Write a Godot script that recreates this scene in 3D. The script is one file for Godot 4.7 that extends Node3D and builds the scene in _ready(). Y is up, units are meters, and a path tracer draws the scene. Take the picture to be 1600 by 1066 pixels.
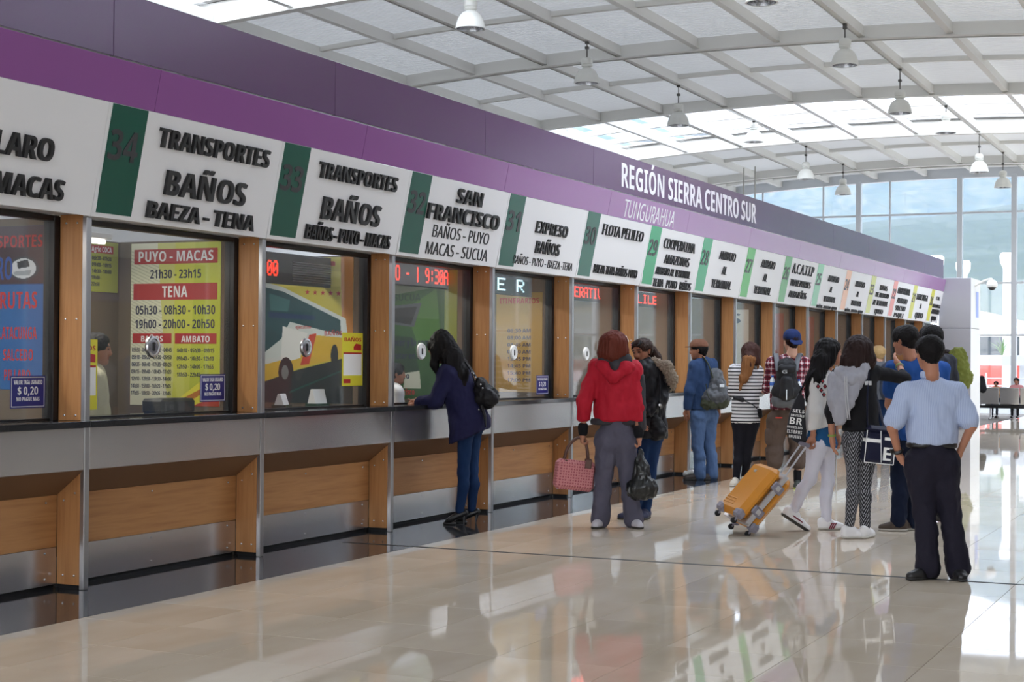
extends Node3D
# Bus-terminal ticket hall. x = 0 is the front of the ticket counters, +x goes into the hall, -z runs along the counters.

const Z0 := -8.264
const W := 2.0085
const TILT := 0.2
var M := {}
var cache := {}
var used := {}
var jobs: Array = []
var bold: SystemFont
var plain: SystemFont
var noise := FastNoiseLite.new()

func _ready() -> void:
	# camera, sky, exposure
	var cam := Camera3D.new()
	cam.name = "camera"
	var yaw := 0.4354274
	var pitch := 0.0114337
	var roll := 0.007134
	var f := Vector3(-sin(yaw) * cos(pitch), sin(pitch), -cos(yaw) * cos(pitch))
	var r := Vector3(cos(yaw), 0, -sin(yaw))
	var u := r.cross(f)
	var r2 := r * cos(roll) + u * sin(roll)
	var u2 := u * cos(roll) - r * sin(roll)
	cam.transform = Transform3D(Basis(r2, u2, -f), Vector3(6.8605, 1.5, 0))
	cam.fov = 2.0 * rad_to_deg(atan(533.0 / 2530.24))
	cam.far = 6000.0
	cam.current = true
	add_child(cam)
	var env := Environment.new()
	var sky := Sky.new()
	var sm := ProceduralSkyMaterial.new()
	sm.sky_top_color = Color(0.90, 0.94, 1.0)
	sm.sky_horizon_color = Color(0.97, 0.98, 1.0)
	sm.sky_curve = 0.3
	sm.ground_bottom_color = Color(0.62, 0.61, 0.6)
	sm.ground_horizon_color = Color(0.8, 0.82, 0.85)
	sm.sky_energy_multiplier = 1.0
	sky.sky_material = sm
	env.sky = sky
	env.background_mode = Environment.BG_SKY
	env.tonemap_mode = Environment.TONE_MAPPER_LINEAR
	env.tonemap_exposure = 5.5
	env.sdfgi_enabled = true
	env.ssao_enabled = true
	env.ssil_enabled = true
	env.volumetric_fog_enabled = true
	env.volumetric_fog_density = 0.0
	var we := WorldEnvironment.new()
	we.name = "environment"
	we.environment = env
	add_child(we)
	noise.seed = 7
	noise.frequency = 1.0
	noise.noise_type = FastNoiseLite.TYPE_SIMPLEX_SMOOTH
	noise.fractal_type = FastNoiseLite.FRACTAL_FBM
	noise.fractal_octaves = 3
	bold = SystemFont.new()
	bold.font_names = PackedStringArray(["Droid Sans"])
	bold.font_weight = 700
	plain = SystemFont.new()
	plain.font_names = PackedStringArray(["Droid Sans"])
	make_materials()
	build_floor()
	build_ceiling()
	build_walls()
	build_outside()
	build_booths()
	build_signs()
	build_booth_contents()
	build_lamps()
	build_far_things()
	build_people()
	run_jobs()

# ---------------------------------------------------------------- helpers
func numbered(called: String) -> String:
	if not used.has(called):
		used[called] = 0
		return called
	used[called] += 1
	return "%s_%03d" % [called, used[called]]

func tag(o: Node, label: String, category: String, group := "", kind := "") -> Node:
	if label: o.set_meta("label", label)
	if category: o.set_meta("category", category)
	if group: o.set_meta("group", group)
	if kind: o.set_meta("kind", kind)
	return o

func thing(called: String, label: String, category: String, at := Vector3.ZERO, turn := 0.0, group := "") -> Node3D:
	var o := Node3D.new()
	o.name = numbered(called)
	add_child(o)
	o.position = at
	o.rotation.y = turn
	tag(o, label, category, group)
	return o

func structure(called: String, label := "") -> Node3D:
	var o := Node3D.new()
	o.name = called
	add_child(o)
	o.set_meta("kind", "structure")
	if label: o.set_meta("label", label)
	return o

func part(parent: Node, called: String, mesh: Mesh, m: Material, xf := Transform3D()) -> MeshInstance3D:
	var o := MeshInstance3D.new()
	o.name = called if parent != self else numbered(called)
	o.mesh = mesh
	o.material_override = m
	o.transform = xf
	parent.add_child(o, true)
	return o

func at(x: float, y: float, z: float) -> Transform3D:
	return Transform3D(Basis(), Vector3(x, y, z))

func mat(called: String, c: Color, rough := 0.6, metal := 0.0, spec := 0.5) -> StandardMaterial3D:
	var m := StandardMaterial3D.new()
	m.resource_name = called
	m.albedo_color = c
	m.roughness = rough
	m.metallic = metal
	m.metallic_specular = spec
	M[called] = m
	return m

func rgb(r: int, g: int, b: int) -> Color:
	return Color(r / 255.0, g / 255.0, b / 255.0)

func noise_tex(freq: float, ramp: Gradient, size := 256, kind := FastNoiseLite.TYPE_SIMPLEX_SMOOTH, seed_ := 1, octaves := 4) -> NoiseTexture2D:
	var t := NoiseTexture2D.new()
	var n := FastNoiseLite.new()
	n.seed = seed_
	n.frequency = freq
	n.noise_type = kind
	n.fractal_octaves = octaves
	t.noise = n
	t.width = size
	t.height = size
	t.seamless = true
	if ramp: t.color_ramp = ramp
	return t

func ramp(cols: Array) -> Gradient:
	var g := Gradient.new()
	var offs := PackedFloat32Array()
	var cc := PackedColorArray()
	for i in cols.size():
		offs.append(float(i) / (cols.size() - 1))
		cc.append(cols[i])
	g.offsets = offs
	g.colors = cc
	return g

func triplanar(m: StandardMaterial3D, tex: Texture2D, scale: Vector3, world := true) -> void:
	m.albedo_texture = tex
	m.uv1_triplanar = true
	m.uv1_world_triplanar = world
	m.uv1_scale = scale

func st_new() -> SurfaceTool:
	var st := SurfaceTool.new()
	st.begin(Mesh.PRIMITIVE_TRIANGLES)
	return st

func quad(st: SurfaceTool, a: Vector3, b: Vector3, c: Vector3, d: Vector3, out: Vector3, uv := false) -> void:
	var n := (c - a).cross(b - a) + (d - a).cross(c - a)
	var pts := [a, b, c, d]
	var us := [Vector2(0, 1), Vector2(1, 1), Vector2(1, 0), Vector2(0, 0)]
	if n.dot(out) < 0.0:
		pts = [a, d, c, b]
		us = [us[0], us[3], us[2], us[1]]
		n = -n
	n = n.normalized()
	for i in [0, 1, 2, 0, 2, 3]:
		st.set_normal(n)
		if uv: st.set_uv(us[i])
		st.add_vertex(pts[i])

func tri(st: SurfaceTool, a: Vector3, b: Vector3, c: Vector3, out: Vector3) -> void:
	var n := (c - a).cross(b - a)
	var pts := [a, b, c]
	if n.dot(out) < 0.0:
		pts = [a, c, b]
		n = -n
	n = n.normalized()
	for p in pts:
		st.set_normal(n)
		st.add_vertex(p)

func add_box(st: SurfaceTool, lo: Vector3, hi: Vector3, b := 0.0, xf := Transform3D()) -> void:
	var s := (hi - lo) * 0.5
	var c := (hi + lo) * 0.5
	for ax in 3:
		var a1 := (ax + 1) % 3
		var a2 := (ax + 2) % 3
		for sg in [-1.0, 1.0]:
			var n := Vector3.ZERO
			n[ax] = sg
			var q := []
			for k in [[-1, -1], [1, -1], [1, 1], [-1, 1]]:
				var p := Vector3.ZERO
				p[ax] = sg * s[ax]
				p[a1] = k[0] * (s[a1] - b)
				p[a2] = k[1] * (s[a2] - b)
				q.append(xf * (c + p))
			quad(st, q[0], q[1], q[2], q[3], xf.basis * n)
	if b <= 0.0: return
	for ax in 3:
		var a1 := (ax + 1) % 3
		var a2 := (ax + 2) % 3
		for k in [[-1.0, -1.0], [1.0, -1.0], [1.0, 1.0], [-1.0, 1.0]]:
			var q := []
			for e in [-1.0, 1.0]:
				var p := Vector3.ZERO
				p[ax] = e * (s[ax] - b)
				p[a1] = k[0] * s[a1]
				p[a2] = k[1] * (s[a2] - b)
				var p2 := p
				p2[a1] = k[0] * (s[a1] - b)
				p2[a2] = k[1] * s[a2]
				if e < 0:
					q.append(xf * (c + p)); q.append(xf * (c + p2))
				else:
					q.append(xf * (c + p2)); q.append(xf * (c + p))
			var n := Vector3.ZERO
			n[a1] = k[0]
			n[a2] = k[1]
			quad(st, q[0], q[1], q[2], q[3], xf.basis * n)
	for sx in [-1.0, 1.0]:
		for sy in [-1.0, 1.0]:
			for sz in [-1.0, 1.0]:
				var d := Vector3(sx, sy, sz)
				var p0 := c + Vector3(sx * s.x, sy * (s.y - b), sz * (s.z - b))
				var p1 := c + Vector3(sx * (s.x - b), sy * s.y, sz * (s.z - b))
				var p2 := c + Vector3(sx * (s.x - b), sy * (s.y - b), sz * s.z)
				tri(st, xf * p0, xf * p1, xf * p2, xf.basis * d)

func box(lo: Vector3, hi: Vector3, b := 0.0) -> ArrayMesh:
	var key := "box%s%s%s" % [lo, hi, b]
	if not cache.has(key):
		var st := st_new()
		add_box(st, lo, hi, b)
		cache[key] = st.commit()
	return cache[key]

func prism(poly: Array, axis_a: Vector3, axis_b: Vector3, ext: Vector3) -> ArrayMesh:
	# poly of Vector2 in the plane of axis_a and axis_b, pushed along ext
	var st := st_new()
	add_prism(st, poly, axis_a, axis_b, Vector3.ZERO, ext)
	return st.commit()

func add_prism(st: SurfaceTool, poly: Array, axis_a: Vector3, axis_b: Vector3, org: Vector3, ext: Vector3) -> void:
	var pv := PackedVector2Array(poly)
	var mid := Vector2.ZERO
	for p in pv: mid += p / pv.size()
	var idx := Geometry2D.triangulate_polygon(pv)
	var to := func(p: Vector2) -> Vector3: return org + axis_a * p.x + axis_b * p.y
	for i in range(0, idx.size(), 3):
		var a: Vector3 = to.call(pv[idx[i]])
		var b: Vector3 = to.call(pv[idx[i + 1]])
		var c: Vector3 = to.call(pv[idx[i + 2]])
		tri(st, a, b, c, -ext)
		tri(st, a + ext, b + ext, c + ext, ext)
	var cw := Geometry2D.is_polygon_clockwise(pv)
	for i in pv.size():
		var p := pv[i]
		var q := pv[(i + 1) % pv.size()]
		var e := (q - p)
		var nn := Vector2(e.y, -e.x) * (-1.0 if cw else 1.0)
		quad(st, to.call(p), to.call(q), to.call(q) + ext, to.call(p) + ext, axis_a * nn.x + axis_b * nn.y)

func add_lathe(st: SurfaceTool, prof: Array, segs := 24, xf := Transform3D()) -> void:
	# prof: Vector2(radius, y) from bottom to top, outside surface
	for i in prof.size() - 1:
		var p: Vector2 = prof[i]
		var q: Vector2 = prof[i + 1]
		var d := q - p
		var nn := Vector2(d.y, -d.x).normalized()
		for k in segs:
			var a0 := TAU * k / segs
			var a1 := TAU * (k + 1) / segs
			var c0 := Vector3(cos(a0), 0, sin(a0))
			var c1 := Vector3(cos(a1), 0, sin(a1))
			var v := [c0 * p.x + Vector3.UP * p.y, c1 * p.x + Vector3.UP * p.y, c1 * q.x + Vector3.UP * q.y, c0 * q.x + Vector3.UP * q.y]
			var nr := [c0 * nn.x + Vector3.UP * nn.y, c1 * nn.x + Vector3.UP * nn.y, c1 * nn.x + Vector3.UP * nn.y, c0 * nn.x + Vector3.UP * nn.y]
			for j in [0, 1, 2, 0, 2, 3]:
				st.set_normal((xf.basis * nr[j]).normalized())
				st.add_vertex(xf * v[j])

func lathe(prof: Array, segs := 24) -> ArrayMesh:
	var st := st_new()
	add_lathe(st, prof, segs)
	return st.commit()

func add_tube(st: SurfaceTool, pts: Array, r: Variant, segs := 8, flat := 1.0, closed := true) -> void:
	# r: number or array of radii; flat < 1 squashes the section along its second axis
	var ring := []
	var norms := []
	var side := Vector3.ZERO
	for i in pts.size():
		var t: Vector3 = (pts[mini(i + 1, pts.size() - 1)] - pts[maxi(i - 1, 0)]).normalized()
		if side == Vector3.ZERO:
			side = t.cross(Vector3.UP if absf(t.y) < 0.9 else Vector3.RIGHT).normalized()
		side = (side - t * side.dot(t)).normalized()
		var up := side.cross(t).normalized()
		var rr: float = r[i] if r is Array else r
		var a := []
		var b := []
		for k in segs:
			var an := TAU * k / segs
			a.append(pts[i] + side * cos(an) * rr + up * sin(an) * rr * flat)
			b.append((side * cos(an) * flat + up * sin(an)).normalized())
		ring.append(a)
		norms.append(b)
	for i in pts.size() - 1:
		for k in segs:
			var k2 := (k + 1) % segs
			var vv := [ring[i][k], ring[i][k2], ring[i + 1][k2], ring[i + 1][k]]
			var nn := [norms[i][k], norms[i][k2], norms[i + 1][k2], norms[i + 1][k]]
			var fn: Vector3 = (vv[2] - vv[0]).cross(vv[1] - vv[0])
			var order := [0, 1, 2, 0, 2, 3] if fn.dot(nn[0]) > 0 else [0, 2, 1, 0, 3, 2]
			for j in order:
				st.set_normal(nn[j])
				st.add_vertex(vv[j])
	if closed:
		for e in [0, pts.size() - 1]:
			var out: Vector3 = (pts[0] - pts[1]) if e == 0 else (pts[e] - pts[e - 1])
			for k in segs:
				tri(st, pts[e], ring[e][k], ring[e][(k + 1) % segs], out)

func tube(pts: Array, r: Variant, segs := 8, flat := 1.0) -> ArrayMesh:
	var st := st_new()
	add_tube(st, pts, r, segs, flat)
	return st.commit()

func smooth_path(pts: Array, steps := 6) -> Array:
	var c := Curve3D.new()
	for i in pts.size():
		var a: Vector3 = pts[maxi(i - 1, 0)]
		var b: Vector3 = pts[mini(i + 1, pts.size() - 1)]
		var t := (b - a) / 6.0
		c.add_point(pts[i], -t, t)
	var o := []
	for i in pts.size() - 1:
		for k in steps: o.append(c.sample(i, float(k) / steps))
	o.append(pts[-1])
	return o

func text(parent: Node, called: String, s: String, font: Font, u0: float, v0: float, u1: float, v1: float, depth: float, m: Material, xf: Transform3D) -> MeshInstance3D:
	# writes s into the rectangle u0..u1, v0..v1 (heights of plain capitals) of the plane xf
	var key := "text" + s + str(font == bold)
	if not cache.has(key):
		var t := TextMesh.new()
		t.text = s
		t.font = font
		t.font_size = 48
		t.pixel_size = 0.02
		t.depth = 1.0
		t.curve_step = 2.0
		cache[key] = t
		var ref := TextMesh.new()
		ref.text = "H"
		ref.font = font
		ref.font_size = 48
		ref.pixel_size = 0.02
		ref.depth = 1.0
		cache[key + "h"] = ref.get_aabb()
	var tm: TextMesh = cache[key]
	var bb: AABB = tm.get_aabb()
	var hb: AABB = cache[key + "h"]
	var sx := (u1 - u0) / maxf(bb.size.x, 0.001)
	var sy := (v1 - v0) / hb.size.y
	var loc := Transform3D(Basis(Vector3(sx, 0, 0), Vector3(0, sy, 0), Vector3(0, 0, depth)), Vector3(u0 - bb.position.x * sx, v0 - hb.position.y * sy, depth * 0.5))
	return part(parent, called, tm, m, xf * loc)

func make_materials() -> void:
	var w := mat("beech_wood", Color.WHITE, 0.42, 0.0, 0.4)
	triplanar(w, noise_tex(0.02, ramp([rgb(164, 112, 68), rgb(178, 125, 78), rgb(188, 135, 86), rgb(172, 118, 72)]), 256, FastNoiseLite.TYPE_SIMPLEX_SMOOTH, 3), Vector3(3.5, 0.22, 3.5))
	var wh := mat("beech_wood_horizontal", Color.WHITE, 0.42, 0.0, 0.4)
	triplanar(wh, noise_tex(0.02, ramp([rgb(164, 112, 68), rgb(178, 125, 78), rgb(188, 135, 86), rgb(172, 118, 72)]), 256, FastNoiseLite.TYPE_SIMPLEX_SMOOTH, 4), Vector3(3.5, 3.0, 0.2))
	mat("steel", rgb(206, 203, 203), 0.24, 0.92)
	mat("steel_post", rgb(178, 177, 178), 0.3, 0.9)
	mat("bright_steel", rgb(200, 200, 202), 0.22, 0.95)
	var g := mat("granite", Color.WHITE, 0.12, 0.0, 0.5)
	triplanar(g, noise_tex(0.35, ramp([rgb(26, 26, 28), rgb(44, 44, 46), rgb(60, 60, 62)]), 256, FastNoiseLite.TYPE_SIMPLEX, 5), Vector3(3, 3, 3))
	var gf := mat("granite_floor", Color.WHITE, 0.07, 0.0, 0.5)
	triplanar(gf, noise_tex(0.2, ramp([rgb(42, 42, 45), rgb(54, 54, 57), rgb(64, 64, 67)]), 256, FastNoiseLite.TYPE_SIMPLEX, 6), Vector3(2, 2, 2))
	for i in 3:
		var t := mat("porcelain_%d" % i, Color.WHITE, 0.03, 0.0, 0.5)
		var o: int = [0, 3, -3][i]
		triplanar(t, noise_tex(0.012, ramp([rgb(208 + o, 193 + o, 172 + o), rgb(214 + o, 200 + o, 180 + o), rgb(219 + o, 206 + o, 188 + o)]), 256, FastNoiseLite.TYPE_SIMPLEX_SMOOTH, 20 + i), Vector3(0.7, 0.7, 0.25))
	mat("grout", rgb(104, 97, 90), 0.8)
	mat("rubber_black", rgb(18, 18, 19), 0.6)
	mat("white_paint", rgb(226, 226, 224), 0.45)
	mat("roof_paint", rgb(228, 227, 222), 0.5)
	var rs := mat("roof_sheet", rgb(238, 238, 236), 0.5)
	rs.backlight_enabled = true
	rs.backlight = Color(0.36, 0.36, 0.36)
	mat("sign_white", rgb(234, 233, 234), 0.3, 0.0, 0.5)
	for pc in [["purple_light", rgb(146, 90, 152)], ["purple_dark", rgb(86, 46, 96)]]:
		var pm := mat(pc[0], pc[1], 0.22, 0.0, 0.42)
		pm.clearcoat_enabled = true
		pm.clearcoat = 0.2
		pm.clearcoat_roughness = 0.15
	mat("letter_black", rgb(26, 26, 28), 0.45)
	mat("number_grey", rgb(52, 50, 54), 0.4)
	mat("letter_white", rgb(240, 238, 244), 0.4)
	mat("frame_black", rgb(24, 23, 25), 0.4)
	mat("screw", rgb(205, 205, 205), 0.25, 0.9)
	mat("soffit_brown", rgb(128, 94, 68), 0.5)
	mat("booth_wall", rgb(104, 90, 74), 0.7)
	mat("aluminium", rgb(196, 199, 203), 0.35, 0.6)
	mat("pier_panel", rgb(186, 186, 194), 0.3, 0.35)
	mat("lamp_shell", rgb(226, 226, 220), 0.35)
	mat("lamp_dark", rgb(90, 88, 84), 0.5)
	mat("cable", rgb(120, 118, 112), 0.5)
	mat("conduit", rgb(176, 174, 168), 0.5)
	var gl := mat("glass", Color(0.9, 0.95, 0.95, 0.06), 0.02, 0.0, 0.5)
	gl.transparency = BaseMaterial3D.TRANSPARENCY_ALPHA
	var bg := mat("booth_glass", Color(0.9, 0.95, 0.95, 0.03), 0.02, 0.0, 0.4)
	bg.transparency = BaseMaterial3D.TRANSPARENCY_ALPHA
	var sg := mat("skylight_glass", Color(0.95, 0.98, 1.0, 0.04), 0.1, 0.0, 0.5)
	sg.transparency = BaseMaterial3D.TRANSPARENCY_ALPHA
	var led := mat("led_red", rgb(255, 50, 25), 0.5)
	led.emission_enabled = true
	led.emission = rgb(255, 48, 22)
	led.emission_energy_multiplier = 0.45
	var lw := mat("led_white", rgb(200, 240, 255), 0.5)
	lw.emission_enabled = true
	lw.emission = rgb(190, 235, 255)
	lw.emission_energy_multiplier = 0.3

# ---------------------------------------------------------------- floor
func build_floor() -> void:
	var fl := structure("floor", "polished beige porcelain tile floor with a black granite border")
	part(fl, "screed", box(Vector3(-15, -0.2, -50), Vector3(13, -0.012, 8)), M.grout)
	var tile := box(Vector3(-0.3283, -0.012, -0.3318), Vector3(0.3283, 0, 0.3318))
	var rng := RandomNumberGenerator.new()
	rng.seed = 11
	var far := st_new()
	var count := 0
	for kz in range(-15, 61):
		for kx in 18:
			var cx := 0.71 + 0.66 * (kx + 0.5)
			var cz := -7.41 - 0.667 * (kz + 0.5)
			var xf := Transform3D(Basis(Vector3(rng.randfn(0, 0.0004), 0, 0).normalized() if false else Vector3.UP, 0.0), Vector3(cx, 0, cz))
			xf.basis = Basis.from_euler(Vector3(rng.randf_range(-0.0006, 0.0006), 0, rng.randf_range(-0.0006, 0.0006)))
			var vis := cz < -6.0 and cx < 7.4 - 0.128 * absf(cz) and cx > 6.2 - 0.93 * absf(cz)
			if vis and count < 300:
				count += 1
				part(fl, "tile", tile, M["porcelain_%d" % rng.randi_range(0, 2)], xf)
			else:
				rng.randi()
				add_box(far, Vector3(-0.3283, -0.012, -0.3318), Vector3(0.3283, 0, 0.3318), 0.0, xf)
	var rest := part(fl, "distant_tiles", far.commit(), M.porcelain_0)
	rest.set_meta("kind", "stuff")
	for kz in range(-6, 46):
		var cz := -7.41 - 0.667 * (kz + 0.5)
		part(fl, "border_slab", box(Vector3(-0.5, -0.012, -0.333), Vector3(0.4685, 0, 0.333)), M.granite_floor, at(0.24, 0, cz))
	part(fl, "expansion_joint", box(Vector3(-0.2, -0.005, -0.022), Vector3(11.6, 0.0012, 0.022)), M.rubber_black, at(0.25, 0, -11.412))

# ---------------------------------------------------------------- roof
func roof_y(x: float) -> float:
	return 6.92 - 0.0063 * (x + 1.3) * (x + 1.3)

func arc_beam(z: float, half: float, low: float, high: float, x0 := -14.6, x1 := 12.0, segs := 22) -> ArrayMesh:
	var st := st_new()
	for i in segs:
		var xa := lerpf(x0, x1, float(i) / segs)
		var xb := lerpf(x0, x1, float(i + 1) / segs)
		var ya := roof_y(xa)
		var yb := roof_y(xb)
		for s in [-1.0, 1.0]:
			quad(st, Vector3(xa, ya + low, z + s * half), Vector3(xb, yb + low, z + s * half), Vector3(xb, yb + high, z + s * half), Vector3(xa, ya + high, z + s * half), Vector3(0, 0, s))
		quad(st, Vector3(xa, ya + low, z - half), Vector3(xb, yb + low, z - half), Vector3(xb, yb + low, z + half), Vector3(xa, ya + low, z + half), Vector3.DOWN)
		quad(st, Vector3(xa, ya + high, z - half), Vector3(xb, yb + high, z - half), Vector3(xb, yb + high, z + half), Vector3(xa, ya + high, z + half), Vector3.UP)
	for e in [x0, x1]:
		var ye := roof_y(e)
		quad(st, Vector3(e, ye + low, z - half), Vector3(e, ye + low, z + half), Vector3(e, ye + high, z + half), Vector3(e, ye + high, z - half), Vector3(signf(e), 0, 0))
	return st.commit()

func build_ceiling() -> void:
	var ce := structure("ceiling", "white vaulted roof of corrugated sheet on steel beams with skylight bays")
	var ribs := [-2.25, -8.4, -14.55, -20.7, -26.9, -33.15, -39.05, -45.2]
	for z in ribs:
		var sky_edge: bool = z in [-14.55, -20.7, -33.15, -39.05]
		part(ce, "rib_beam", arc_beam(z, 0.06, 0.0, 0.4 if sky_edge else 0.21), M.roof_paint)
		part(ce, "rib_flange", arc_beam(z, 0.09, -0.012, 0.004), M.roof_paint)
	for z in [4.0, -5.3, -11.5, -23.8, -30.0, -42.1, -46.9]:
		part(ce, "cross_purlin", arc_beam(z, 0.05, 0.125, 0.205), M.roof_paint)
	# solid and glazed bays
	var solid := [[8.0, -14.55], [-20.7, -33.15], [-39.05, -48.2]]
	for b in solid:
		var z1: float = b[0]
		var z2: float = b[1]
		var st := st_new()
		var segs := 20
		var z := z1
		var step := 0.11
		while z > z2:
			var prof := [[z, 0.208], [z - 0.05, 0.208], [z - 0.065, 0.23], [z - 0.095, 0.23], [z - 0.11, 0.208]]
			for p in 4:
				var za: float = maxf(prof[p][0], z2)
				var zb: float = maxf(prof[p + 1][0], z2)
				for i in segs:
					var xa := lerpf(-14.6, 12.0, float(i) / segs)
					var xb := lerpf(-14.6, 12.0, float(i + 1) / segs)
					quad(st, Vector3(xa, roof_y(xa) + prof[p][1], za), Vector3(xb, roof_y(xb) + prof[p][1], za), Vector3(xb, roof_y(xb) + prof[p + 1][1], zb), Vector3(xa, roof_y(xa) + prof[p + 1][1], zb), Vector3.DOWN)
			z -= step
		part(ce, "roof_sheet", st.commit(), M.roof_sheet)
	for k in range(-9, 9):
		var x := -0.69 + 1.443 * k
		if x > 11.9 or x < -14: continue
		var y := roof_y(x)
		for b in solid:
			part(ce, "longitudinal_beam", box(Vector3(-0.04, 0.03, -absf(b[0] - b[1]) * 0.5), Vector3(0.04, 0.208, absf(b[0] - b[1]) * 0.5)), M.roof_paint, at(x, y, (b[0] + b[1]) * 0.5))
			part(ce, "beam_flange", box(Vector3(-0.058, 0.022, -absf(b[0] - b[1]) * 0.5), Vector3(0.058, 0.034, absf(b[0] - b[1]) * 0.5)), M.roof_paint, at(x, y, (b[0] + b[1]) * 0.5))
		for b in [[-14.55, -20.7], [-33.15, -39.05]]:
			part(ce, "skylight_beam", box(Vector3(-0.05, 0.03, -absf(b[0] - b[1]) * 0.5), Vector3(0.05, 0.2, absf(b[0] - b[1]) * 0.5)), M.white_paint, at(x, y, (b[0] + b[1]) * 0.5))
			part(ce, "skylight_pane", box(Vector3(-0.715, 0.36, -absf(b[0] - b[1]) * 0.5), Vector3(0.715, 0.368, absf(b[0] - b[1]) * 0.5)), M.skylight_glass, at(x + 0.72, roof_y(x + 0.72), (b[0] + b[1]) * 0.5))
	for z in [-16.0, -17.6, -19.2, -34.6, -36.1, -37.6]:
		part(ce, "glazing_bar", arc_beam(z, 0.045, 0.24, 0.358), M.roof_paint)
	for z in [-14.63, -20.62, -33.23, -38.97]:
		part(ce, "gasket", arc_beam(z, 0.03, 0.325, 0.36), M.lamp_dark)
	# conduits under the ribs
	for z in [-26.9, -45.2]:
		var pts := []
		for i in 24:
			var x := lerpf(-12, 11, i / 23.0)
			pts.append(Vector3(x, roof_y(x) - 0.045, z + 0.06))
		part(ce, "conduit", tube(pts, 0.013, 6), M.conduit)
	for x in [-4.95, -3.52, 0.82]:
		part(ce, "conduit", tube([Vector3(x - 0.1, roof_y(x) + 0.01, -14), Vector3(x - 0.1, roof_y(x) + 0.01, -33.1)], 0.009, 6), M.conduit)
		part(ce, "conduit", tube([Vector3(x - 0.1, roof_y(x) + 0.01, -33.1), Vector3(x - 0.1, roof_y(x) + 0.01, -47.5)], 0.009, 6), M.conduit)
	for x in [-6.15, -5.83]:
		part(ce, "hanger_post", tube([Vector3(x, 2.9, -43.0), Vector3(x, roof_y(x) + 0.05, -43.0)], 0.02, 8), M.conduit)

# ---------------------------------------------------------------- walls
func glass_wall(called: String, label: String, xs: Array, thick: Array, ys: Array, top: Callable, place: Transform3D) -> void:
	# xs: mullion positions along local x, thick: those that are heavy columns; local z is the outside
	var w := structure(called, label)
	w.transform = place
	for i in xs.size():
		var x: float = xs[i]
		var h: float = top.call(x)
		var hw: float = 0.075 if thick[i] else 0.026
		var hd: float = 0.11 if thick[i] else 0.04
		part(w, "mullion", box(Vector3(-hw, 0, -hd), Vector3(hw, h, hd), 0.006), M.aluminium, at(x, 0, 0))
		if i + 1 < xs.size():
			var x2: float = xs[i + 1]
			var lev := [0.0] + ys + [minf(h, top.call(x2))]
			for j in lev.size() - 1:
				if lev[j + 1] - lev[j] < 0.05: continue
				part(w, "pane", box(Vector3(0.0, lev[j], -0.004), Vector3(x2 - x, lev[j + 1], 0.004)), M.glass, at(x, 0, 0.0))
	for y in ys:
		part(w, "transom", box(Vector3(xs[0], y - 0.028, -0.035), Vector3(xs[-1], y + 0.028, 0.035), 0.004), M.aluminium)
	var st := st_new()
	for i in 30:
		var xa := lerpf(xs[0], xs[-1], i / 30.0)
		var xb := lerpf(xs[0], xs[-1], (i + 1) / 30.0)
		var ya: float = top.call(xa)
		var yb: float = top.call(xb)
		for s in [-1.0, 1.0]:
			quad(st, Vector3(xa, ya - 0.07, s * 0.1), Vector3(xb, yb - 0.07, s * 0.1), Vector3(xb, yb + 0.24, s * 0.1), Vector3(xa, ya + 0.24, s * 0.1), Vector3(0, 0, s))
		quad(st, Vector3(xa, ya - 0.07, -0.1), Vector3(xb, yb - 0.07, -0.1), Vector3(xb, yb - 0.07, 0.1), Vector3(xa, ya - 0.07, 0.1), Vector3.DOWN)
	part(w, "head_rail", st.commit(), M.aluminium)

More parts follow.
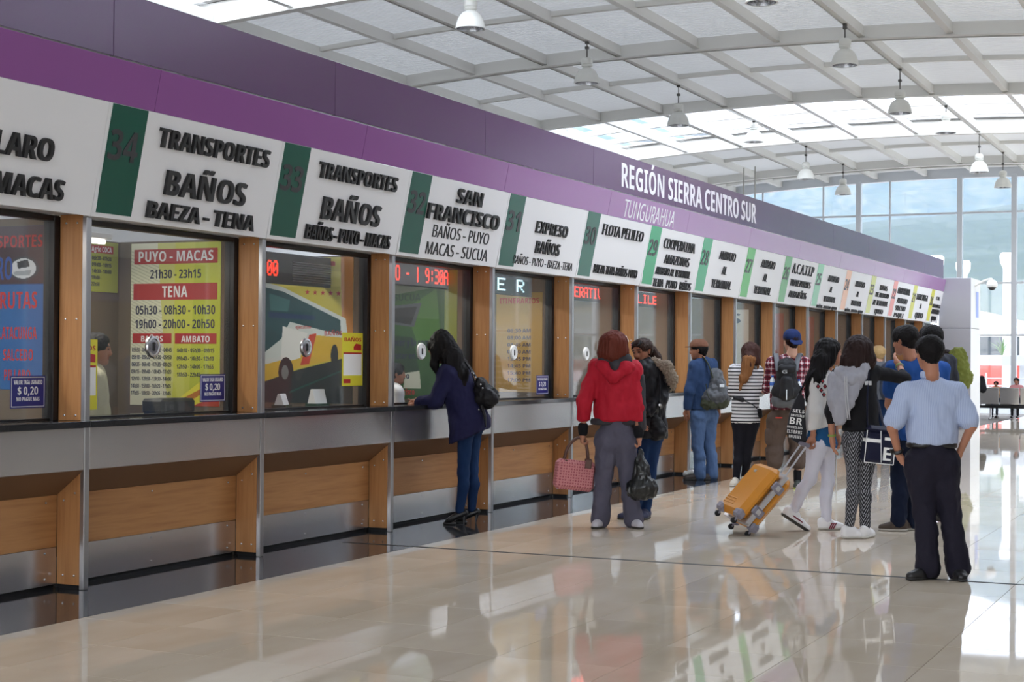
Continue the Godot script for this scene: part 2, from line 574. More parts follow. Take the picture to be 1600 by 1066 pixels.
func build_walls() -> void:
	var xs := []
	var th := []
	for e in [[-14.6, 1], [-11.0, 1], [-8.1, 1], [-7.05, 0], [-5.18, 0], [-4.11, 1], [-3.19, 0], [-1.17, 1], [0.35, 1], [1.7, 0], [3.2, 1], [4.7, 0], [6.2, 1], [7.7, 0], [9.2, 1], [10.6, 0], [12.0, 1]]:
		xs.append(e[0])
		th.append(e[1] == 1)
	glass_wall("wall_far", "tall glazed end wall with aluminium mullions", xs, th, [2.3, 3.8, 5.84], roof_y, at(0, 0, -48.0))
	xs = []
	th = []
	var k := 0
	var x := -48.0
	while x <= -37.9:
		xs.append(x)
		th.append(k % 2 == 0)
		k += 1
		x += 2.0
	# right wall: local x runs along world z
	glass_wall("wall_right", "side wall of the hall with shop fronts and glazing", xs, th, [2.3, 3.8], func(_x: float) -> float: return roof_y(12.0), Transform3D(Basis(Vector3(0, 0, 1), Vector3.UP, Vector3(-1, 0, 0)), Vector3(12.0, 0, 0)))
	xs = []
	th = []
	for i in 10:
		xs.append(lerpf(-14.6, 12.0, i / 9.0))
		th.append(true)
	glass_wall("wall_back", "glazed wall behind the viewer", xs, th, [2.3, 3.8], roof_y, at(0, 0, 7.9))
	var wr := get_node("wall_right")
	part(wr, "upper_wall", box(Vector3(-38.0, 3.3, 0.0), Vector3(8.0, 5.86, 0.15)), M.white_paint)
	part(wr, "end_wall", box(Vector3(-9.5, 0.0, 0.0), Vector3(8.0, 3.3, 0.15)), M.white_paint)
	mat("shop_grey", rgb(104, 100, 98), 0.6)
	mat("shop_dark", rgb(58, 56, 58), 0.3)
	mat("shop_blue", rgb(38, 62, 128), 0.5)
	for sh in 9:
		var xk := -36.5 + sh * 3.0
		part(wr, "shop_pier", box(Vector3(xk, 0, 0.15), Vector3(xk + 0.4, 3.3, 0.6)), M.shop_grey)
		part(wr, "shop_shutter", box(Vector3(xk + 0.4, 0, 0.2), Vector3(xk + 3.0, 2.5, 0.3)), M.shop_dark)
		part(wr, "shop_header", box(Vector3(xk + 0.4, 2.5, 0.15), Vector3(xk + 3.0, 3.3, 0.55)), M.shop_blue if sh % 3 == 1 else M.shop_grey)
	var wl := structure("wall_left", "white rear wall of the hall behind the ticket offices")
	part(wl, "wall_slab", box(Vector3(-14.9, -0.1, -48.2), Vector3(-14.6, 5.9, 8.2)), M.white_paint)

# ---------------------------------------------------------------- outside
func build_outside() -> void:
	var gr := structure("ground", "pale paved yard around the terminal")
	mat("paving", rgb(170, 168, 162), 0.85)
	part(gr, "yard", box(Vector3(-400, -0.4, -500), Vector3(400, -0.21, 400)), M.paving)
	# hills beyond the town
	var fields := mat("hill_fields", Color.WHITE, 0.95)
	triplanar(fields, noise_tex(0.02, ramp([rgb(72, 88, 60), rgb(92, 104, 70), rgb(124, 122, 84), rgb(84, 100, 66), rgb(68, 84, 58), rgb(146, 138, 104), rgb(88, 102, 68)]), 512, FastNoiseLite.TYPE_CELLULAR, 33, 3), Vector3(0.004, 0.008, 0.004))
	var wood := mat("hill_woods", Color.WHITE, 0.95)
	triplanar(wood, noise_tex(0.05, ramp([rgb(44, 60, 42), rgb(52, 68, 46), rgb(64, 78, 52), rgb(48, 64, 44)]), 256, FastNoiseLite.TYPE_SIMPLEX, 34, 4), Vector3(0.01, 0.02, 0.01))
	var specs := [
		["hillside", "pale terraced hillside of fields filling the view behind the town", 900.0, 175.0, 41, M.hill_fields, 240.0, 0.00016, 0.0],
		["wooded_ridge", "blue wooded ridge falling across the valley before the terraced hillside", 340.0, 36.0, 47, M.hill_woods, 130.0, 0.0, 0.13]]
	for s in specs:
		var st := st_new()
		var n := FastNoiseLite.new()
		n.seed = s[4]
		n.frequency = 0.004
		n.fractal_octaves = 4
		var nx := 90
		var nz := 24
		var hgt := func(ix: int, iz: int) -> Vector3:
			var x := lerpf(-900, 700, float(ix) / nx)
			var t := float(iz) / nz
			var z: float = -s[2] - t * 420.0 + 160.0
			var y: float = s[3] * smoothstep(0.0, 1.0, t) * (1.0 + s[8] * (x + 260.0) * 0.02) + n.get_noise_2d(x, z) * s[3] * 0.45 * t - 4.0
			return Vector3(x, maxf(y, -6.0), z)
		st.set_smooth_group(0)
		for ix in nx:
			for iz in nz:
				var a: Vector3 = hgt.call(ix, iz)
				var b: Vector3 = hgt.call(ix + 1, iz)
				var c: Vector3 = hgt.call(ix + 1, iz + 1)
				var d: Vector3 = hgt.call(ix, iz + 1)
				for p in [a, c, b, a, d, c]: st.add_vertex(p)
		st.generate_normals()
		var h := part(self, s[0], st.commit(), s[5])
		tag(h, s[1], "hill")
	# the hazy air of the valley between the town and the hills
	var fog := FogVolume.new()
	fog.name = "valley_haze"
	fog.size = Vector3(1600, 300, 1100)
	fog.position = Vector3(-100, 149, -640)
	var fm := FogMaterial.new()
	fm.albedo = Color(0.72, 0.83, 1.0)
	fm.density = 0.00055
	fog.material = fm
	add_child(fog)
	tag(fog, "pale blue haze filling the valley before the hills", "haze", "", "stuff")
	# white gate pillars of the yard
	mat("pillar_white", rgb(236, 236, 236), 0.6)
	for p in [[-4.0, 5.4, "white round pillar with a wide cap, nearest the ticket signs"], [-3.06, 5.2, "white round pillar with a narrow neck beside the window column"], [-1.52, 5.45, "white round pillar standing behind the security camera"]]:
		var st := st_new()
		add_lathe(st, [Vector2(0.3, -0.21), Vector2(0.17, 0.0), Vector2(0.15, p[1] - 0.7), Vector2(0.15, p[1] - 0.55), Vector2(0.25, p[1] - 0.35), Vector2(0.27, p[1] - 0.1), Vector2(0.2, p[1]), Vector2(0.001, p[1])], 20)
		var o := part(self, "yard_pillar", st.commit(), M.pillar_white, at(p[0], 0, -60))
		tag(o, p[2], "pillar")
	# low town buildings far away
	mat("house_wall", rgb(226, 222, 214), 0.8)
	mat("house_roof", rgb(214, 190, 150), 0.8)
	mat("house_window", rgb(120, 130, 140), 0.3)
	var spots := [[-16.0, -150.0, 9.0, 5.0, 7.0], [-6.0, -165.0, 8.0, 6.5, 7.0], [3.0, -140.0, 7.0, 4.6, 6.0], [-34.0, -170.0, 12.0, 7.0, 8.0], [-52.0, -180.0, 10.0, 6.0, 8.0]]
	var words := ["low cream house with a tan roof behind the yard pillars", "taller cream house between two lower ones across the yard", "small cream house at the end of the row across the yard", "wide cream house by the open ground below the hill", "cream house standing apart below the pale fields"]
	for i in spots.size():
		var q: Array = spots[i]
		var hs := thing("town_house", words[i], "house", Vector3(q[0], -0.21, q[1]))
		part(hs, "wall", box(Vector3(-q[2] / 2, 0, -q[4] / 2), Vector3(q[2] / 2, q[3], q[4] / 2)), M.house_wall)
		part(hs, "roof", prism([Vector2(-q[2] / 2 - 0.4, q[3]), Vector2(q[2] / 2 + 0.4, q[3]), Vector2(0, q[3] + 1.3)], Vector3.RIGHT, Vector3.UP, Vector3(0, 0, q[4])), M.house_roof, at(0, 0, -q[4] / 2))
		for k in 3:
			part(hs, "window", box(Vector3(-0.5, 1.4, 0), Vector3(0.5, 2.6, 0.05)), M.house_window, at(-q[2] / 3 + k * q[2] / 3, 0, q[4] / 2))
	# coaches waiting outside
	mat("coach_red", rgb(226, 60, 46), 0.35)
	mat("coach_white", rgb(236, 236, 236), 0.35)
	mat("coach_glass", rgb(46, 54, 62), 0.08)
	mat("tyre", rgb(24, 24, 25), 0.8)
	var wh := ["red and white coach with red end parked by the planter", "red and white coach parked behind the tall window column", "red and white coach parked at the far edge of the yard"]
	for i in 3:
		var bx: float = [-4.6, 2.9, -15.0][i]
		var bz: float = [-70.0, -72.0, -78.0][i]
		var bus := thing("coach", wh[i], "bus", Vector3(bx, -0.21, bz), 0.04 * i)
		part(bus, "body", box(Vector3(-3.4, 0.45, -1.2), Vector3(3.4, 3.2, 1.2), 0.12), M.coach_white)
		part(bus, "red_band", box(Vector3(-3.42, 0.7, -1.22), Vector3(3.42, 1.75, 1.22), 0.05), M.coach_red)
		for k in 5:
			part(bus, "window", box(Vector3(-0.55, 1.9, 1.19), Vector3(0.55, 2.8, 1.23), 0.02), M.coach_glass, at(-2.6 + k * 1.3, 0, 0))
		for wx in [-2.3, 2.1]:
			part(bus, "wheel", lathe([Vector2(0.001, -0.14), Vector2(0.48, -0.14), Vector2(0.5, 0), Vector2(0.48, 0.14), Vector2(0.001, 0.14)], 20), M.tyre, Transform3D(Basis(Vector3.RIGHT, PI / 2), Vector3(wx, 0.5, 1.1)))
	# planter wall and railing behind the end window
	mat("planter_white", rgb(232, 234, 238), 0.6)
	var pl := thing("window_planter", "long white planter trough outside the end window", "planter", Vector3(-1.0, -0.21, -52.5))
	part(pl, "upright", box(Vector3(-7, 0, -0.1), Vector3(7, 0.4, 0.1), 0.01), M.planter_white)
	part(pl, "trough", box(Vector3(-7, 1.63, -0.25), Vector3(7, 1.95, 0.25), 0.01), M.planter_white)
	for k in 8:
		part(pl, "post", box(Vector3(-0.07, 0.0, -0.08), Vector3(0.07, 3.0, 0.08)), M.planter_white, at(-6.5 + k * 1.86, 0, -0.35))
	var rl := thing("railing", "white steel railing of thin bars below the planter trough", "railing", Vector3(-1.0, -0.21, -51.8))
	for k in 5:
		part(rl, "bar", tube([Vector3(-7, 0.35 + k * 0.22, 0), Vector3(7, 0.35 + k * 0.22, 0)], 0.018, 6), M.planter_white)
	for k in 9:
		part(rl, "post", box(Vector3(-0.025, 0, -0.025), Vector3(0.025, 1.4, 0.025)), M.planter_white, at(-6.8 + k * 1.7, 0, 0))
	# spiky plants in the planter
	var leaf := mat("spiky_leaf", rgb(118, 156, 84), 0.6)
	leaf.backlight_enabled = true
	leaf.backlight = rgb(90, 130, 50)
	var rng := RandomNumberGenerator.new()
	rng.seed = 5
	var pw := ["spiky green plant in the planter beside the window column", "spiky green plant at the hidden end of the planter", "spiky green plant farther along the planter past the window column"]
	for i in 3:
		var px: float = [-0.62, -3.4, 2.1][i]
		var pt := thing("spiky_plant", pw[i], "plant", Vector3(px, 1.74, -52.5))
		for k in 26:
			var an := rng.randf() * TAU
			var sp := rng.randf_range(0.06, 0.42)
			var hh := rng.randf_range(0.3, 0.62)
			var dir := Vector3(cos(an), 0, sin(an))
			part(pt, "leaf", tube([Vector3.ZERO, dir * sp * 0.4 + Vector3.UP * hh * 0.7, dir * sp + Vector3.UP * hh], [0.03, 0.026, 0.002], 4, 0.25), M.spiky_leaf)
	# trees beyond the side glazing
	var bark := mat("bark", rgb(92, 76, 62), 0.9)
	var fol := mat("foliage", rgb(74, 104, 52), 0.8)
	fol.backlight_enabled = true
	fol.backlight = rgb(60, 90, 30)
	var tw := ["broad green tree outside the side glazing opposite the first counters", "green tree outside the side glazing opposite the middle counters", "tall green tree outside the side glazing opposite the queue", "green tree outside the side glazing near the far end"]
	for i in 4:
		var t := thing("yard_tree", tw[i], "tree", Vector3([20.0, 22.0, 19.0, 24.0][i], -0.21, [-14.0, -21.0, -29.0, -40.0][i]))
		part(t, "trunk", tube([Vector3.ZERO, Vector3(0.1, 1.6, 0), Vector3(-0.1, 3.4, 0.1)], [0.22, 0.16, 0.08], 8), bark)
		var st := st_new()
		for k in 900:
			var d := Vector3(rng.randfn(), rng.randfn() * 0.8, rng.randfn()).normalized() * (1.9 * pow(rng.randf(), 0.33))
			var c := Vector3(0, 3.9, 0) + d * Vector3(1, 0.9, 1)
			var a := Vector3(rng.randfn(), rng.randfn(), rng.randfn()).normalized() * 0.16
			var b := a.cross(Vector3(rng.randfn(), rng.randfn(), rng.randfn())).normalized() * 0.1
			quad(st, c - a, c - b, c + a, c + b, d)
		part(t, "crown", st.commit(), fol)

# ---------------------------------------------------------------- ticket counters
func zn(n: int) -> float:
	return Z0 - W * n

const WORD := {-1: "thirty-five", 0: "thirty-four", 1: "thirty-three", 2: "thirty-two", 3: "thirty-one", 4: "thirty", 5: "twenty-nine", 6: "twenty-eight", 7: "twenty-seven", 8: "twenty-six", 9: "twenty-five", 10: "twenty-four", 11: "twenty-three", 12: "twenty-two", 13: "twenty-one", 14: "twenty"}
const NUMBER := {-1: "35", 0: "34", 1: "33", 2: "32", 3: "31", 4: "30", 5: "29", 6: "28", 7: "27", 8: "26", 9: "25", 10: "24", 11: "23", 12: "22", 13: "21", 14: "20"}

func build_booths() -> void:
	var L := -W
	var slab := st_new()
	add_box(slab, Vector3(0.003, 1.045, L + 0.004), Vector3(0.045, 1.087, 0.0), 0.003)
	add_box(slab, Vector3(-0.62, 1.045, L + 0.003), Vector3(0.003, 1.087, -0.054), 0.0)
	var slab_mesh := slab.commit()
	var screws := st_new()
	for yy in [1.12, 1.74, 2.36, 0.09, 0.62]:
		for xx in [-0.075, -0.165]:
			if yy == 0.62 and xx == -0.165: yy = 0.57
			add_lathe(screws, [Vector2(0.0085, 0), Vector2(0.007, 0.004), Vector2(0.001, 0.006)], 8, Transform3D(Basis(Vector3.RIGHT, PI / 2), Vector3(xx, yy, 0.0)))
	var screw_mesh := screws.commit()
	var bolts := st_new()
	for yy in [0.56, 0.235, 0.07]:
		for zz in [-0.09, -0.98, -1.9]:
			add_lathe(bolts, [Vector2(0.0085, 0), Vector2(0.007, 0.004), Vector2(0.001, 0.006)], 8, Transform3D(Basis(Vector3.FORWARD, PI / 2), Vector3(-0.217, yy, zz)))
	var bolt_mesh := bolts.commit()
	for n in range(-1, 15):
		var b := thing("ticket_counter", "ticket counter under sign %s with steel apron, wood panels and sliding window" % WORD[n], "counter", Vector3(0, 0, zn(n)), 0.0, "ticket counters along the wall")
		part(b, "post", box(Vector3(-0.036, 0, -0.052), Vector3(0.0, 2.398, 0.0), 0.004), M.steel_post)
		part(b, "side_panel", box(Vector3(-0.216, 1.088, -0.02), Vector3(-0.034, 2.415, 0.0), 0.0015), M.beech_wood)
		part(b, "side_panel", box(Vector3(-0.216, 0.03, -0.02), Vector3(-0.034, 1.044, 0.0), 0.0015), M.beech_wood)
		part(b, "partition_core", box(Vector3(-0.21, 0.0, -0.05), Vector3(-0.06, 1.044, -0.02)), M.rubber_black)
		part(b, "partition_core", box(Vector3(-0.21, 1.088, -0.05), Vector3(-0.06, 2.41, -0.02)), M.beech_wood)
		if n <= 5: part(b, "screw_heads", screw_mesh, M.screw).set_meta("kind", "stuff")
		part(b, "countertop", slab_mesh, M.granite).set_meta("label", "black granite ledge")
		part(b, "apron", box(Vector3(-0.02, 0.772, L + 0.002), Vector3(-0.004, 1.044, -0.054), 0.002), M.steel)
		part(b, "soffit", prism([Vector2(-0.004, 0.772), Vector2(-0.022, 0.772), Vector2(-0.236, 0.608), Vector2(-0.218, 0.605)], Vector3.RIGHT, Vector3.UP, Vector3(0, 0, L + 0.054)), M.soffit_brown, at(0, 0, -0.052))
		part(b, "front_panel", box(Vector3(-0.236, 0.27, L + 0.001), Vector3(-0.218, 0.604, -0.052), 0.0015), M.beech_wood_horizontal)
		part(b, "kick_plate", box(Vector3(-0.236, 0.028, L + 0.001), Vector3(-0.219, 0.268, -0.052), 0.001), M.steel)
		if n <= 5: part(b, "bolt_heads", bolt_mesh, M.screw).set_meta("kind", "stuff")
		part(b, "toe_board", box(Vector3(-0.27, 0.0, L), Vector3(-0.245, 0.03, -0.05)), M.rubber_black)
		# window
		var wf := st_new()
		add_box(wf, Vector3(-0.31, 1.087, L), Vector3(-0.22, 2.41, L + 0.05), 0.003)
		add_box(wf, Vector3(-0.31, 1.087, -0.1), Vector3(-0.22, 2.41, -0.05), 0.003)
		add_box(wf, Vector3(-0.30, 2.375, L + 0.05), Vector3(-0.22, 2.41, -0.1), 0.003)
		add_box(wf, Vector3(-0.275, 1.088, L + 0.05), Vector3(-0.245, 1.10, -0.1), 0.0)
		part(b, "window_frame", wf.commit(), M.frame_black)
		part(b, "window_pane", box(Vector3(-0.264, 1.10, L + 0.05), Vector3(-0.256, 2.375, -0.1)), M.booth_glass)
		# the office behind
		part(b, "office_partition", box(Vector3(-1.32, 0, L + 0.0), Vector3(-0.312, 2.40, L + 0.03)), M.booth_wall)
		part(b, "office_wall", box(Vector3(-1.36, 0, L), Vector3(-1.32, 2.40, 0.0)), M.booth_wall)
		part(b, "desk", box(Vector3(-0.95, 0.70, L + 0.03), Vector3(-0.36, 0.74, -0.06)), M.booth_wall)

const SIGNS := {
	-1: [["PILLARO", 0, 0.74, 0.30, 1.55, 0.44], ["PUYO - MACAS", 0, 0.45, 0.07, 1.70, 0.2]],
	0: [["TRANSPORTES", 0, 0.54, 0.52, 1.85, 0.65], ["BAÑOS", 0, 0.69, 0.21, 1.63, 0.38], ["BAEZA - TENA", 0, 0.54, 0.04, 1.80, 0.155]],
	1: [["TRANSPORTES", 0, 0.55, 0.527, 1.79, 0.653], ["BAÑOS", 0, 0.69, 0.21, 1.60, 0.39], ["BAÑOS - PUYO - MACAS", 0, 0.51, 0.04, 1.84, 0.155]],
	2: [["SAN", 0, 0.92, 0.545, 1.43, 0.68], ["FRANCISCO", 0, 0.41, 0.358, 1.87, 0.50], ["BAÑOS - PUYO", 1, 0.59, 0.205, 1.74, 0.315], ["MACAS - SUCUA", 1, 0.52, 0.045, 1.78, 0.156]],
	3: [["EXPRESO", 0, 0.75, 0.405, 1.56, 0.527], ["BAÑOS", 0, 0.83, 0.20, 1.44, 0.327], ["BAÑOS - PUYO - BAEZA -TENA", 1, 0.36, 0.065, 1.88, 0.148]],
	4: [["FLOTA PELILEO", 0, 0.52, 0.517, 1.80, 0.64], ["BAEZA-TENA-BAÑOS-PUYO", 0, 0.47, 0.08, 1.83, 0.178]],
	5: [["COOPERATIVA", 0, 0.55, 0.50, 1.73, 0.625], ["AMAZONAS", 0, 0.67, 0.315, 1.61, 0.43], ["AMBATO AL TERMINAL", 0, 0.44, 0.168, 1.74, 0.262], ["TENA", 0, 0.42, 0.015, 0.79, 0.115], ["PUYO", 0, 0.92, 0.015, 1.30, 0.115], ["BAÑOS", 0, 1.42, 0.015, 1.85, 0.115]],
	6: [["AMBATO", 0, 0.79, 0.496, 1.50, 0.613], ["AL", 0, 1.03, 0.295, 1.22, 0.41], ["TERMINAL", 0, 0.67, 0.10, 1.55, 0.216]],
	7: [["AMBATO", 0, 0.79, 0.496, 1.50, 0.613], ["AL", 0, 1.03, 0.295, 1.22, 0.41], ["TERMINAL", 0, 0.67, 0.10, 1.55, 0.216]],
	8: [["A.C.A.T.I.P", 0, 0.50, 0.50, 1.79, 0.66], ["TRANSPORTES", 0, 0.52, 0.30, 1.76, 0.406], ["AMBATEÑOS", 0, 0.57, 0.118, 1.62, 0.222]],
	9: [["AMBATO", 0, 0.82, 0.478, 1.54, 0.583], ["AL", 0, 1.08, 0.298, 1.21, 0.397], ["TERMINAL", 0, 0.77, 0.13, 1.58, 0.225], ["BAÑOS - AMBATO - QUITO", 0, 0.42, 0.008, 1.79, 0.06]],
	10: [["AMBATO", 0, 0.82, 0.478, 1.54, 0.583], ["AL", 0, 1.08, 0.298, 1.21, 0.397], ["TERMINAL", 0, 0.77, 0.13, 1.58, 0.225], ["BAÑOS - AMBATO - QUITO", 0, 0.42, 0.008, 1.79, 0.06]],
	11: [["RUTAS", 0, 0.85, 0.5, 1.5, 0.6], ["DE AMBATO", 0, 0.6, 0.36, 1.75, 0.45], ["AL TERMINAL", 0, 0.5, 0.2, 1.8, 0.3], ["QUITO", 0, 0.8, 0.04, 1.5, 0.13]],
	12: [["COOPERATIVA", 0, 0.5, 0.5, 1.7, 0.63], ["AMBATO", 0, 0.6, 0.31, 1.6, 0.42], ["SALCEDO", 0, 0.6, 0.16, 1.55, 0.26], ["PUJILI", 0, 0.6, 0.02, 1.5, 0.11]],
	13: [["LATACUNGA", 0, 0.5, 0.45, 1.7, 0.58], ["A", 0, 1.02, 0.27, 1.18, 0.38], ["QUITO", 0, 0.7, 0.06, 1.55, 0.18]],
	14: [["CIA", 0, 0.67, 0.52, 1.06, 0.6], ["LATACUNGA", 0, 0.42, 0.345, 1.34, 0.425], ["AMBATO", 0, 0.42, 0.2, 1.32, 0.31], ["QUITO", 0, 0.55, 0.05, 1.1, 0.15]],
}

func build_signs() -> void:
	var nv := Vector3(1, -TILT, 0).normalized()
	var uv := Vector3(TILT, 1, 0).normalized()
	var plane := Transform3D(Basis(Vector3(0, 0, -1), uv, nv), Vector3(0.03, 2.40, 0))
	var greens := {-1: rgb(10, 82, 66), 0: rgb(10, 82, 66), 1: rgb(10, 82, 66), 2: rgb(12, 84, 68), 3: rgb(14, 88, 72), 4: rgb(20, 96, 78), 5: rgb(0, 160, 104), 6: rgb(0, 162, 106), 7: rgb(40, 176, 56), 8: rgb(44, 160, 66), 9: rgb(120, 206, 158), 10: rgb(248, 186, 142), 11: rgb(206, 214, 96), 12: rgb(232, 132, 120), 13: rgb(210, 208, 60), 14: rgb(214, 210, 50)}
	var tone := {-1: "dark green", 0: "dark green", 1: "dark green", 2: "dark green", 3: "dark green", 4: "dark green", 5: "bright green", 6: "bright green", 7: "leaf green", 8: "leaf green", 9: "mint green", 10: "peach", 11: "pale yellow", 12: "salmon pink", 13: "yellow", 14: "yellow"}
	for n in range(-1, 15):
		var width: float = W if n < 14 else 1.42
		var s := thing("company_sign", "white tilted company sign numbered %s on a %s stripe" % [WORD[n], tone[n]], "sign", Vector3(0, 0, zn(n)), 0.0, "company signs above the ticket windows")
		part(s, "board", box(Vector3(0.001, 0, -0.05), Vector3(width - 0.001, 0.738, 0.0), 0.002), M.sign_white, plane)
		part(s, "bottom_return", box(Vector3(-0.34, 2.416, -width), Vector3(0.024, 2.428, 0.0)), M.sign_white)
		var wedge := prism([Vector2(-0.03, 2.40), Vector2(0.034, 2.40), Vector2(0.05, 2.47), Vector2(0.064, 2.56), Vector2(0.0, 2.5)], Vector3.RIGHT, Vector3.UP, Vector3(0, 0, -0.034))
		part(s, "bracket", wedge, M.sign_white)
		var sm := mat("stripe_%d" % (n + 1), greens[n], 0.3)
		part(s, "number_stripe", box(Vector3(0.035, 0.03, -0.001), Vector3(0.395, 0.738, 0.003)), sm, plane).set_meta("label", "%s stripe" % tone[n])
		text(s, "number", NUMBER[n], bold, 0.055, 0.38, 0.35, 0.58, 0.004, M.number_grey, plane * at(0, 0, 0.003))
		for ln in SIGNS[n]:
			text(s, "lettering", ln[0], plain if ln[1] == 1 or n >= 4 else bold, ln[2], ln[3], ln[4], ln[5], 0.006 if ln[1] == 1 else (0.024 if n < 3 else 0.016), M.letter_black, plane)
	# lower fascia, leaning with the signs
	var lf := thing("lower_fascia", "lilac purple band of glossy panels leaning out above the company signs", "fascia", Vector3.ZERO)
	var z := -3.28
	while z > -37.8:
		var z2 := maxf(z - 2.72, -37.82)
		part(lf, "panel", box(Vector3(-z + 0.002, 0.741, -0.05), Vector3(-z2 - 0.002, 1.02, 0.0), 0.002), M.purple_light, plane)
		z = z2 if z2 > -37.8 else -99.0
	text(lf, "lettering", "TUNGURAHUA", plain, 17.33, 0.765, 19.08, 0.965, 0.003, M.letter_white, Transform3D(Basis(Vector3(0, 0, -1), uv + Vector3(0, 0, -0.0), nv), Vector3(0.03, 2.40, 0)))
	var up := thing("upper_fascia", "dark purple band of glossy upright panels with white REGIÓN SIERRA CENTRO SUR lettering", "fascia", Vector3.ZERO)
	z = -2.85
	while z > -37.7:
		var z2 := maxf(z - 2.72, -37.75)
		part(up, "panel", box(Vector3(0.14, 3.425, z2 + 0.002), Vector3(0.18, 3.85, z - 0.002), 0.002), M.purple_dark)
		z = z2 if z2 > -37.7 else -99.0
	var vert := Transform3D(Basis(Vector3(0, 0, -1), Vector3.UP, Vector3(1, 0, 0)), Vector3(0.18, 0, 0))
	text(up, "lettering", "REGIÓN SIERRA CENTRO SUR", bold, 17.30, 3.49, 22.69, 3.765, 0.004, M.letter_white, vert)
	for n in range(-2, 15):
		part(up, "support", box(Vector3(0.02, 2.43, -0.03), Vector3(0.10, 3.42, 0.03)), M.white_paint, at(-0.12, 0, zn(n) - 1.0))
		part(up, "support_arm", box(Vector3(-0.1, 3.5, -0.03), Vector3(0.139, 3.56, 0.03)), M.white_paint, at(0, 0, zn(n) - 1.0))
		part(up, "support_post", box(Vector3(-0.1, 3.42, -0.03), Vector3(-0.02, 3.56, 0.03)), M.white_paint, at(0, 0, zn(n) - 1.0))

# ---------------------------------------------------------------- things in and on the ticket windows
func led_text(parent: Node, s: String, u0: float, v0: float, u1: float, v1: float, xf: Transform3D, m: Material) -> void:
	# a dot matrix of small squares, five by seven to a character
	var font := {"E": "11111 10000 10000 11110 10000 10000 11111", "O": "01110 10001 10001 10001 10001 10001 01110", "-": "00000 00000 00000 01110 00000 00000 00000", "|": "00100 00100 00100 00100 00100 00100 00100", "9": "01110 10001 10001 01111 00001 00001 01110", ":": "00000 00100 00100 00000 00100 00100 00000", "3": "11110 00001 00001 01110 00001 00001 11110", "0": "01110 10001 10011 10101 11001 10001 01110", "A": "01110 10001 10001 11111 10001 10001 10001", "M": "10001 11011 10101 10101 10001 10001 10001", "R": "11110 10001 10001 11110 10100 10010 10001", "T": "11111 00100 00100 00100 00100 00100 00100", "I": "01110 00100 00100 00100 00100 00100 01110", "V": "10001 10001 10001 10001 10001 01010 00100", "L": "10000 10000 10000 10000 10000 10000 11111", " ": "00000 00000 00000 00000 00000 00000 00000"}
	var st := st_new()
	var cols := s.length() * 6 - 1
	var du := (u1 - u0) / cols
	var dv := (v1 - v0) / 7.0
	for i in s.length():
		var rows: PackedStringArray = font[s[i]].split(" ")
		for r in 7:
			for c in 5:
				if rows[r][c] == "1":
					var u := u0 + (i * 6 + c) * du
					var v := v1 - (r + 1) * dv
					add_box(st, Vector3(u + du * 0.06, v + dv * 0.06, 0), Vector3(u + du * 0.94, v + dv * 0.94, 0.004), 0.0, xf)
	part(parent, "lit_dots", st.commit(), m).set_meta("kind", "stuff")

func poly_image(w: int, h: int, base: Color, shapes: Array) -> ImageTexture:
	# flat print: shapes are [colour, polygon in 0..1]
	var im := Image.create(w, h, false, Image.FORMAT_RGB8)
	im.fill(base)
	for s in shapes:
		var pg := PackedVector2Array()
		var lo := Vector2(1, 1)
		var hi := Vector2.ZERO
		for q in s[1]:
			pg.append(Vector2(q[0] * w, q[1] * h))
			lo = lo.min(Vector2(q[0], q[1]))
			hi = hi.max(Vector2(q[0], q[1]))
		for y in range(maxi(0, int(lo.y * h)), mini(h, int(hi.y * h) + 1)):
			for x in range(maxi(0, int(lo.x * w)), mini(w, int(hi.x * w) + 1)):
				if Geometry2D.is_point_in_polygon(Vector2(x + 0.5, y + 0.5), pg): im.set_pixel(x, y, s[0])
	return ImageTexture.create_from_image(im)

func disc_poly(cx: float, cy: float, rx: float, ry: float) -> Array:
	var o := []
	for i in 24: o.append([cx + cos(TAU * i / 24) * rx, cy + sin(TAU * i / 24) * ry])
	return o

func sheet(w: float, h: float, t := 0.004) -> ArrayMesh:
	# upright sheet with its picture on the +z face
	var key := "sheet%s_%s" % [w, h]
	if not cache.has(key):
		var st := st_new()
		st.set_uv(Vector2.ZERO)
		quad(st, Vector3(0, 0, t), Vector3(w, 0, t), Vector3(w, h, t), Vector3(0, h, t), Vector3(0, 0, 1), true)
		for e in [[Vector3(0, 0, 0), Vector3(w, 0, 0), Vector3(w, 0, t), Vector3(0, 0, t), Vector3.DOWN], [Vector3(0, h, 0), Vector3(w, h, 0), Vector3(w, h, t), Vector3(0, h, t), Vector3.UP], [Vector3(0, 0, 0), Vector3(0, h, 0), Vector3(0, h, t), Vector3(0, 0, t), Vector3.LEFT], [Vector3(w, 0, 0), Vector3(w, h, 0), Vector3(w, h, t), Vector3(w, 0, t), Vector3.RIGHT], [Vector3(0, 0, 0), Vector3(w, 0, 0), Vector3(w, h, 0), Vector3(0, h, 0), Vector3(0, 0, -1)]]:
			quad(st, e[0], e[1], e[2], e[3], e[4], true)
		cache[key] = st.commit()
	return cache[key]

func print_mat(called: String, tex: Texture2D) -> StandardMaterial3D:
	var m := mat(called, Color.WHITE, 0.35)
	m.albedo_texture = tex
	return m

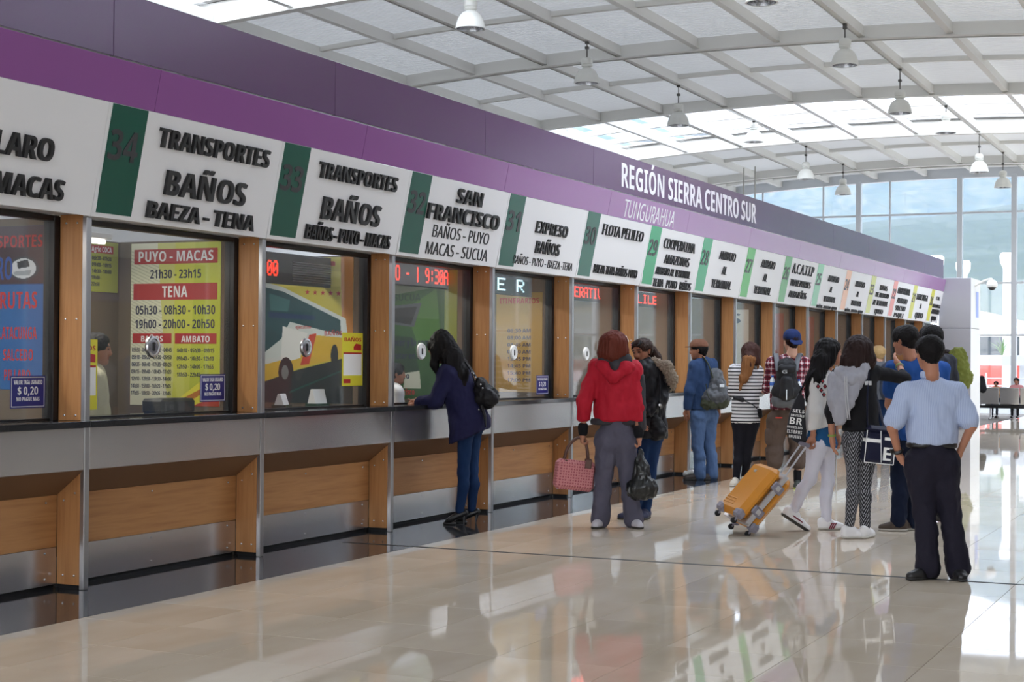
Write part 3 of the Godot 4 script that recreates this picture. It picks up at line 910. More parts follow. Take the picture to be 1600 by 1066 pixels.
func build_booth_contents() -> void:
	var I := Basis()
	mat("ink_navy", rgb(28, 30, 66), 0.5)
	mat("ink_red", rgb(176, 30, 34), 0.5)
	mat("ink_white", rgb(238, 238, 236), 0.5)
	mat("ink_blue", rgb(20, 70, 150), 0.5)
	mat("ink_green", rgb(20, 60, 34), 0.5)
	mat("display_box", rgb(34, 30, 32), 0.4)
	# timetable of window 34, on the far partition
	var stripes := []
	for k in 30:
		stripes.append([rgb(186, 188, 160), [[-0.1, 0.02 + k * 0.02], [0.45, 0.16 + k * 0.022], [0.45, 0.164 + k * 0.022], [-0.1, 0.026 + k * 0.02]]])
	var pic := poly_image(192, 288, rgb(222, 222, 196), stripes + [
		[rgb(206, 206, 118), [[0.3, 0], [1, 0], [1, 1], [0.42, 1]]], [rgb(190, 198, 52), [[0.72, 0], [1, 0], [1, 1], [0.62, 1]]], [rgb(204, 206, 72), [[0.5, 0], [0.72, 0], [0.66, 1], [0.48, 1]]],
		[rgb(236, 226, 60), [[0.45, 1], [0.9, 0.8], [1, 0.84], [1, 1]]], [rgb(196, 120, 40), [[0.5, 0.985], [1, 0.83], [1, 0.85], [0.6, 1]]], [rgb(188, 60, 40), [[0.7, 1], [1, 0.93], [1, 1]]]])
	var p := thing("timetable_poster", "yellow-green departure timetable with red headings PUYO - MACAS and TENA", "poster", Vector3(-1.197, 1.125, zn(1) + 0.031))
	part(p, "board", sheet(0.845, 1.26), print_mat("timetable_print", pic))
	var pp := func(cx: float, cy: float) -> Vector2: return Vector2((cx - 250.0) / 435.0 * 0.845, (950.0 - cy) / 790.0 * 1.26)
	for b in [[265, 190, 670, 262], [262, 357, 670, 437], [260, 600, 452, 648], [468, 600, 668, 650]]:
		var lo: Vector2 = pp.call(b[0], b[3])
		var hi: Vector2 = pp.call(b[2], b[1])
		part(p, "heading_band", box(Vector3(lo.x, lo.y, 0.0), Vector3(hi.x, hi.y, 0.006), 0.002), M.ink_red)
	for l in [["PUYO - MACAS", 288, 200, 650, 250, 1], ["21h30 - 23h15", 345, 290, 592, 333, 0], ["TENA", 405, 370, 528, 424, 1], ["05h30 - 08h30 - 10h30", 275, 465, 660, 508, 0], ["19h00 - 20h00 - 20h50", 272, 533, 658, 576, 0], ["BAÑOS", 304, 612, 410, 640, 1], ["AMBATO", 500, 612, 636, 642, 1],
		["03h50 - 04h15 - 04h25 - 04h45", 258, 670, 453, 690, 0], ["05h10 - 05h20 - 05h30 - 05h50", 257, 706, 453, 726, 0], ["06h35 - 06h40 - 07h35 - 08h25", 257, 741, 452, 761, 0], ["09h15 - 09h40 - 10h40 - 11h20", 256, 776, 452, 796, 0], ["12h10 - 12h50 - 13h30 - 14h00", 256, 811, 452, 831, 0], ["14h30 - 15h00 - 16h20 - 17h05", 255, 846, 451, 866, 0], ["17h55 - 18h50 - 20h05 - 22h45", 255, 881, 451, 901, 0],
		["04h10 - 05h30 - 09h15", 480, 672, 657, 692, 0], ["09h40 - 10h30 - 12h10", 479, 711, 656, 731, 0], ["12h50 - 14h00 - 17h55", 479, 750, 655, 770, 0], ["18h50 - 22h45", 480, 789, 592, 809, 0]]:
		var lo: Vector2 = pp.call(l[1], l[4])
		var hi: Vector2 = pp.call(l[3], l[2])
		text(p, "print", l[0], bold, lo.x, lo.y, hi.x, hi.y, 0.0015, M.ink_white if l[5] == 1 else M.ink_navy, at(0, 0, 0.006 if l[5] == 1 else 0.004))
	# second timetable of window 34, on the rear wall
	var rear := Basis(Vector3(0, 0, -1), Vector3.UP, Vector3(1, 0, 0))
	p = thing("timetable_poster", "olive timetable headed COCA on the rear wall behind the clerk", "poster", Vector3(-1.318, 2.0, -9.5))
	p.basis = rear
	mat("olive_print", rgb(168, 176, 70), 0.4)
	part(p, "board", box(Vector3(0, 0, 0), Vector3(0.72, 0.39, 0.005)), M.olive_print)
	part(p, "heading_band", box(Vector3(0.28, 0.3, 0.004), Vector3(0.66, 0.36, 0.007)), M.ink_red)
	text(p, "print", "Lago Agrio COCA", bold, 0.3, 0.31, 0.64, 0.35, 0.001, M.ink_white, at(0, 0, 0.007))
	for k in 5:
		text(p, "print", ["04h00 - 06h30 - 07h30", "08h15 - 09h00 - 10h15", "11h50 - 14h30 - 18h00", "18h15 - 19h00 -", "21h45 - 22h50"][k], bold, 0.28, 0.245 - k * 0.05, [0.64, 0.64, 0.64, 0.52, 0.5][k], 0.275 - k * 0.05, 0.001, M.ink_navy, at(0, 0, 0.005))
	# blue route board of the first window
	p = thing("route_poster", "blue route board with red town names RUTAS, LATACUNGA and SALCEDO", "poster", Vector3(-1.2, 1.28, zn(0) + 0.031))
	pic = poly_image(160, 192, rgb(24, 70, 128), [[rgb(34, 92, 150), [[0.45, 0.36], [1, 0.36], [1, 1], [0.45, 1]]], [rgb(64, 44, 54), [[0, 0], [1, 0], [1, 0.355], [0, 0.355]]], [rgb(52, 56, 66), disc_poly(0.8, 0.26, 0.145, 0.075)], [rgb(200, 204, 206), disc_poly(0.8, 0.26, 0.12, 0.062)], [rgb(40, 46, 54), [[0.74, 0.22], [0.84, 0.205], [0.86, 0.25], [0.75, 0.26]]], [rgb(150, 156, 160), [[0.7, 0.28], [0.88, 0.27], [0.86, 0.3], [0.72, 0.3]]]])
	part(p, "board", sheet(0.89, 1.07), print_mat("route_print", pic))
	for l in [["TRANSPORTES", 0.25, 0.93, 0.87, 1.01, 0], ["MACARO", 0.2, 0.72, 0.62, 0.87, 2], ["RUTAS", 0.52, 0.53, 0.83, 0.64, 0], ["LATACUNGA", 0.51, 0.33, 0.83, 0.41, 0], ["SALCEDO", 0.55, 0.19, 0.8, 0.265, 0], ["PILLARO", 0.56, 0.06, 0.78, 0.13, 0]]:
		text(p, "print", l[0], bold, l[1], l[2], l[3], l[4], 0.001, M.ink_blue if l[5] == 2 else M.ink_red, at(0, 0, 0.004))
	# coach picture of window 33
	pic = poly_image(224, 320, rgb(200, 190, 70), [
		[rgb(186, 120, 44), [[0.86, 0], [1, 0], [1, 0.62], [0.88, 0.55]]], [rgb(222, 212, 96), [[0, 0.06], [0.86, 0.1], [0.86, 0.2], [0, 0.2]]],
		[rgb(176, 40, 44), [[0.3, 0.03], [0.5, 0.02], [0.52, 0.055], [0.31, 0.06]]], [rgb(176, 40, 44), [[0.6, 0.025], [0.8, 0.03], [0.8, 0.06], [0.61, 0.06]]],
		[rgb(205, 216, 216), [[0, 0.16], [0.22, 0.2], [0.92, 0.42], [0.94, 0.52], [0.9, 0.68], [0.4, 0.74], [0, 0.8]]],
		[rgb(30, 76, 84), [[0.02, 0.2], [0.22, 0.23], [0.86, 0.43], [0.87, 0.53], [0.42, 0.46], [0.3, 0.44], [0.2, 0.56], [0.0, 0.66], [0, 0.3]]],
		[rgb(56, 110, 114), [[0.06, 0.24], [0.3, 0.29], [0.28, 0.37], [0.08, 0.36]]], [rgb(214, 178, 52), [[0, 0.74], [0.3, 0.69], [0.55, 0.53], [0.88, 0.55], [0.9, 0.68], [0.4, 0.76], [0, 0.86]]],
		[rgb(200, 64, 40), [[0.42, 0.74], [0.52, 0.53], [0.6, 0.52], [0.52, 0.73]]], [rgb(226, 230, 230), [[0.22, 0.47], [0.5, 0.52], [0.42, 0.69], [0.2, 0.73]]],
		[rgb(34, 40, 42), [[0, 0.86], [0.4, 0.77], [0.9, 0.69], [1, 0.72], [1, 1], [0, 1]]], [rgb(26, 28, 30), disc_poly(0.26, 0.79, 0.085, 0.105)], [rgb(120, 128, 128), disc_poly(0.25, 0.79, 0.04, 0.05)], [rgb(26, 28, 30), disc_poly(0.8, 0.67, 0.04, 0.075)], [rgb(32, 84, 70), [[0.3, 0.92], [0.92, 0.76], [0.92, 0.77], [0.3, 0.935]]],
		[rgb(28, 58, 100), [[0.06, 0.37], [0.58, 0.4], [0.58, 0.43], [0.06, 0.41]]]])
	p = thing("coach_poster", "large yellow poster of a white and teal coach with five red stars", "poster", Vector3(-1.3, 1.1, zn(2) + 0.031))
	part(p, "board", sheet(0.93, 1.29), print_mat("coach_print", pic))
	for k in 5:
		var pts := []
		for i in 10: pts.append(Vector2(cos(TAU * i / 10 + PI / 2), sin(TAU * i / 10 + PI / 2)) * (0.026 if i % 2 == 0 else 0.011))
		part(p, "star", prism(pts, Vector3.RIGHT, Vector3.UP, Vector3(0, 0, 0.002)), M.ink_red, at(0.46 + k * 0.08, 0.985 - k * 0.004, 0.004))
	text(p, "print", "ejecutivo", bold, 0.34, 0.66, 0.5, 0.69, 0.001, M.ink_red, at(0, 0, 0.004))
	text(p, "print", "BAÑOS", bold, 0.64, 0.6, 0.82, 0.64, 0.001, M.ink_red, at(0, 0, 0.004))
	# green poster of window 32
	pic = poly_image(160, 224, rgb(52, 92, 44), [[rgb(74, 120, 50), [[0.3, 0.3], [0.72, 0.14], [0.78, 0.5], [0.5, 0.62]]], [rgb(36, 66, 40), [[0, 0.5], [0.4, 0.52], [0.5, 0.8], [0, 0.9]]], [rgb(86, 92, 96), [[0, 0.28], [0.52, 0.25], [0.42, 0.44], [0, 0.41]]], [rgb(50, 52, 54), [[0.02, 0.3], [0.46, 0.28], [0.38, 0.42], [0.02, 0.39]]], [rgb(128, 142, 40), [[0.83, 0], [1, 0], [1, 1], [0.83, 1]]], [rgb(120, 128, 110), [[0, 0], [0.83, 0], [0.83, 0.12], [0, 0.2]]], [rgb(200, 206, 190), [[0.3, 0.8], [0.5, 0.78], [0.52, 0.92], [0.28, 0.92]]]])
	p = thing("destination_poster", "green leafy destination poster with slanted dark lettering", "poster", Vector3(-1.2, 1.1, zn(3) + 0.031))
	part(p, "board", sheet(0.83, 1.28), print_mat("leafy_print", pic))
	for l in [["SUCUA", 0.12, 0.98, 0.42, 1.05, 0], ["conocer y la comida", 0.0, 0.53, 0.62, 0.6, 1], ["disfrutar en...", 0.0, 0.4, 0.42, 0.46, 1], ["turismo", 0.02, 0.2, 0.3, 0.26, 1], ["San Francisco", 0.0, 0.04, 0.36, 0.1, 2]]:
		text(p, "print", l[0], bold, l[1], l[2], l[3], l[4], 0.001, [M.ink_green, M.ink_navy, M.ink_red][l[5]], at(0, 0, 0.004))
	# timetable of window 31
	p = thing("times_board", "clear board of departure times hanging in window thirty-one", "poster", Vector3(-0.9, 1.14, zn(4) + 0.031))
	mat("ochre_print", rgb(176, 140, 62), 0.4)
	part(p, "board", sheet(0.56, 1.1), M.ochre_print)
	text(p, "print", "ITINERARIOS", bold, 0.04, 0.98, 0.52, 1.04, 0.001, M.ink_red, at(0, 0, 0.004))
	for k in 8:
		text(p, "print", ["06:30 AM", "08:00 AM", "08:45 AM", "09:50 AM", "12:45 PM", "14:45 PM", "15:40 PM", "17:00 PM"][k], bold, 0.14, 0.66 - k * 0.078, 0.42, 0.7 - k * 0.078, 0.001, M.ink_navy, at(0, 0, 0.004))
	# narrow banners seen in the far windows
	mat("rust_print", rgb(150, 62, 44), 0.5)
	mat("cream_print", rgb(206, 196, 176), 0.5)
	mat("sky_print", rgb(60, 110, 190), 0.5)
	mat("teal_print", rgb(60, 170, 140), 0.5)
	for e in [[8, M.rust_print, "rust red banner with a pale letter A behind window twenty-six", "A"], [9, M.rust_print, "rust red banner with a pale letter A behind window twenty-five", "A"], [7, M.cream_print, "cream banner with a dark letter S behind window twenty-seven", "S"]]:
		var b := thing("window_banner", e[2], "banner", Vector3(-0.86, 1.3, zn(e[0] + 1) + 0.031))
		part(b, "cloth", sheet(0.46, 1.0), e[1])
		text(b, "print", e[3], bold, 0.13, 0.78, 0.33, 0.94, 0.001, M.cream_print if e[3] == "A" else M.ink_navy, at(0, 0, 0.004))
	for e in [[6, M.teal_print, "teal notice with white lettering in window twenty-eight"], [7, M.sky_print, "blue notice with white lettering in window twenty-seven"], [5, M.cream_print, "pale notice leaning in window twenty-nine"]]:
		var b := thing("window_notice", e[2], "notice", Vector3(-0.268, 1.14, zn(e[0]) - 0.36))
		b.basis = rear
		part(b, "sheet", box(Vector3(0, 0, -0.003), Vector3(0.36, 0.5, 0.0)), e[1])
		for k in 4: part(b, "print", box(Vector3(0.04, 0.09 + k * 0.1, 0), Vector3(0.32 - 0.04 * (k % 2), 0.13 + k * 0.1, 0.001)), M.ink_white)
	# fee notices on the panes
	mat("notice_blue", rgb(38, 42, 122), 0.35)
	for e in [[-7.861, 1.17, "small navy fee notice on the pane under sign thirty-five"], [-9.851, 1.17, "small navy fee notice on the pane under sign thirty-four"], [-15.925, 1.125, "small navy fee notice on the pane under sign thirty-one"]]:
		var b := thing("fee_notice", e[2], "notice", Vector3(-0.255, e[1], e[0]), 0.0, "fee notices on the panes")
		b.basis = rear
		part(b, "card", box(Vector3(0, 0, 0), Vector3(0.318, 0.205, 0.002)), M.notice_blue)
		var fr := st_new()
		add_box(fr, Vector3(0.008, 0.008, 0.002), Vector3(0.31, 0.012, 0.003))
		add_box(fr, Vector3(0.008, 0.193, 0.002), Vector3(0.31, 0.197, 0.003))
		add_box(fr, Vector3(0.008, 0.012, 0.002), Vector3(0.012, 0.193, 0.003))
		add_box(fr, Vector3(0.306, 0.012, 0.002), Vector3(0.31, 0.193, 0.003))
		part(b, "border_line", fr.commit(), M.ink_white)
		for l in [["VALOR TASA USUARIO", 0.03, 0.15, 0.29, 0.178], ["$ 0,20", 0.065, 0.085, 0.25, 0.135], ["NO PAGUE MAS", 0.055, 0.045, 0.265, 0.07]]:
			text(b, "print", l[0], bold, l[1], l[2], l[3], l[4], 0.001, M.ink_white, at(0, 0, 0.002))
	# yellow fare sheets on the panes
	mat("sheet_yellow", rgb(224, 214, 60), 0.4)
	for e in [[-11.872, 1.264, 0.345, 0.455, "yellow fare sheet with a red BAÑOS heading on the pane under sign thirty-three"], [-8.43, 1.145, 0.26, 0.47, "yellow fare sheet half hidden by the post under sign thirty-four"]]:
		var b := thing("fare_sheet", e[4], "notice", Vector3(-0.255, e[1], e[0]))
		b.basis = rear
		var w: float = e[2]
		var h: float = e[3]
		part(b, "paper", box(Vector3(0, 0, 0), Vector3(w, h, 0.002)), M.sheet_yellow)
		text(b, "print", "BAÑOS", bold, w * 0.1, h * 0.84, w * 0.92, h * 0.91, 0.001, M.ink_red, at(0, 0, 0.002))
		part(b, "table", box(Vector3(w * 0.06, h * 0.2, 0.002), Vector3(w * 0.94, h * 0.6, 0.003)), M.ink_white)
		part(b, "red_bar", box(Vector3(w * 0.06, h * 0.6, 0.002), Vector3(w * 0.94, h * 0.63, 0.003)), M.ink_red)
		part(b, "coach_picture", prism([Vector2(w * 0.55, h * 0.68), Vector2(w * 0.92, h * 0.67), Vector2(w * 0.92, h * 0.78), Vector2(w * 0.66, h * 0.8), Vector2(w * 0.55, h * 0.74)], Vector3.RIGHT, Vector3.UP, Vector3(0, 0, 0.001)), M.ink_red, at(0, 0, 0.002))
		part(b, "coach_picture", prism([Vector2(w * 0.08, h * 0.05), Vector2(w * 0.4, h * 0.05), Vector2(w * 0.4, h * 0.13), Vector2(w * 0.08, h * 0.13)], Vector3.RIGHT, Vector3.UP, Vector3(0, 0, 0.001)), M.ink_red, at(0, 0, 0.002))
	# speaking discs in the panes
	for e in [[-9.293, 1.572, "thirty-four"], [-11.305, 1.587, "thirty-three"], [-13.304, 1.571, "thirty-two"], [-15.344, 1.573, "thirty-one"], [-17.335, 1.572, "thirty"], [-7.28, 1.572, "thirty-five"]]:
		var d := thing("speaking_disc", "round pale speaking disc in the pane under sign %s" % e[2], "vent", Vector3(-0.255, e[1], e[0]), 0.0, "speaking discs in the panes")
		d.basis = Basis(Vector3(0, 0, -1), Vector3(1, 0, 0), Vector3(0, -1, 0))
		part(d, "plate", lathe([Vector2(0.078, -0.012), Vector2(0.078, 0.0), Vector2(0.072, 0.01), Vector2(0.058, 0.012), Vector2(0.052, 0.006), Vector2(0.035, 0.007), Vector2(0.001, 0.007)], 28), M.bright_steel if e[2] in ["thirty-four", "thirty-three"] else M.ink_white)
		part(d, "slot", box(Vector3(-0.012, 0.007, -0.03), Vector3(0.012, 0.012, 0.03), 0.002), M.frame_black)
	# moving-letter displays
	for e in [[-13.0, -14.4, 2.19, 2.41, "EO - | 9:30AM", 0, "dark moving-letter display showing a time in red under sign thirty-two"], [-17.40, -18.39, 2.2, 2.4, "ERATIV", 0, "dark moving-letter display with red letters under sign thirty"], [-19.5, -20.56, 2.2, 2.39, "LILEO", 0, "dark moving-letter display ending in a bright O under sign twenty-nine"], [-15.3, -16.6, 2.19, 2.40, "E R A", 1, "dark moving-letter display with pale blue letters under sign thirty-one"], [-6.2, -7.62, 2.16, 2.36, "0", 0, "dark moving-letter display at the top of the window under sign thirty-five"]]:
		var x := -0.47
		var d := thing("letter_display", e[6], "display", Vector3(x, e[2], e[0]))
		d.basis = rear
		var w: float = absf(e[1] - e[0])
		var h: float = e[3] - e[2]
		part(d, "case", box(Vector3(0, 0, -0.06), Vector3(w, h, 0.0), 0.004), M.display_box)
		part(d, "bracket", box(Vector3(0.05, h, -0.05), Vector3(0.08, 2.41 - e[2] + 0.005, -0.02)), M.frame_black)
		part(d, "bracket", box(Vector3(w - 0.08, h, -0.05), Vector3(w - 0.05, 2.41 - e[2] + 0.005, -0.02)), M.frame_black)
		led_text(d, e[4], 0.08 if e[4].length() > 3 else w - 0.2, 0.04, w - 0.06, h - 0.035, Transform3D(), M.led_white if e[5] == 1 else M.led_red)
	var d33 := thing("letter_display", "dark louvred display with red digits hanging in front of the coach poster", "display", Vector3(-0.6, 2.12, -11.0))
	d33.basis = rear
	part(d33, "case", box(Vector3(0, 0, -0.07), Vector3(1.5, 0.26, 0.0), 0.004), M.display_box)
	for k in 9: part(d33, "louvre", box(Vector3(0.62, 0.03 + k * 0.02, 0.0), Vector3(1.47, 0.036 + k * 0.02, 0.008)), M.steel_post)
	led_text(d33, "00", 0.24, 0.06, 0.4, 0.19, Transform3D(), M.led_red)
	part(d33, "bracket", box(Vector3(0.1, 0.26, -0.05), Vector3(0.13, 0.285, -0.02)), M.frame_black)
	# strip lamps over the desks of the first offices
	var glow := mat("tube_glow", rgb(250, 250, 244), 0.5)
	glow.emission_enabled = true
	glow.emission = rgb(255, 250, 240)
	glow.emission_energy_multiplier = 0.5
	for n in range(-1, 6):
		var lamp := thing("strip_lamp", "white strip lamp over the desk behind sign %s" % WORD[n], "lamp", Vector3(-0.86, 2.36, zn(n) - 0.9), 0.0, "strip lamps in the offices")
		part(lamp, "housing", box(Vector3(-0.06, 0.0, -0.35), Vector3(0.06, 0.04, 0.35), 0.004), M.white_paint)
		part(lamp, "tube", tube([Vector3(0, -0.02, -0.33), Vector3(0, -0.02, 0.33)], 0.018, 8), M.tube_glow)
		part(lamp, "suspension_bar", box(Vector3(-0.46, 0.01, -0.02), Vector3(-0.06, 0.03, 0.02)), M.white_paint)
		var al := AreaLight3D.new()
		al.name = "lamp_light"
		al.area_size = Vector2(0.1, 0.66)
		al.light_energy = 0.24
		al.light_color = rgb(255, 250, 238)
		al.area_range = 30.0
		al.shadow_enabled = true
		lamp.add_child(al)
		al.position = Vector3(0, -0.045, 0)
		al.rotation.x = -PI / 2
	# white cables hanging by the window frames
	for e in [[-16.42, "thirty-one"], [-14.47, "thirty-two"]]:
		var c := thing("hanging_cable", "thin white cable hanging down beside the pane under sign %s" % e[1], "cable", Vector3(-0.34, 0, e[0]))
		part(c, "cord", tube(smooth_path([Vector3(0, 2.38, 0), Vector3(0.01, 2.1, 0.02), Vector3(-0.01, 1.8, -0.02), Vector3(0.02, 1.5, 0.0), Vector3(0.0, 1.12, 0.02)]), 0.006, 6), M.ink_white)
		part(c, "cord", tube(smooth_path([Vector3(0, 2.2, 0.07), Vector3(0.01, 1.9, 0.05), Vector3(-0.01, 1.7, 0.07), Vector3(0.02, 1.5, 0.02)]), 0.005, 6), M.ink_white)
	# desk things behind the panes
	for e in [[-9.75, "thirty-four"], [-7.45, "thirty-five"]]:
		var m := thing("desk_printer", "low black printer on the ledge behind the pane under sign %s" % e[1], "printer", Vector3(-0.46, 1.087, e[0]))
		part(m, "body", box(Vector3(-0.1, 0, -0.2), Vector3(0.1, 0.11, 0.2), 0.02), M.frame_black)
		part(m, "paper_slot", box(Vector3(0.02, 0.105, -0.14), Vector3(0.06, 0.113, 0.14)), M.number_grey)
	for e in [[-11.2, 0.12, "folded leaflet propped on the ledge beside the lilac box", 0.3], [-11.75, 0.15, "pale card box on the ledge in front of the coach poster", -0.1]]:
		var k := thing("leaflet_stand", e[2], "leaflet", Vector3(-0.42, 1.087, e[0]), e[3] + PI / 2)
		part(k, "card", prism([Vector2(-0.05, 0), Vector2(0.05, 0), Vector2(0.01, e[1]), Vector2(-0.01, e[1])], Vector3(0, 0, 1), Vector3.UP, Vector3(0.16, 0, 0)), M.ink_white, at(-0.08, 0, 0))
		part(k, "base", box(Vector3(-0.09, 0, -0.06), Vector3(0.09, 0.03, 0.06)), M.ink_green)

# ---------------------------------------------------------------- pendant lamps
func build_lamps() -> void:
	var first: Node3D = null
	var spots := [[-3.59, 6.289, -20.96], [-3.59, 6.202, -25.40], [-3.59, 6.119, -30.13], [-3.59, 6.439, -35.3], [-3.59, 6.075, -39.85], [-3.59, 6.066, -43.8], [0.75, 6.295, -20.97], [0.75, 6.25, -25.69], [0.75, 6.089, -30.0], [0.75, 6.339, -34.74], [0.75, 5.99, -39.13], [0.75, 6.005, -42.93]]
	var where := ["at the beam beside the near skylight, above the ticket counters", "under the middle beam, above the ticket counters", "hanging at the end of the solid bay, above the ticket counters", "white against the skylight, above the ticket counters", "just past the skylight, above the ticket counters", "nearest the end window, above the ticket counters", "cut off by the top of the view, above the hall", "large and grey under the middle beam, above the hall", "before the skylight, above the hall", "white against the skylight, above the hall", "just past the skylight, above the hall", "nearest the end window, above the hall"]
	for i in spots.size():
		var s: Array = spots[i]
		var t: Node3D
		if first == null:
			t = thing("pendant_lamp", "", "lamp")
			first = t
			# y = 0 is the rim of the dome
			part(t, "dome", lathe([Vector2(0.20, 0.0), Vector2(0.218, 0.0), Vector2(0.215, 0.03), Vector2(0.205, 0.08), Vector2(0.185, 0.14), Vector2(0.155, 0.195), Vector2(0.115, 0.235), Vector2(0.075, 0.255), Vector2(0.06, 0.27)], 36), M.lamp_shell)
			part(t, "dome_lining", lathe([Vector2(0.05, 0.255), Vector2(0.1, 0.225), Vector2(0.14, 0.185), Vector2(0.17, 0.135), Vector2(0.19, 0.07), Vector2(0.2, 0.0)], 36), M.bright_steel)
			part(t, "rim", lathe([Vector2(0.196, -0.004), Vector2(0.222, -0.004), Vector2(0.222, 0.012), Vector2(0.214, 0.016)], 36), M.lamp_shell)
			part(t, "collar", lathe([Vector2(0.058, 0.262), Vector2(0.085, 0.275), Vector2(0.1, 0.295), Vector2(0.085, 0.305), Vector2(0.085, 0.32)], 28), M.lamp_shell)
			part(t, "ballast_housing", lathe([Vector2(0.085, 0.31), Vector2(0.098, 0.325), Vector2(0.1, 0.375), Vector2(0.092, 0.405), Vector2(0.07, 0.425), Vector2(0.03, 0.435), Vector2(0.001, 0.436)], 28), M.lamp_shell)
			part(t, "bulb", lathe([Vector2(0.001, 0.05), Vector2(0.03, 0.06), Vector2(0.05, 0.1), Vector2(0.045, 0.15), Vector2(0.03, 0.2), Vector2(0.025, 0.26)], 20), M.ink_white)
		else:
			t = first.duplicate()
			t.name = numbered("pendant_lamp")
			add_child(t)
		t.position = Vector3(s[0], s[1], s[2])
		tag(t, "white dome pendant lamp " + where[i], "lamp", "pendant lamps under the roof")
		var top: float = roof_y(s[0]) + (0.03 if s[2] > -33.1 or s[2] < -39.1 else 0.03) - s[1]
		part(t, "stem", tube([Vector3(0, 0.43, 0), Vector3(0, top, 0)], 0.011, 6), M.cable)
		part(t, "clamp", box(Vector3(-0.03, top - 0.05, -0.03), Vector3(0.03, top - 0.005, 0.03), 0.004), M.lamp_dark)

# ---------------------------------------------------------------- pier, security camera, seats
func build_far_things() -> void:
	var p := thing("clad_pier", "grey metal-clad pier at the end of the ticket counters", "pier", Vector3(0, 0, -37.86))
	for e in [[0.0, 2.284], [2.296, 3.44]]:
		part(p, "front_panel", box(Vector3(0.06, e[0], -0.02), Vector3(0.775, e[1], 0.0), 0.004), M.pier_panel)
		part(p, "side_panel", box(Vector3(0.755, e[0], -1.32), Vector3(0.776, e[1], -0.021), 0.004), M.white_paint)
	part(p, "core", box(Vector3(0.07, 0, -1.32), Vector3(0.754, 3.43, -0.021)), M.frame_black)
	mat("notice_print", rgb(150, 166, 220), 0.5)
	var nt := thing("pier_notice", "small blue printed notice on the side of the grey pier", "notice", Vector3(0.777, 2.55, -38.75))
	part(nt, "sheet", box(Vector3(0, 0, -0.18), Vector3(0.003, 0.6, 0.18)), M.notice_print)
	var cam := thing("security_camera", "white dome security camera on an arm reaching out from the grey pier", "camera", Vector3(1.16, 3.3, -38.4))
	part(cam, "arm", tube(smooth_path([Vector3(-0.385, -0.02, 0), Vector3(-0.2, 0.08, 0), Vector3(-0.03, 0.13, 0), Vector3(0.0, 0.1, 0)]), 0.028, 8), M.white_paint)
	part(cam, "mount_plate", box(Vector3(-0.4, -0.09, -0.05), Vector3(-0.383, 0.06, 0.05), 0.004), M.white_paint)
	part(cam, "housing", lathe([Vector2(0.1, -0.06), Vector2(0.125, -0.02), Vector2(0.12, 0.04), Vector2(0.09, 0.09), Vector2(0.04, 0.11), Vector2(0.001, 0.11)], 24), M.ink_white)
	part(cam, "dome", lathe([Vector2(0.001, -0.13), Vector2(0.05, -0.12), Vector2(0.08, -0.09), Vector2(0.095, -0.06)], 24), M.frame_black)
	# rows of steel seats
	for row in 2:
		var rows := ["bright perforated steel bench with its back to the counters, black beam under the seats", "steel bench facing the hall behind the first bench"]
		var b := thing("waiting_bench", rows[row], "bench", Vector3(0.0, 0, [-44.5, -46.0][row]), [PI, 0.0][row])
		var dir := -1.0 if row == 0 else 1.0
		part(b, "beam", box(Vector3(-0.1, 0.29, 0.18), Vector3(3.2, 0.37, 0.26), 0.01) if row == 1 else box(Vector3(-3.2, 0.29, 0.18), Vector3(0.1, 0.37, 0.26), 0.01), M.frame_black)
		for k in 6:
			var x := (0.2 + k * 0.52) * dir
			part(b, "seat", box(Vector3(-0.245, 0.40, 0.02), Vector3(0.245, 0.425, 0.46), 0.008), M.bright_steel, at(x, 0, 0))
			part(b, "seat_back", box(Vector3(-0.245, 0.0, -0.012), Vector3(0.245, 0.44, 0.012), 0.008), M.bright_steel, Transform3D(Basis(Vector3.RIGHT, -0.18), Vector3(x, 0.41, 0.0)))
			part(b, "arm_rest", tube([Vector3(0.26 * 1.0, 0.36, 0.24), Vector3(0.26, 0.6, 0.22), Vector3(0.26, 0.62, 0.05)], 0.014, 6), M.frame_black, at(x, 0, 0))
			if k % 2 == 0:
				part(b, "leg", tube([Vector3(0, 0.3, 0.22), Vector3(0, 0.03, 0.22)], 0.03, 8), M.bright_steel, at(x, 0, 0))
				part(b, "foot", box(Vector3(-0.03, 0, -0.05), Vector3(0.03, 0.035, 0.5), 0.008), M.bright_steel, at(x, 0, 0))

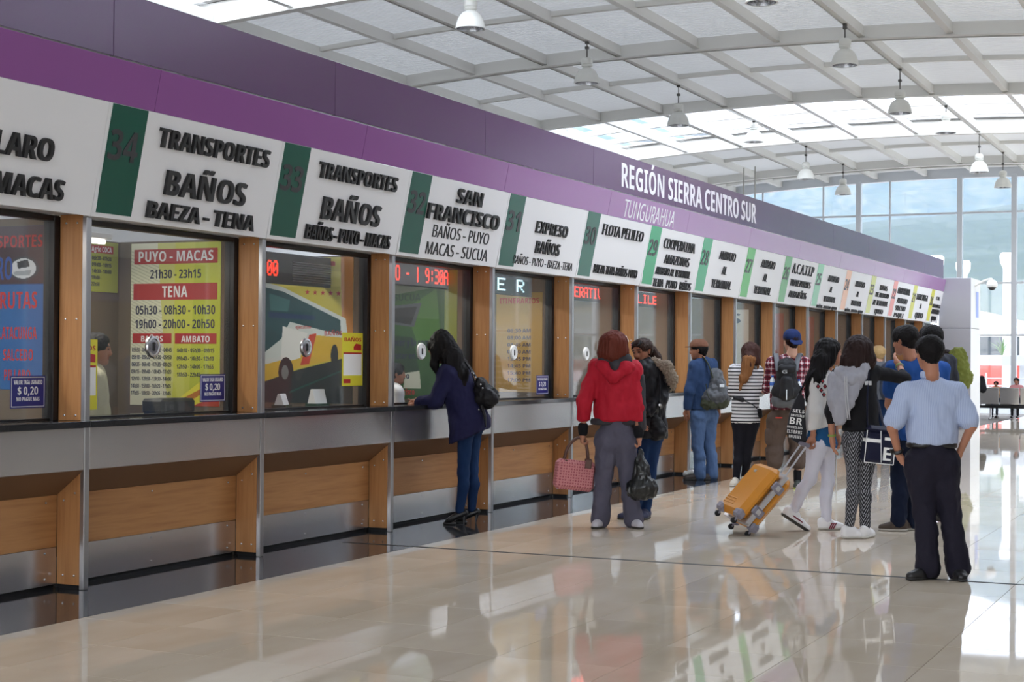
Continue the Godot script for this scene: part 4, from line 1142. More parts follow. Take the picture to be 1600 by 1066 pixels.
# ---------------------------------------------------------------- soft shapes: smooth union of tapered capsules, meshed as surface nets
# bone: [a, b, ra, rb] joins, [a, b, ra, rb, -1] carves, a sixth entry widens the blend
func blob(bones: Array, cell: float, k: float, cuts: Array = [], wr := 0.0, fr := Vector3(9, 5, 9)) -> Dictionary:
	var lo := Vector3(1e9, 1e9, 1e9)
	var hi := -lo
	for b in bones:
		if b.size() > 4 and b[4] < 0: continue
		var rr: float = maxf(b[2], b[3]) + cell * 3.0
		var ee := Vector3(rr, rr, rr)
		lo = lo.min(b[0] - ee).min(b[1] - ee)
		hi = hi.max(b[0] + ee).max(b[1] + ee)
	var nx := int((hi.x - lo.x) / cell) + 2
	var ny := int((hi.y - lo.y) / cell) + 2
	var nz := int((hi.z - lo.z) / cell) + 2
	var d := PackedFloat32Array()
	d.resize(nx * ny * nz)
	d.fill(1.0)
	var sy := nx
	var sz := nx * ny
	for b in bones:
		var a: Vector3 = b[0]
		var ba: Vector3 = b[1] - a
		var ra: float = b[2]
		var dr: float = b[3] - ra
		var carve: bool = b.size() > 4 and b[4] < 0
		var kk: float = b[5] if b.size() > 5 else k
		var rr: float = maxf(ra, b[3]) + kk + cell * 2.0
		var inv := 1.0 / maxf(ba.length_squared(), 1e-9)
		var l: Vector3 = (a.min(b[1]) - Vector3(rr, rr, rr) - lo) / cell
		var h: Vector3 = (a.max(b[1]) + Vector3(rr, rr, rr) - lo) / cell
		var x0 := maxi(0, int(l.x))
		var x1 := mini(nx, int(h.x) + 1)
		var y0 := maxi(0, int(l.y))
		var y1 := mini(ny, int(h.y) + 1)
		var z0 := maxi(0, int(l.z))
		var z1 := mini(nz, int(h.z) + 1)
		var q4 := 0.25 / kk
		var reach := rr
		for z in range(z0, z1):
			for y in range(y0, y1):
				var i := z * sz + y * sy + x0
				var p := lo + Vector3(x0, y, z) * cell - a
				for x in range(x0, x1):
					var t := clampf(p.dot(ba) * inv, 0.0, 1.0)
					var v := (p - ba * t).length() - ra - dr * t
					p.x += cell
					if v < reach:
						var o := d[i]
						if carve:
							v = -v
							var e := kk - absf(o - v)
							if e > 0.0: d[i] = maxf(o, v) + e * e * q4
							elif v > o: d[i] = v
						else:
							var e := kk - absf(o - v)
							if e > 0.0: d[i] = minf(o, v) - e * e * q4
							elif v < o: d[i] = v
					i += 1
	var lim := cell * 2.2
	if cuts.size() > 0:
		var i := 0
		for z in nz:
			for y in ny:
				for x in nx:
					if d[i] < lim:
						var p := lo + Vector3(x, y, z) * cell
						var v := d[i]
						for c in cuts: v = maxf(v, (p - c[0]).dot(c[1]))
						d[i] = v
					i += 1
	var id := PackedInt32Array()
	id.resize(d.size())
	id.fill(-1)
	var vs := PackedVector3Array()
	var cells := PackedInt32Array()
	var top := d.size() - sz - sy - 1
	var corner := [0, 1, sy, sy + 1, sz, sz + 1, sz + sy, sz + sy + 1]
	var edges := [[0, 1], [2, 3], [4, 5], [6, 7], [0, 2], [1, 3], [4, 6], [5, 7], [0, 4], [1, 5], [2, 6], [3, 7]]
	var offs := [Vector3(0, 0, 0), Vector3(1, 0, 0), Vector3(0, 1, 0), Vector3(1, 1, 0), Vector3(0, 0, 1), Vector3(1, 0, 1), Vector3(0, 1, 1), Vector3(1, 1, 1)]
	for i in top:
		var v0 := d[i]
		if v0 > lim or v0 < -lim: continue
		var m := 0
		var vals := [v0, d[i + 1], d[i + sy], d[i + sy + 1], d[i + sz], d[i + sz + 1], d[i + sz + sy], d[i + sz + sy + 1]]
		for c in 8:
			if vals[c] < 0.0: m |= 1 << c
		if m == 0 or m == 255: continue
		var s := Vector3.ZERO
		var n := 0
		for e in edges:
			var va: float = vals[e[0]]
			var vb: float = vals[e[1]]
			if (va < 0.0) != (vb < 0.0):
				var oa: Vector3 = offs[e[0]]
				s += oa.lerp(offs[e[1]], va / (va - vb))
				n += 1
		var z := i / sz
		var r := i - z * sz
		var y := r / sy
		var p := lo + (Vector3(r - y * sy, y, z) + s / n) * cell
		if wr > 0.0:
			var g := Vector3(vals[1] - vals[0] + vals[7] - vals[6], vals[2] - vals[0] + vals[7] - vals[5], vals[4] - vals[0] + vals[7] - vals[3]).normalized()
			p += g * noise.get_noise_3dv(p * fr) * wr
		id[i] = vs.size()
		vs.append(p)
		cells.append(i)
	var ix := PackedInt32Array()
	var ns := PackedVector3Array()
	ns.resize(vs.size())
	var step := [1, sy, sz]
	for c in cells:
		var neg := d[c] < 0.0
		for ax in 3:
			var other: int = c + step[ax]
			if (d[other] < 0.0) == neg: continue
			var u: int = step[(ax + 1) % 3]
			var w: int = step[(ax + 2) % 3]
			if c - u - w < 0: continue
			var q0 := id[c]
			var q1 := id[c - u]
			var q2 := id[c - u - w]
			var q3 := id[c - w]
			if q1 < 0 or q2 < 0 or q3 < 0: continue
			if neg:
				var t := q1
				q1 = q3
				q3 = t
			# clockwise seen from outside
			ix.append(q0); ix.append(q1); ix.append(q2)
			ix.append(q0); ix.append(q2); ix.append(q3)
			var n := (vs[q2] - vs[q0]).cross(vs[q1] - vs[q0]) + (vs[q3] - vs[q0]).cross(vs[q2] - vs[q0])
			ns[q0] += n
			ns[q1] += n
			ns[q2] += n
			ns[q3] += n
	for i in ns.size(): ns[i] = ns[i].normalized()
	return {"v": vs, "n": ns, "i": ix, "c": PackedColorArray()}

func merged(list: Array) -> Dictionary:
	# list of [blob, transform]
	var v := PackedVector3Array()
	var n := PackedVector3Array()
	var ix := PackedInt32Array()
	var c := PackedColorArray()
	for e in list:
		var b: Dictionary = e[0]
		var xf: Transform3D = e[1]
		var base := v.size()
		var flip := xf.basis.determinant() < 0.0
		var nb := xf.basis.inverse().transposed()
		for p in b.v: v.append(xf * p)
		for p in b.n: n.append((nb * p).normalized())
		if b.c.size() == b.v.size(): c.append_array(b.c)
		else:
			var w := PackedColorArray()
			w.resize(b.v.size())
			w.fill(Color.WHITE)
			c.append_array(w)
		for k in range(0, b.i.size(), 3):
			ix.append(base + b.i[k])
			ix.append(base + b.i[k + (2 if flip else 1)])
			ix.append(base + b.i[k + (1 if flip else 2)])
	return {"v": v, "n": n, "i": ix, "c": c}

func to_mesh(b: Dictionary) -> ArrayMesh:
	var arr := []
	arr.resize(Mesh.ARRAY_MAX)
	arr[Mesh.ARRAY_VERTEX] = b.v
	arr[Mesh.ARRAY_NORMAL] = b.n
	arr[Mesh.ARRAY_INDEX] = b.i
	if b.c.size() == b.v.size(): arr[Mesh.ARRAY_COLOR] = b.c
	var m := ArrayMesh.new()
	m.add_surface_from_arrays(Mesh.PRIMITIVE_TRIANGLES, arr)
	return m

func soft(parent: Node, called: String, m: Material, bones: Array, cell: float, k: float, cuts: Array = [], wr := 0.0, fr := Vector3(9, 5, 9), extra: Array = []) -> MeshInstance3D:
	# a part whose shape is meshed later, all shapes at once on every core
	var o := MeshInstance3D.new()
	o.name = called if parent != self else numbered(called)
	o.material_override = m
	parent.add_child(o, true)
	jobs.append({"node": o, "args": [bones, cell, k, cuts, wr, fr], "extra": extra})
	return o

func do_job(i: int) -> void:
	var j: Dictionary = jobs[i]
	var a: Array = j.args
	j.out = blob(a[0], a[1], a[2], a[3], a[4], a[5])

func run_jobs() -> void:
	if jobs.is_empty(): return
	for j in jobs: j.out = {}
	var g := WorkerThreadPool.add_group_task(do_job, jobs.size(), -1, true)
	WorkerThreadPool.wait_for_group_task_completion(g)
	for j in jobs:
		var b: Dictionary = j.out
		if j.extra.size() > 0: b = merged([[b, Transform3D()]] + j.extra)
		if b.v.size() == 0: continue
		j.node.mesh = to_mesh(b)

# ---------------------------------------------------------------- head and hand patterns
var head_blob := {}
var hand_blob := {}
var grip_blob := {}

func make_patterns() -> void:
	var hb := [
		[Vector3(0, 0.035, 0.03), Vector3(0, 0.035, -0.02), 0.083, 0.078],
		[Vector3(0, 0.0, -0.03), Vector3(0, -0.07, -0.05), 0.066, 0.04],
		[Vector3(-0.035, -0.03, -0.045), Vector3(-0.022, -0.08, -0.06), 0.035, 0.022],
		[Vector3(0.035, -0.03, -0.045), Vector3(0.022, -0.08, -0.06), 0.035, 0.022],
		[Vector3(0, -0.085, -0.068), Vector3(0, -0.09, -0.07), 0.024, 0.022],
		[Vector3(-0.034, 0.03, -0.083), Vector3(0.034, 0.03, -0.083), 0.013, 0.013],
		[Vector3(0, 0.02, -0.094), Vector3(0, -0.022, -0.112), 0.009, 0.013],
		[Vector3(-0.012, -0.028, -0.1), Vector3(0.012, -0.028, -0.1), 0.009, 0.009],
		[Vector3(-0.032, 0.01, -0.106), Vector3(-0.03, 0.01, -0.106), 0.011, 0.011, -1, 0.012],
		[Vector3(0.032, 0.01, -0.106), Vector3(0.03, 0.01, -0.106), 0.011, 0.011, -1, 0.012],
		[Vector3(-0.031, 0.01, -0.085), Vector3(-0.029, 0.01, -0.085), 0.0115, 0.0115, 1, 0.004],
		[Vector3(0.031, 0.01, -0.085), Vector3(0.029, 0.01, -0.085), 0.0115, 0.0115, 1, 0.004],
		[Vector3(-0.018, -0.054, -0.093), Vector3(0.018, -0.054, -0.093), 0.008, 0.008, 1, 0.008],
		[Vector3(-0.016, -0.063, -0.091), Vector3(0.016, -0.063, -0.091), 0.008, 0.008, 1, 0.008],
		[Vector3(-0.081, 0.02, 0.012), Vector3(-0.078, -0.022, 0.004), 0.013, 0.009, 1, 0.008],
		[Vector3(0.081, 0.02, 0.012), Vector3(0.078, -0.022, 0.004), 0.013, 0.009, 1, 0.008],
		[Vector3(0, -0.05, 0.022), Vector3(0, -0.15, 0.035), 0.052, 0.053]]
	head_blob = blob(hb, 0.0055, 0.028)
	var cc := PackedColorArray()
	for p in head_blob.v:
		var c := Color(1, 1, 1)
		if p.z < -0.08 and absf(p.y + 0.058) < 0.014 and absf(p.x) < 0.026: c = Color(0.72, 0.42, 0.42)
		if p.z < -0.08 and absf(p.y - 0.01) < 0.008 and absf(absf(p.x) - 0.031) < 0.013: c = Color(0.12, 0.09, 0.08)
		if p.z < -0.075 and absf(p.y - 0.034) < 0.0065 and absf(absf(p.x) - 0.033) < 0.02: c = Color(0.14, 0.1, 0.09)
		cc.append(c)
	head_blob.c = cc
	# right hand, wrist at the origin, fingers down, thumb forward (-z), palm towards -x
	for pose in 2:
		var hd := [[Vector3(0, 0.02, 0), Vector3(0, -0.03, 0), 0.024, 0.026], [Vector3(0, -0.035, -0.018), Vector3(0, -0.085, -0.026), 0.02, 0.016], [Vector3(0, -0.035, 0.014), Vector3(0, -0.082, 0.024), 0.02, 0.015]]
		var curl: float = [0.35, 1.25][pose]
		for f in 4:
			var z := -0.03 + f * 0.0195
			var len: float = [0.07, 0.078, 0.072, 0.056][f]
			var p0 := Vector3(0, -0.085 + absf(f - 1.3) * 0.004, z)
			var a1 := curl * 0.7
			var p1 := p0 + Vector3(-sin(a1), -cos(a1), 0) * len * 0.5
			var a2 := curl * 1.7
			var p2 := p1 + Vector3(-sin(a2), -cos(a2), 0) * len * 0.3
			var a3 := curl * 2.3
			var p3 := p2 + Vector3(-sin(a3), -cos(a3), 0) * len * 0.25
			hd.append([p0, p1, 0.0092, 0.0085, 1, 0.006])
			hd.append([p1, p2, 0.0085, 0.008, 1, 0.006])
			hd.append([p2, p3, 0.008, 0.007, 1, 0.006])
		var t0 := Vector3(-0.006, -0.02, -0.022)
		var t1 := t0 + Vector3(-0.012, -0.03, -0.024)
		var t2 := t1 + Vector3(-0.012 - 0.012 * pose, -0.028, -0.004 + 0.012 * pose)
		hd.append([t0, t1, 0.014, 0.011, 1, 0.012])
		hd.append([t1, t2, 0.0105, 0.008, 1, 0.006])
		var b := blob(hd, 0.005, 0.014)
		if pose == 0: hand_blob = b
		else: grip_blob = b

# ---------------------------------------------------------------- people
# A figure is laid out in a frame that faces the camera's heading: x to the photograph's right, y up, z back towards the viewer.
# Joints are read off the photograph as [pixel x, pixel y, metres nearer than the feet]; the feet on the floor give the distance.
var frame_r: Vector3
var frame_u: Vector3
var frame_f: Vector3
const EYE := Vector3(6.8605, 1.5, 0)
const HEADING := 0.4354274

func setup_frame() -> void:
	var pitch := 0.0114337
	var roll := 0.007134
	var f := Vector3(-sin(HEADING) * cos(pitch), sin(pitch), -cos(HEADING) * cos(pitch))
	var r := Vector3(cos(HEADING), 0, -sin(HEADING))
	var u := r.cross(f)
	frame_f = f
	frame_r = r * cos(roll) + u * sin(roll)
	frame_u = u * cos(roll) - r * sin(roll)

func ray(px: float, py: float) -> Vector3:
	return frame_f + frame_r * (px - 800.0) / 2530.24 + frame_u * (533.0 - py) / 2530.24

func ground(px: float, py: float) -> Vector3:
	var d := ray(px, py)
	return EYE + d * (-1.5 / d.y)

class Figure:
	var root: Node3D
	var inv: Transform3D
	var depth: float
	var j := {}
	var s := 1.0
	var head: Transform3D

func joint(fig: Figure, e: Array) -> Vector3:
	# horizontal distance from the viewer along the heading, then into the figure's own frame
	var d := ray(e[0], e[1])
	var hd := Vector3(-sin(HEADING), 0, -cos(HEADING))
	var t: float = (fig.depth - e[2]) / d.dot(hd)
	return fig.inv * (EYE + d * t)

func figure(called: String, label: String, foot: Vector3, joints: Dictionary, s := 1.0) -> Figure:
	var fig := Figure.new()
	fig.root = thing(called, label, "person", foot, HEADING)
	fig.inv = fig.root.transform.affine_inverse()
	fig.depth = (foot - EYE).dot(Vector3(-sin(HEADING), 0, -cos(HEADING)))
	fig.s = s
	for k in joints:
		if joints[k] is Array and joints[k].size() == 3: fig.j[k] = joint(fig, joints[k])
		else: fig.j[k] = joints[k]
	var j := fig.j
	if not j.has("sM"): j.sM = (j.sL + j.sR) * 0.5
	if not j.has("pel"): j.pel = (j.hipL + j.hipR) * 0.5 + Vector3(0, 0.05, 0)
	j.chest = j.sM.lerp(j.pel, 0.32)
	j.waist = j.sM.lerp(j.pel, 0.68)
	var hy: float = deg_to_rad(j.get("yaw", 0.0))
	var b := Basis(Vector3.UP, hy) * Basis(Vector3.RIGHT, deg_to_rad(j.get("nod", 0.0))) * Basis(Vector3.FORWARD, deg_to_rad(j.get("tip", 0.0)))
	fig.head = Transform3D(b.scaled(Vector3.ONE * s * 0.98), j.head)
	return fig

func hand_at(fig: Figure, side: String) -> Array:
	# [pattern, transform]; the image-left hand is mirrored when j.facing is away, and so on
	var j := fig.j
	var w: Vector3 = j["w" + side]
	var tip: Vector3 = j["t" + side] if j.has("t" + side) else w + (w - j["e" + side]).normalized() * 0.17
	var down := -(tip - w).normalized()
	var fwd: Vector3 = j.get("fwd", Vector3(0, 0, -1))
	fwd = (fwd - down * fwd.dot(down)).normalized()
	var z := -fwd
	var x := down.cross(z).normalized()
	# a right hand has its palm towards -x when the fingers point down and the thumb forward
	var right: bool = (side == "R") == (j.get("away", true))
	var b := Basis(x if right else -x, down, z).scaled(Vector3.ONE * fig.s)
	return [grip_blob if j.get("grip" + side, false) else hand_blob, Transform3D(b, w)]

func torso_bones(fig: Figure, t: float, w := 1.0) -> Array:
	var j := fig.j
	var s := fig.s
	var inL: Vector3 = j.sM.lerp(j.sL, 0.5)
	var inR: Vector3 = j.sM.lerp(j.sR, 0.5)
	var hl: Vector3 = j.pel.lerp(j.hipL, 0.75) + Vector3(0, 0.04, 0)
	var hr: Vector3 = j.pel.lerp(j.hipR, 0.75) + Vector3(0, 0.04, 0)
	var wl := inL.lerp(hl, 0.62).lerp(j.waist, 0.12)
	var wr := inR.lerp(hr, 0.62).lerp(j.waist, 0.12)
	return [
		[j.sL, j.sR, (0.05 + t) * s, (0.05 + t) * s],
		[inL - Vector3(0, 0.05, 0) * s, wl, (0.084 + t) * s * w, (0.076 + t) * s * w], [wl, hl, (0.078 + t) * s * w, (0.092 + t) * s * w],
		[inR - Vector3(0, 0.05, 0) * s, wr, (0.084 + t) * s * w, (0.076 + t) * s * w], [wr, hr, (0.078 + t) * s * w, (0.092 + t) * s * w],
		[j.chest, j.waist, (0.1 + t) * s * w, (0.095 + t) * s * w],
		[j.waist, j.pel, (0.095 + t) * s * w, (0.1 + t) * s * w]]

func arm_bones(fig: Figure, side: String, t: float, until := 2.0) -> Array:
	var j := fig.j
	var s := fig.s
	var S: Vector3 = j["s" + side]
	var E: Vector3 = j["e" + side]
	var Wr: Vector3 = j["w" + side]
	var o := []
	if until <= 1.0:
		o.append([S, S.lerp(E, until), (0.05 + t * 0.8) * s, (0.048 + t * 1.1) * s, 1, 0.022])
	else:
		o.append([S, E, (0.05 + t * 0.75) * s, (0.04 + t * 0.75) * s, 1, 0.022])
		o.append([E, E.lerp(Wr, until - 1.0), (0.038 + t * 0.75) * s, (0.028 + t * 0.75) * s, 1, 0.022])
	return o

func leg_bones(fig: Figure, side: String, t: float, until := 2.0, flare := 0.0, thigh := 0.084) -> Array:
	var j := fig.j
	var s := fig.s
	var h: Vector3 = j["hip" + side]
	var k: Vector3 = j["k" + side]
	var a: Vector3 = j["a" + side]
	var o := [[h, k, (thigh + t) * s, (0.052 + t) * s]]
	if until > 1.0:
		var back: Vector3 = -j.get("fwd", Vector3(0, 0, -1)) * 0.018
		o.append([k, k.lerp(a, 0.35) + back, (0.052 + t) * s, (0.05 + t) * s])
		o.append([k.lerp(a, 0.35) + back, k.lerp(a, until - 1.0), (0.05 + t) * s, (0.036 + t + flare) * s])
	else:
		o[0] = [h, h.lerp(k, until), (thigh + t) * s, (0.06 + t + flare) * s]
	return o

func skin(fig: Figure, m: Material, legs := true) -> void:
	var j := fig.j
	var b := torso_bones(fig, -0.034)
	for q in ["L", "R"]:
		if j.has("e" + q): b += arm_bones(fig, q, -0.004)
		if legs and j.has("k" + q): b += leg_bones(fig, q, -0.008, 2.0, 0.0, 0.066)
	b.append([j.sM + Vector3(0, 0.0, 0), fig.head * Vector3(0, -0.08, 0.03), 0.058 * fig.s, 0.05 * fig.s])
	var extra := [[head_blob, fig.head]]
	for q in ["L", "R"]:
		if j.has("w" + q) and not j.get("pocket" + q, false): extra.append(hand_at(fig, q))
	m.vertex_color_use_as_albedo = true
	soft(fig.root, "body", m, b, 0.017, 0.04, [], 0.0, Vector3.ONE, extra)

func jacket(fig: Figure, called: String, m: Material, t: float, hem: Vector3, sleeve := 2.0, wr := 0.012, slope := Vector3(0, -1, 0), w := 1.0, low := 0.105) -> void:
	var j := fig.j
	var b := torso_bones(fig, t, w)
	var s := fig.s
	var down := Vector3(0, hem.y - j.pel.y - 0.06, 0)
	if down.y < 0:
		b.append([j.pel.lerp(j.hipL, 0.7), j.pel.lerp(j.hipL, 0.7) + down, (low + t) * s, (low + t) * s])
		b.append([j.pel.lerp(j.hipR, 0.7), j.pel.lerp(j.hipR, 0.7) + down, (low + t) * s, (low + t) * s])
		b.append([j.pel, j.pel + down, (low + t) * s, (low + t) * s])
	for q in ["L", "R"]:
		if j.has("e" + q) and sleeve > 0: b += arm_bones(fig, q, t + 0.004, sleeve)
	b.append([j.sM, j.sM + Vector3(0, 0.035, 0) * s, (0.068 + t) * s, (0.06 + t) * s])
	soft(fig.root, called, m, b, 0.0135, 0.05, [[hem, slope.normalized()]], wr, Vector3(11, 6, 11))

func trousers(fig: Figure, called: String, m: Material, t: float, until := 1.97, flare := 0.0, wr := 0.01, waist := 0.1, thigh := 0.084) -> void:
	var j := fig.j
	var s := fig.s
	var b := [[j.pel.lerp(j.hipL, 0.8), j.pel.lerp(j.hipR, 0.8), (0.098 + t) * s, (0.098 + t) * s], [j.pel + Vector3(0, waist, 0), j.pel, (0.1 + t) * s, (0.115 + t) * s],
		[j.pel.lerp(j.hipL, 0.6) + Vector3(0, waist, 0), j.hipL + Vector3(0, 0.03, 0), (0.07 + t) * s, (0.092 + t) * s], [j.pel.lerp(j.hipR, 0.6) + Vector3(0, waist, 0), j.hipR + Vector3(0, 0.03, 0), (0.07 + t) * s, (0.092 + t) * s]]
	for q in ["L", "R"]:
		if j.has("k" + q): b += leg_bones(fig, q, t, until, flare, thigh)
	soft(fig.root, called, m, b, 0.0135, 0.03, [], wr, Vector3(13, 8, 13))

func shoe(fig: Figure, side: String, toe: Array, m: Material, sole: Material, top := 0.06, flat := true) -> Node3D:
	# toe: photograph point of the tip of the shoe
	var j := fig.j
	var a: Vector3 = j["a" + side]
	var T := joint(fig, toe)
	if flat: T.y = 0.03
	var dir := T - a
	if flat: dir.y = 0
	dir = dir.normalized()
	var n := Vector3.UP if flat else (Vector3.UP - dir * dir.y).normalized()
	var heel: Vector3 = Vector3(a.x, 0.035, a.z) - dir * 0.045 if flat else a - n * 0.06 - dir * 0.045
	var len := maxf(0.2, (T - heel).dot(dir))
	if len > 0.25: len = 0.25
	var ball := heel + dir * len * 0.62
	var tip := heel + dir * len * 0.95
	var side_v := dir.cross(n) * 0.012
	var ground_p := heel - n * 0.035
	var b := [[heel + n * 0.004, ball, 0.036, 0.04], [ball + side_v, tip + side_v * 0.5 - n * 0.006, 0.037, 0.028], [ball - side_v, tip - side_v * 0.8 - n * 0.006, 0.037, 0.026], [heel + n * (top - 0.02), heel + dir * len * 0.35 + n * 0.035, 0.038, 0.038]]
	var o := soft(fig.root, "shoe", m, b, 0.008, 0.02, [[ground_p + n * 0.012, -n], [heel + n * (top + 0.02), n]])
	var b2 := []
	for e in b.slice(0, 3): b2.append([e[0] - n * 0.012, e[1] - n * 0.012, e[2] + 0.004, e[3] + 0.004])
	soft(o, "sole", sole, b2, 0.008, 0.015, [[ground_p + n * 0.001, -n], [ground_p + n * 0.022, n]])
	return o

func hair_short(fig: Figure, m: Material, vol := 0.0) -> void:
	var H := fig.head
	var s := fig.s
	var b := []
	for e in [[Vector3(0, 0.042, 0.035), Vector3(0, 0.045, -0.022), 0.088 + vol, 0.083 + vol], [Vector3(0, 0.0, 0.045), Vector3(0, -0.035, 0.05), 0.068 + vol, 0.05], [Vector3(-0.062, 0.03, 0.02), Vector3(-0.06, -0.01, 0.03), 0.03 + vol, 0.022], [Vector3(0.062, 0.03, 0.02), Vector3(0.06, -0.01, 0.03), 0.03 + vol, 0.022]]:
		b.append([H * e[0], H * e[1], e[2] * s, e[3] * s])
	b.append([H * Vector3(0, -0.03, -0.11), H * Vector3(0, 0.005, -0.105), 0.07 * s, 0.062 * s, -1, 0.01])
	b.append([H * Vector3(-0.085, -0.005, 0.005), H * Vector3(-0.085, -0.03, 0.0), 0.022 * s, 0.022 * s, -1, 0.008])
	b.append([H * Vector3(0.085, -0.005, 0.005), H * Vector3(0.085, -0.03, 0.0), 0.022 * s, 0.022 * s, -1, 0.008])
	soft(fig.root, "hair", m, b, 0.008, 0.03, [], 0.006, Vector3(60, 40, 60))

func hair_long(fig: Figure, m: Material, locks: Array, vol := 0.0, tones: Material = null) -> MeshInstance3D:
	# locks: lists of [px, py, dz, radius]
	var H := fig.head
	var s := fig.s
	var b := []
	for e in [[Vector3(0, 0.042, 0.035), Vector3(0, 0.045, -0.022), 0.092 + vol, 0.086 + vol], [Vector3(0, 0.0, 0.05), Vector3(0, -0.06, 0.06), 0.085 + vol, 0.075 + vol], [Vector3(-0.066, 0.03, 0.01), Vector3(-0.07, -0.08, 0.02), 0.034 + vol, 0.034 + vol], [Vector3(0.066, 0.03, 0.01), Vector3(0.07, -0.08, 0.02), 0.034 + vol, 0.034 + vol]]:
		b.append([H * e[0], H * e[1], e[2] * s, e[3] * s])
	b.append([H * Vector3(0, -0.06, -0.13), H * Vector3(0, 0.005, -0.115), 0.075 * s, 0.066 * s, -1, 0.01])
	for l in locks:
		for i in l.size() - 1:
			b.append([joint(fig, l[i].slice(0, 3)), joint(fig, l[i + 1].slice(0, 3)), l[i][3], l[i + 1][3]])
	return soft(fig.root, "hair", m, b, 0.009, 0.04, [], 0.012, Vector3(34, 2.2, 34))

func tex_mat(called: String, im: Image, scale: Vector3, rough := 0.85) -> StandardMaterial3D:
	var m := mat(called, Color.WHITE, rough, 0.0, 0.3)
	triplanar(m, ImageTexture.create_from_image(im), scale, false)
	m.uv1_triplanar_sharpness = 4.0
	return m

func cloth(called: String, c: Color, rough := 0.85) -> StandardMaterial3D:
	var m := mat(called, c, rough, 0.0, 0.3)
	m.rim_enabled = true
	m.rim = 0.1
	return m

# ---------------------------------------------------------------- the crowd
func stripes_image(rows: Array, w := 4) -> Image:
	var im := Image.create(w, rows.size(), false, Image.FORMAT_RGB8)
	for y in rows.size():
		for x in w: im.set_pixel(x, y, rows[y])
	return im

func build_people() -> void:
	setup_frame()
	make_patterns()
	var skin_a := func() -> StandardMaterial3D: return mat("skin_tan", rgb(176, 124, 96), 0.55)
	var black_hair := mat("hair_black", rgb(15, 12, 13), 0.6, 0.0, 0.3)
	var dark_hair := mat("hair_dark_brown", rgb(36, 21, 19), 0.6, 0.0, 0.3)
	mat("skin_light", rgb(214, 166, 142), 0.55)
	mat("skin_tan", rgb(170, 116, 90), 0.55)
	mat("skin_brown", rgb(156, 104, 78), 0.55)
	mat("shoe_black", rgb(22, 21, 23), 0.4)
	mat("shoe_white", rgb(226, 224, 224), 0.6)
	mat("sole_dark", rgb(60, 56, 52), 0.8)
	mat("sole_pale", rgb(190, 186, 178), 0.8)
	cloth("denim", rgb(44, 64, 98))
	cloth("denim_dark", rgb(26, 48, 84))
	cloth("black_cloth", rgb(26, 26, 29))
	person_navy()
	person_red()
	person_fur_hood()
	person_denim()
	person_striped()
	person_plaid()
	person_white_jeans()
	person_hoodie()
	person_blue_shirt()
	person_pale_shirt()
	people_behind()
	people_inside()

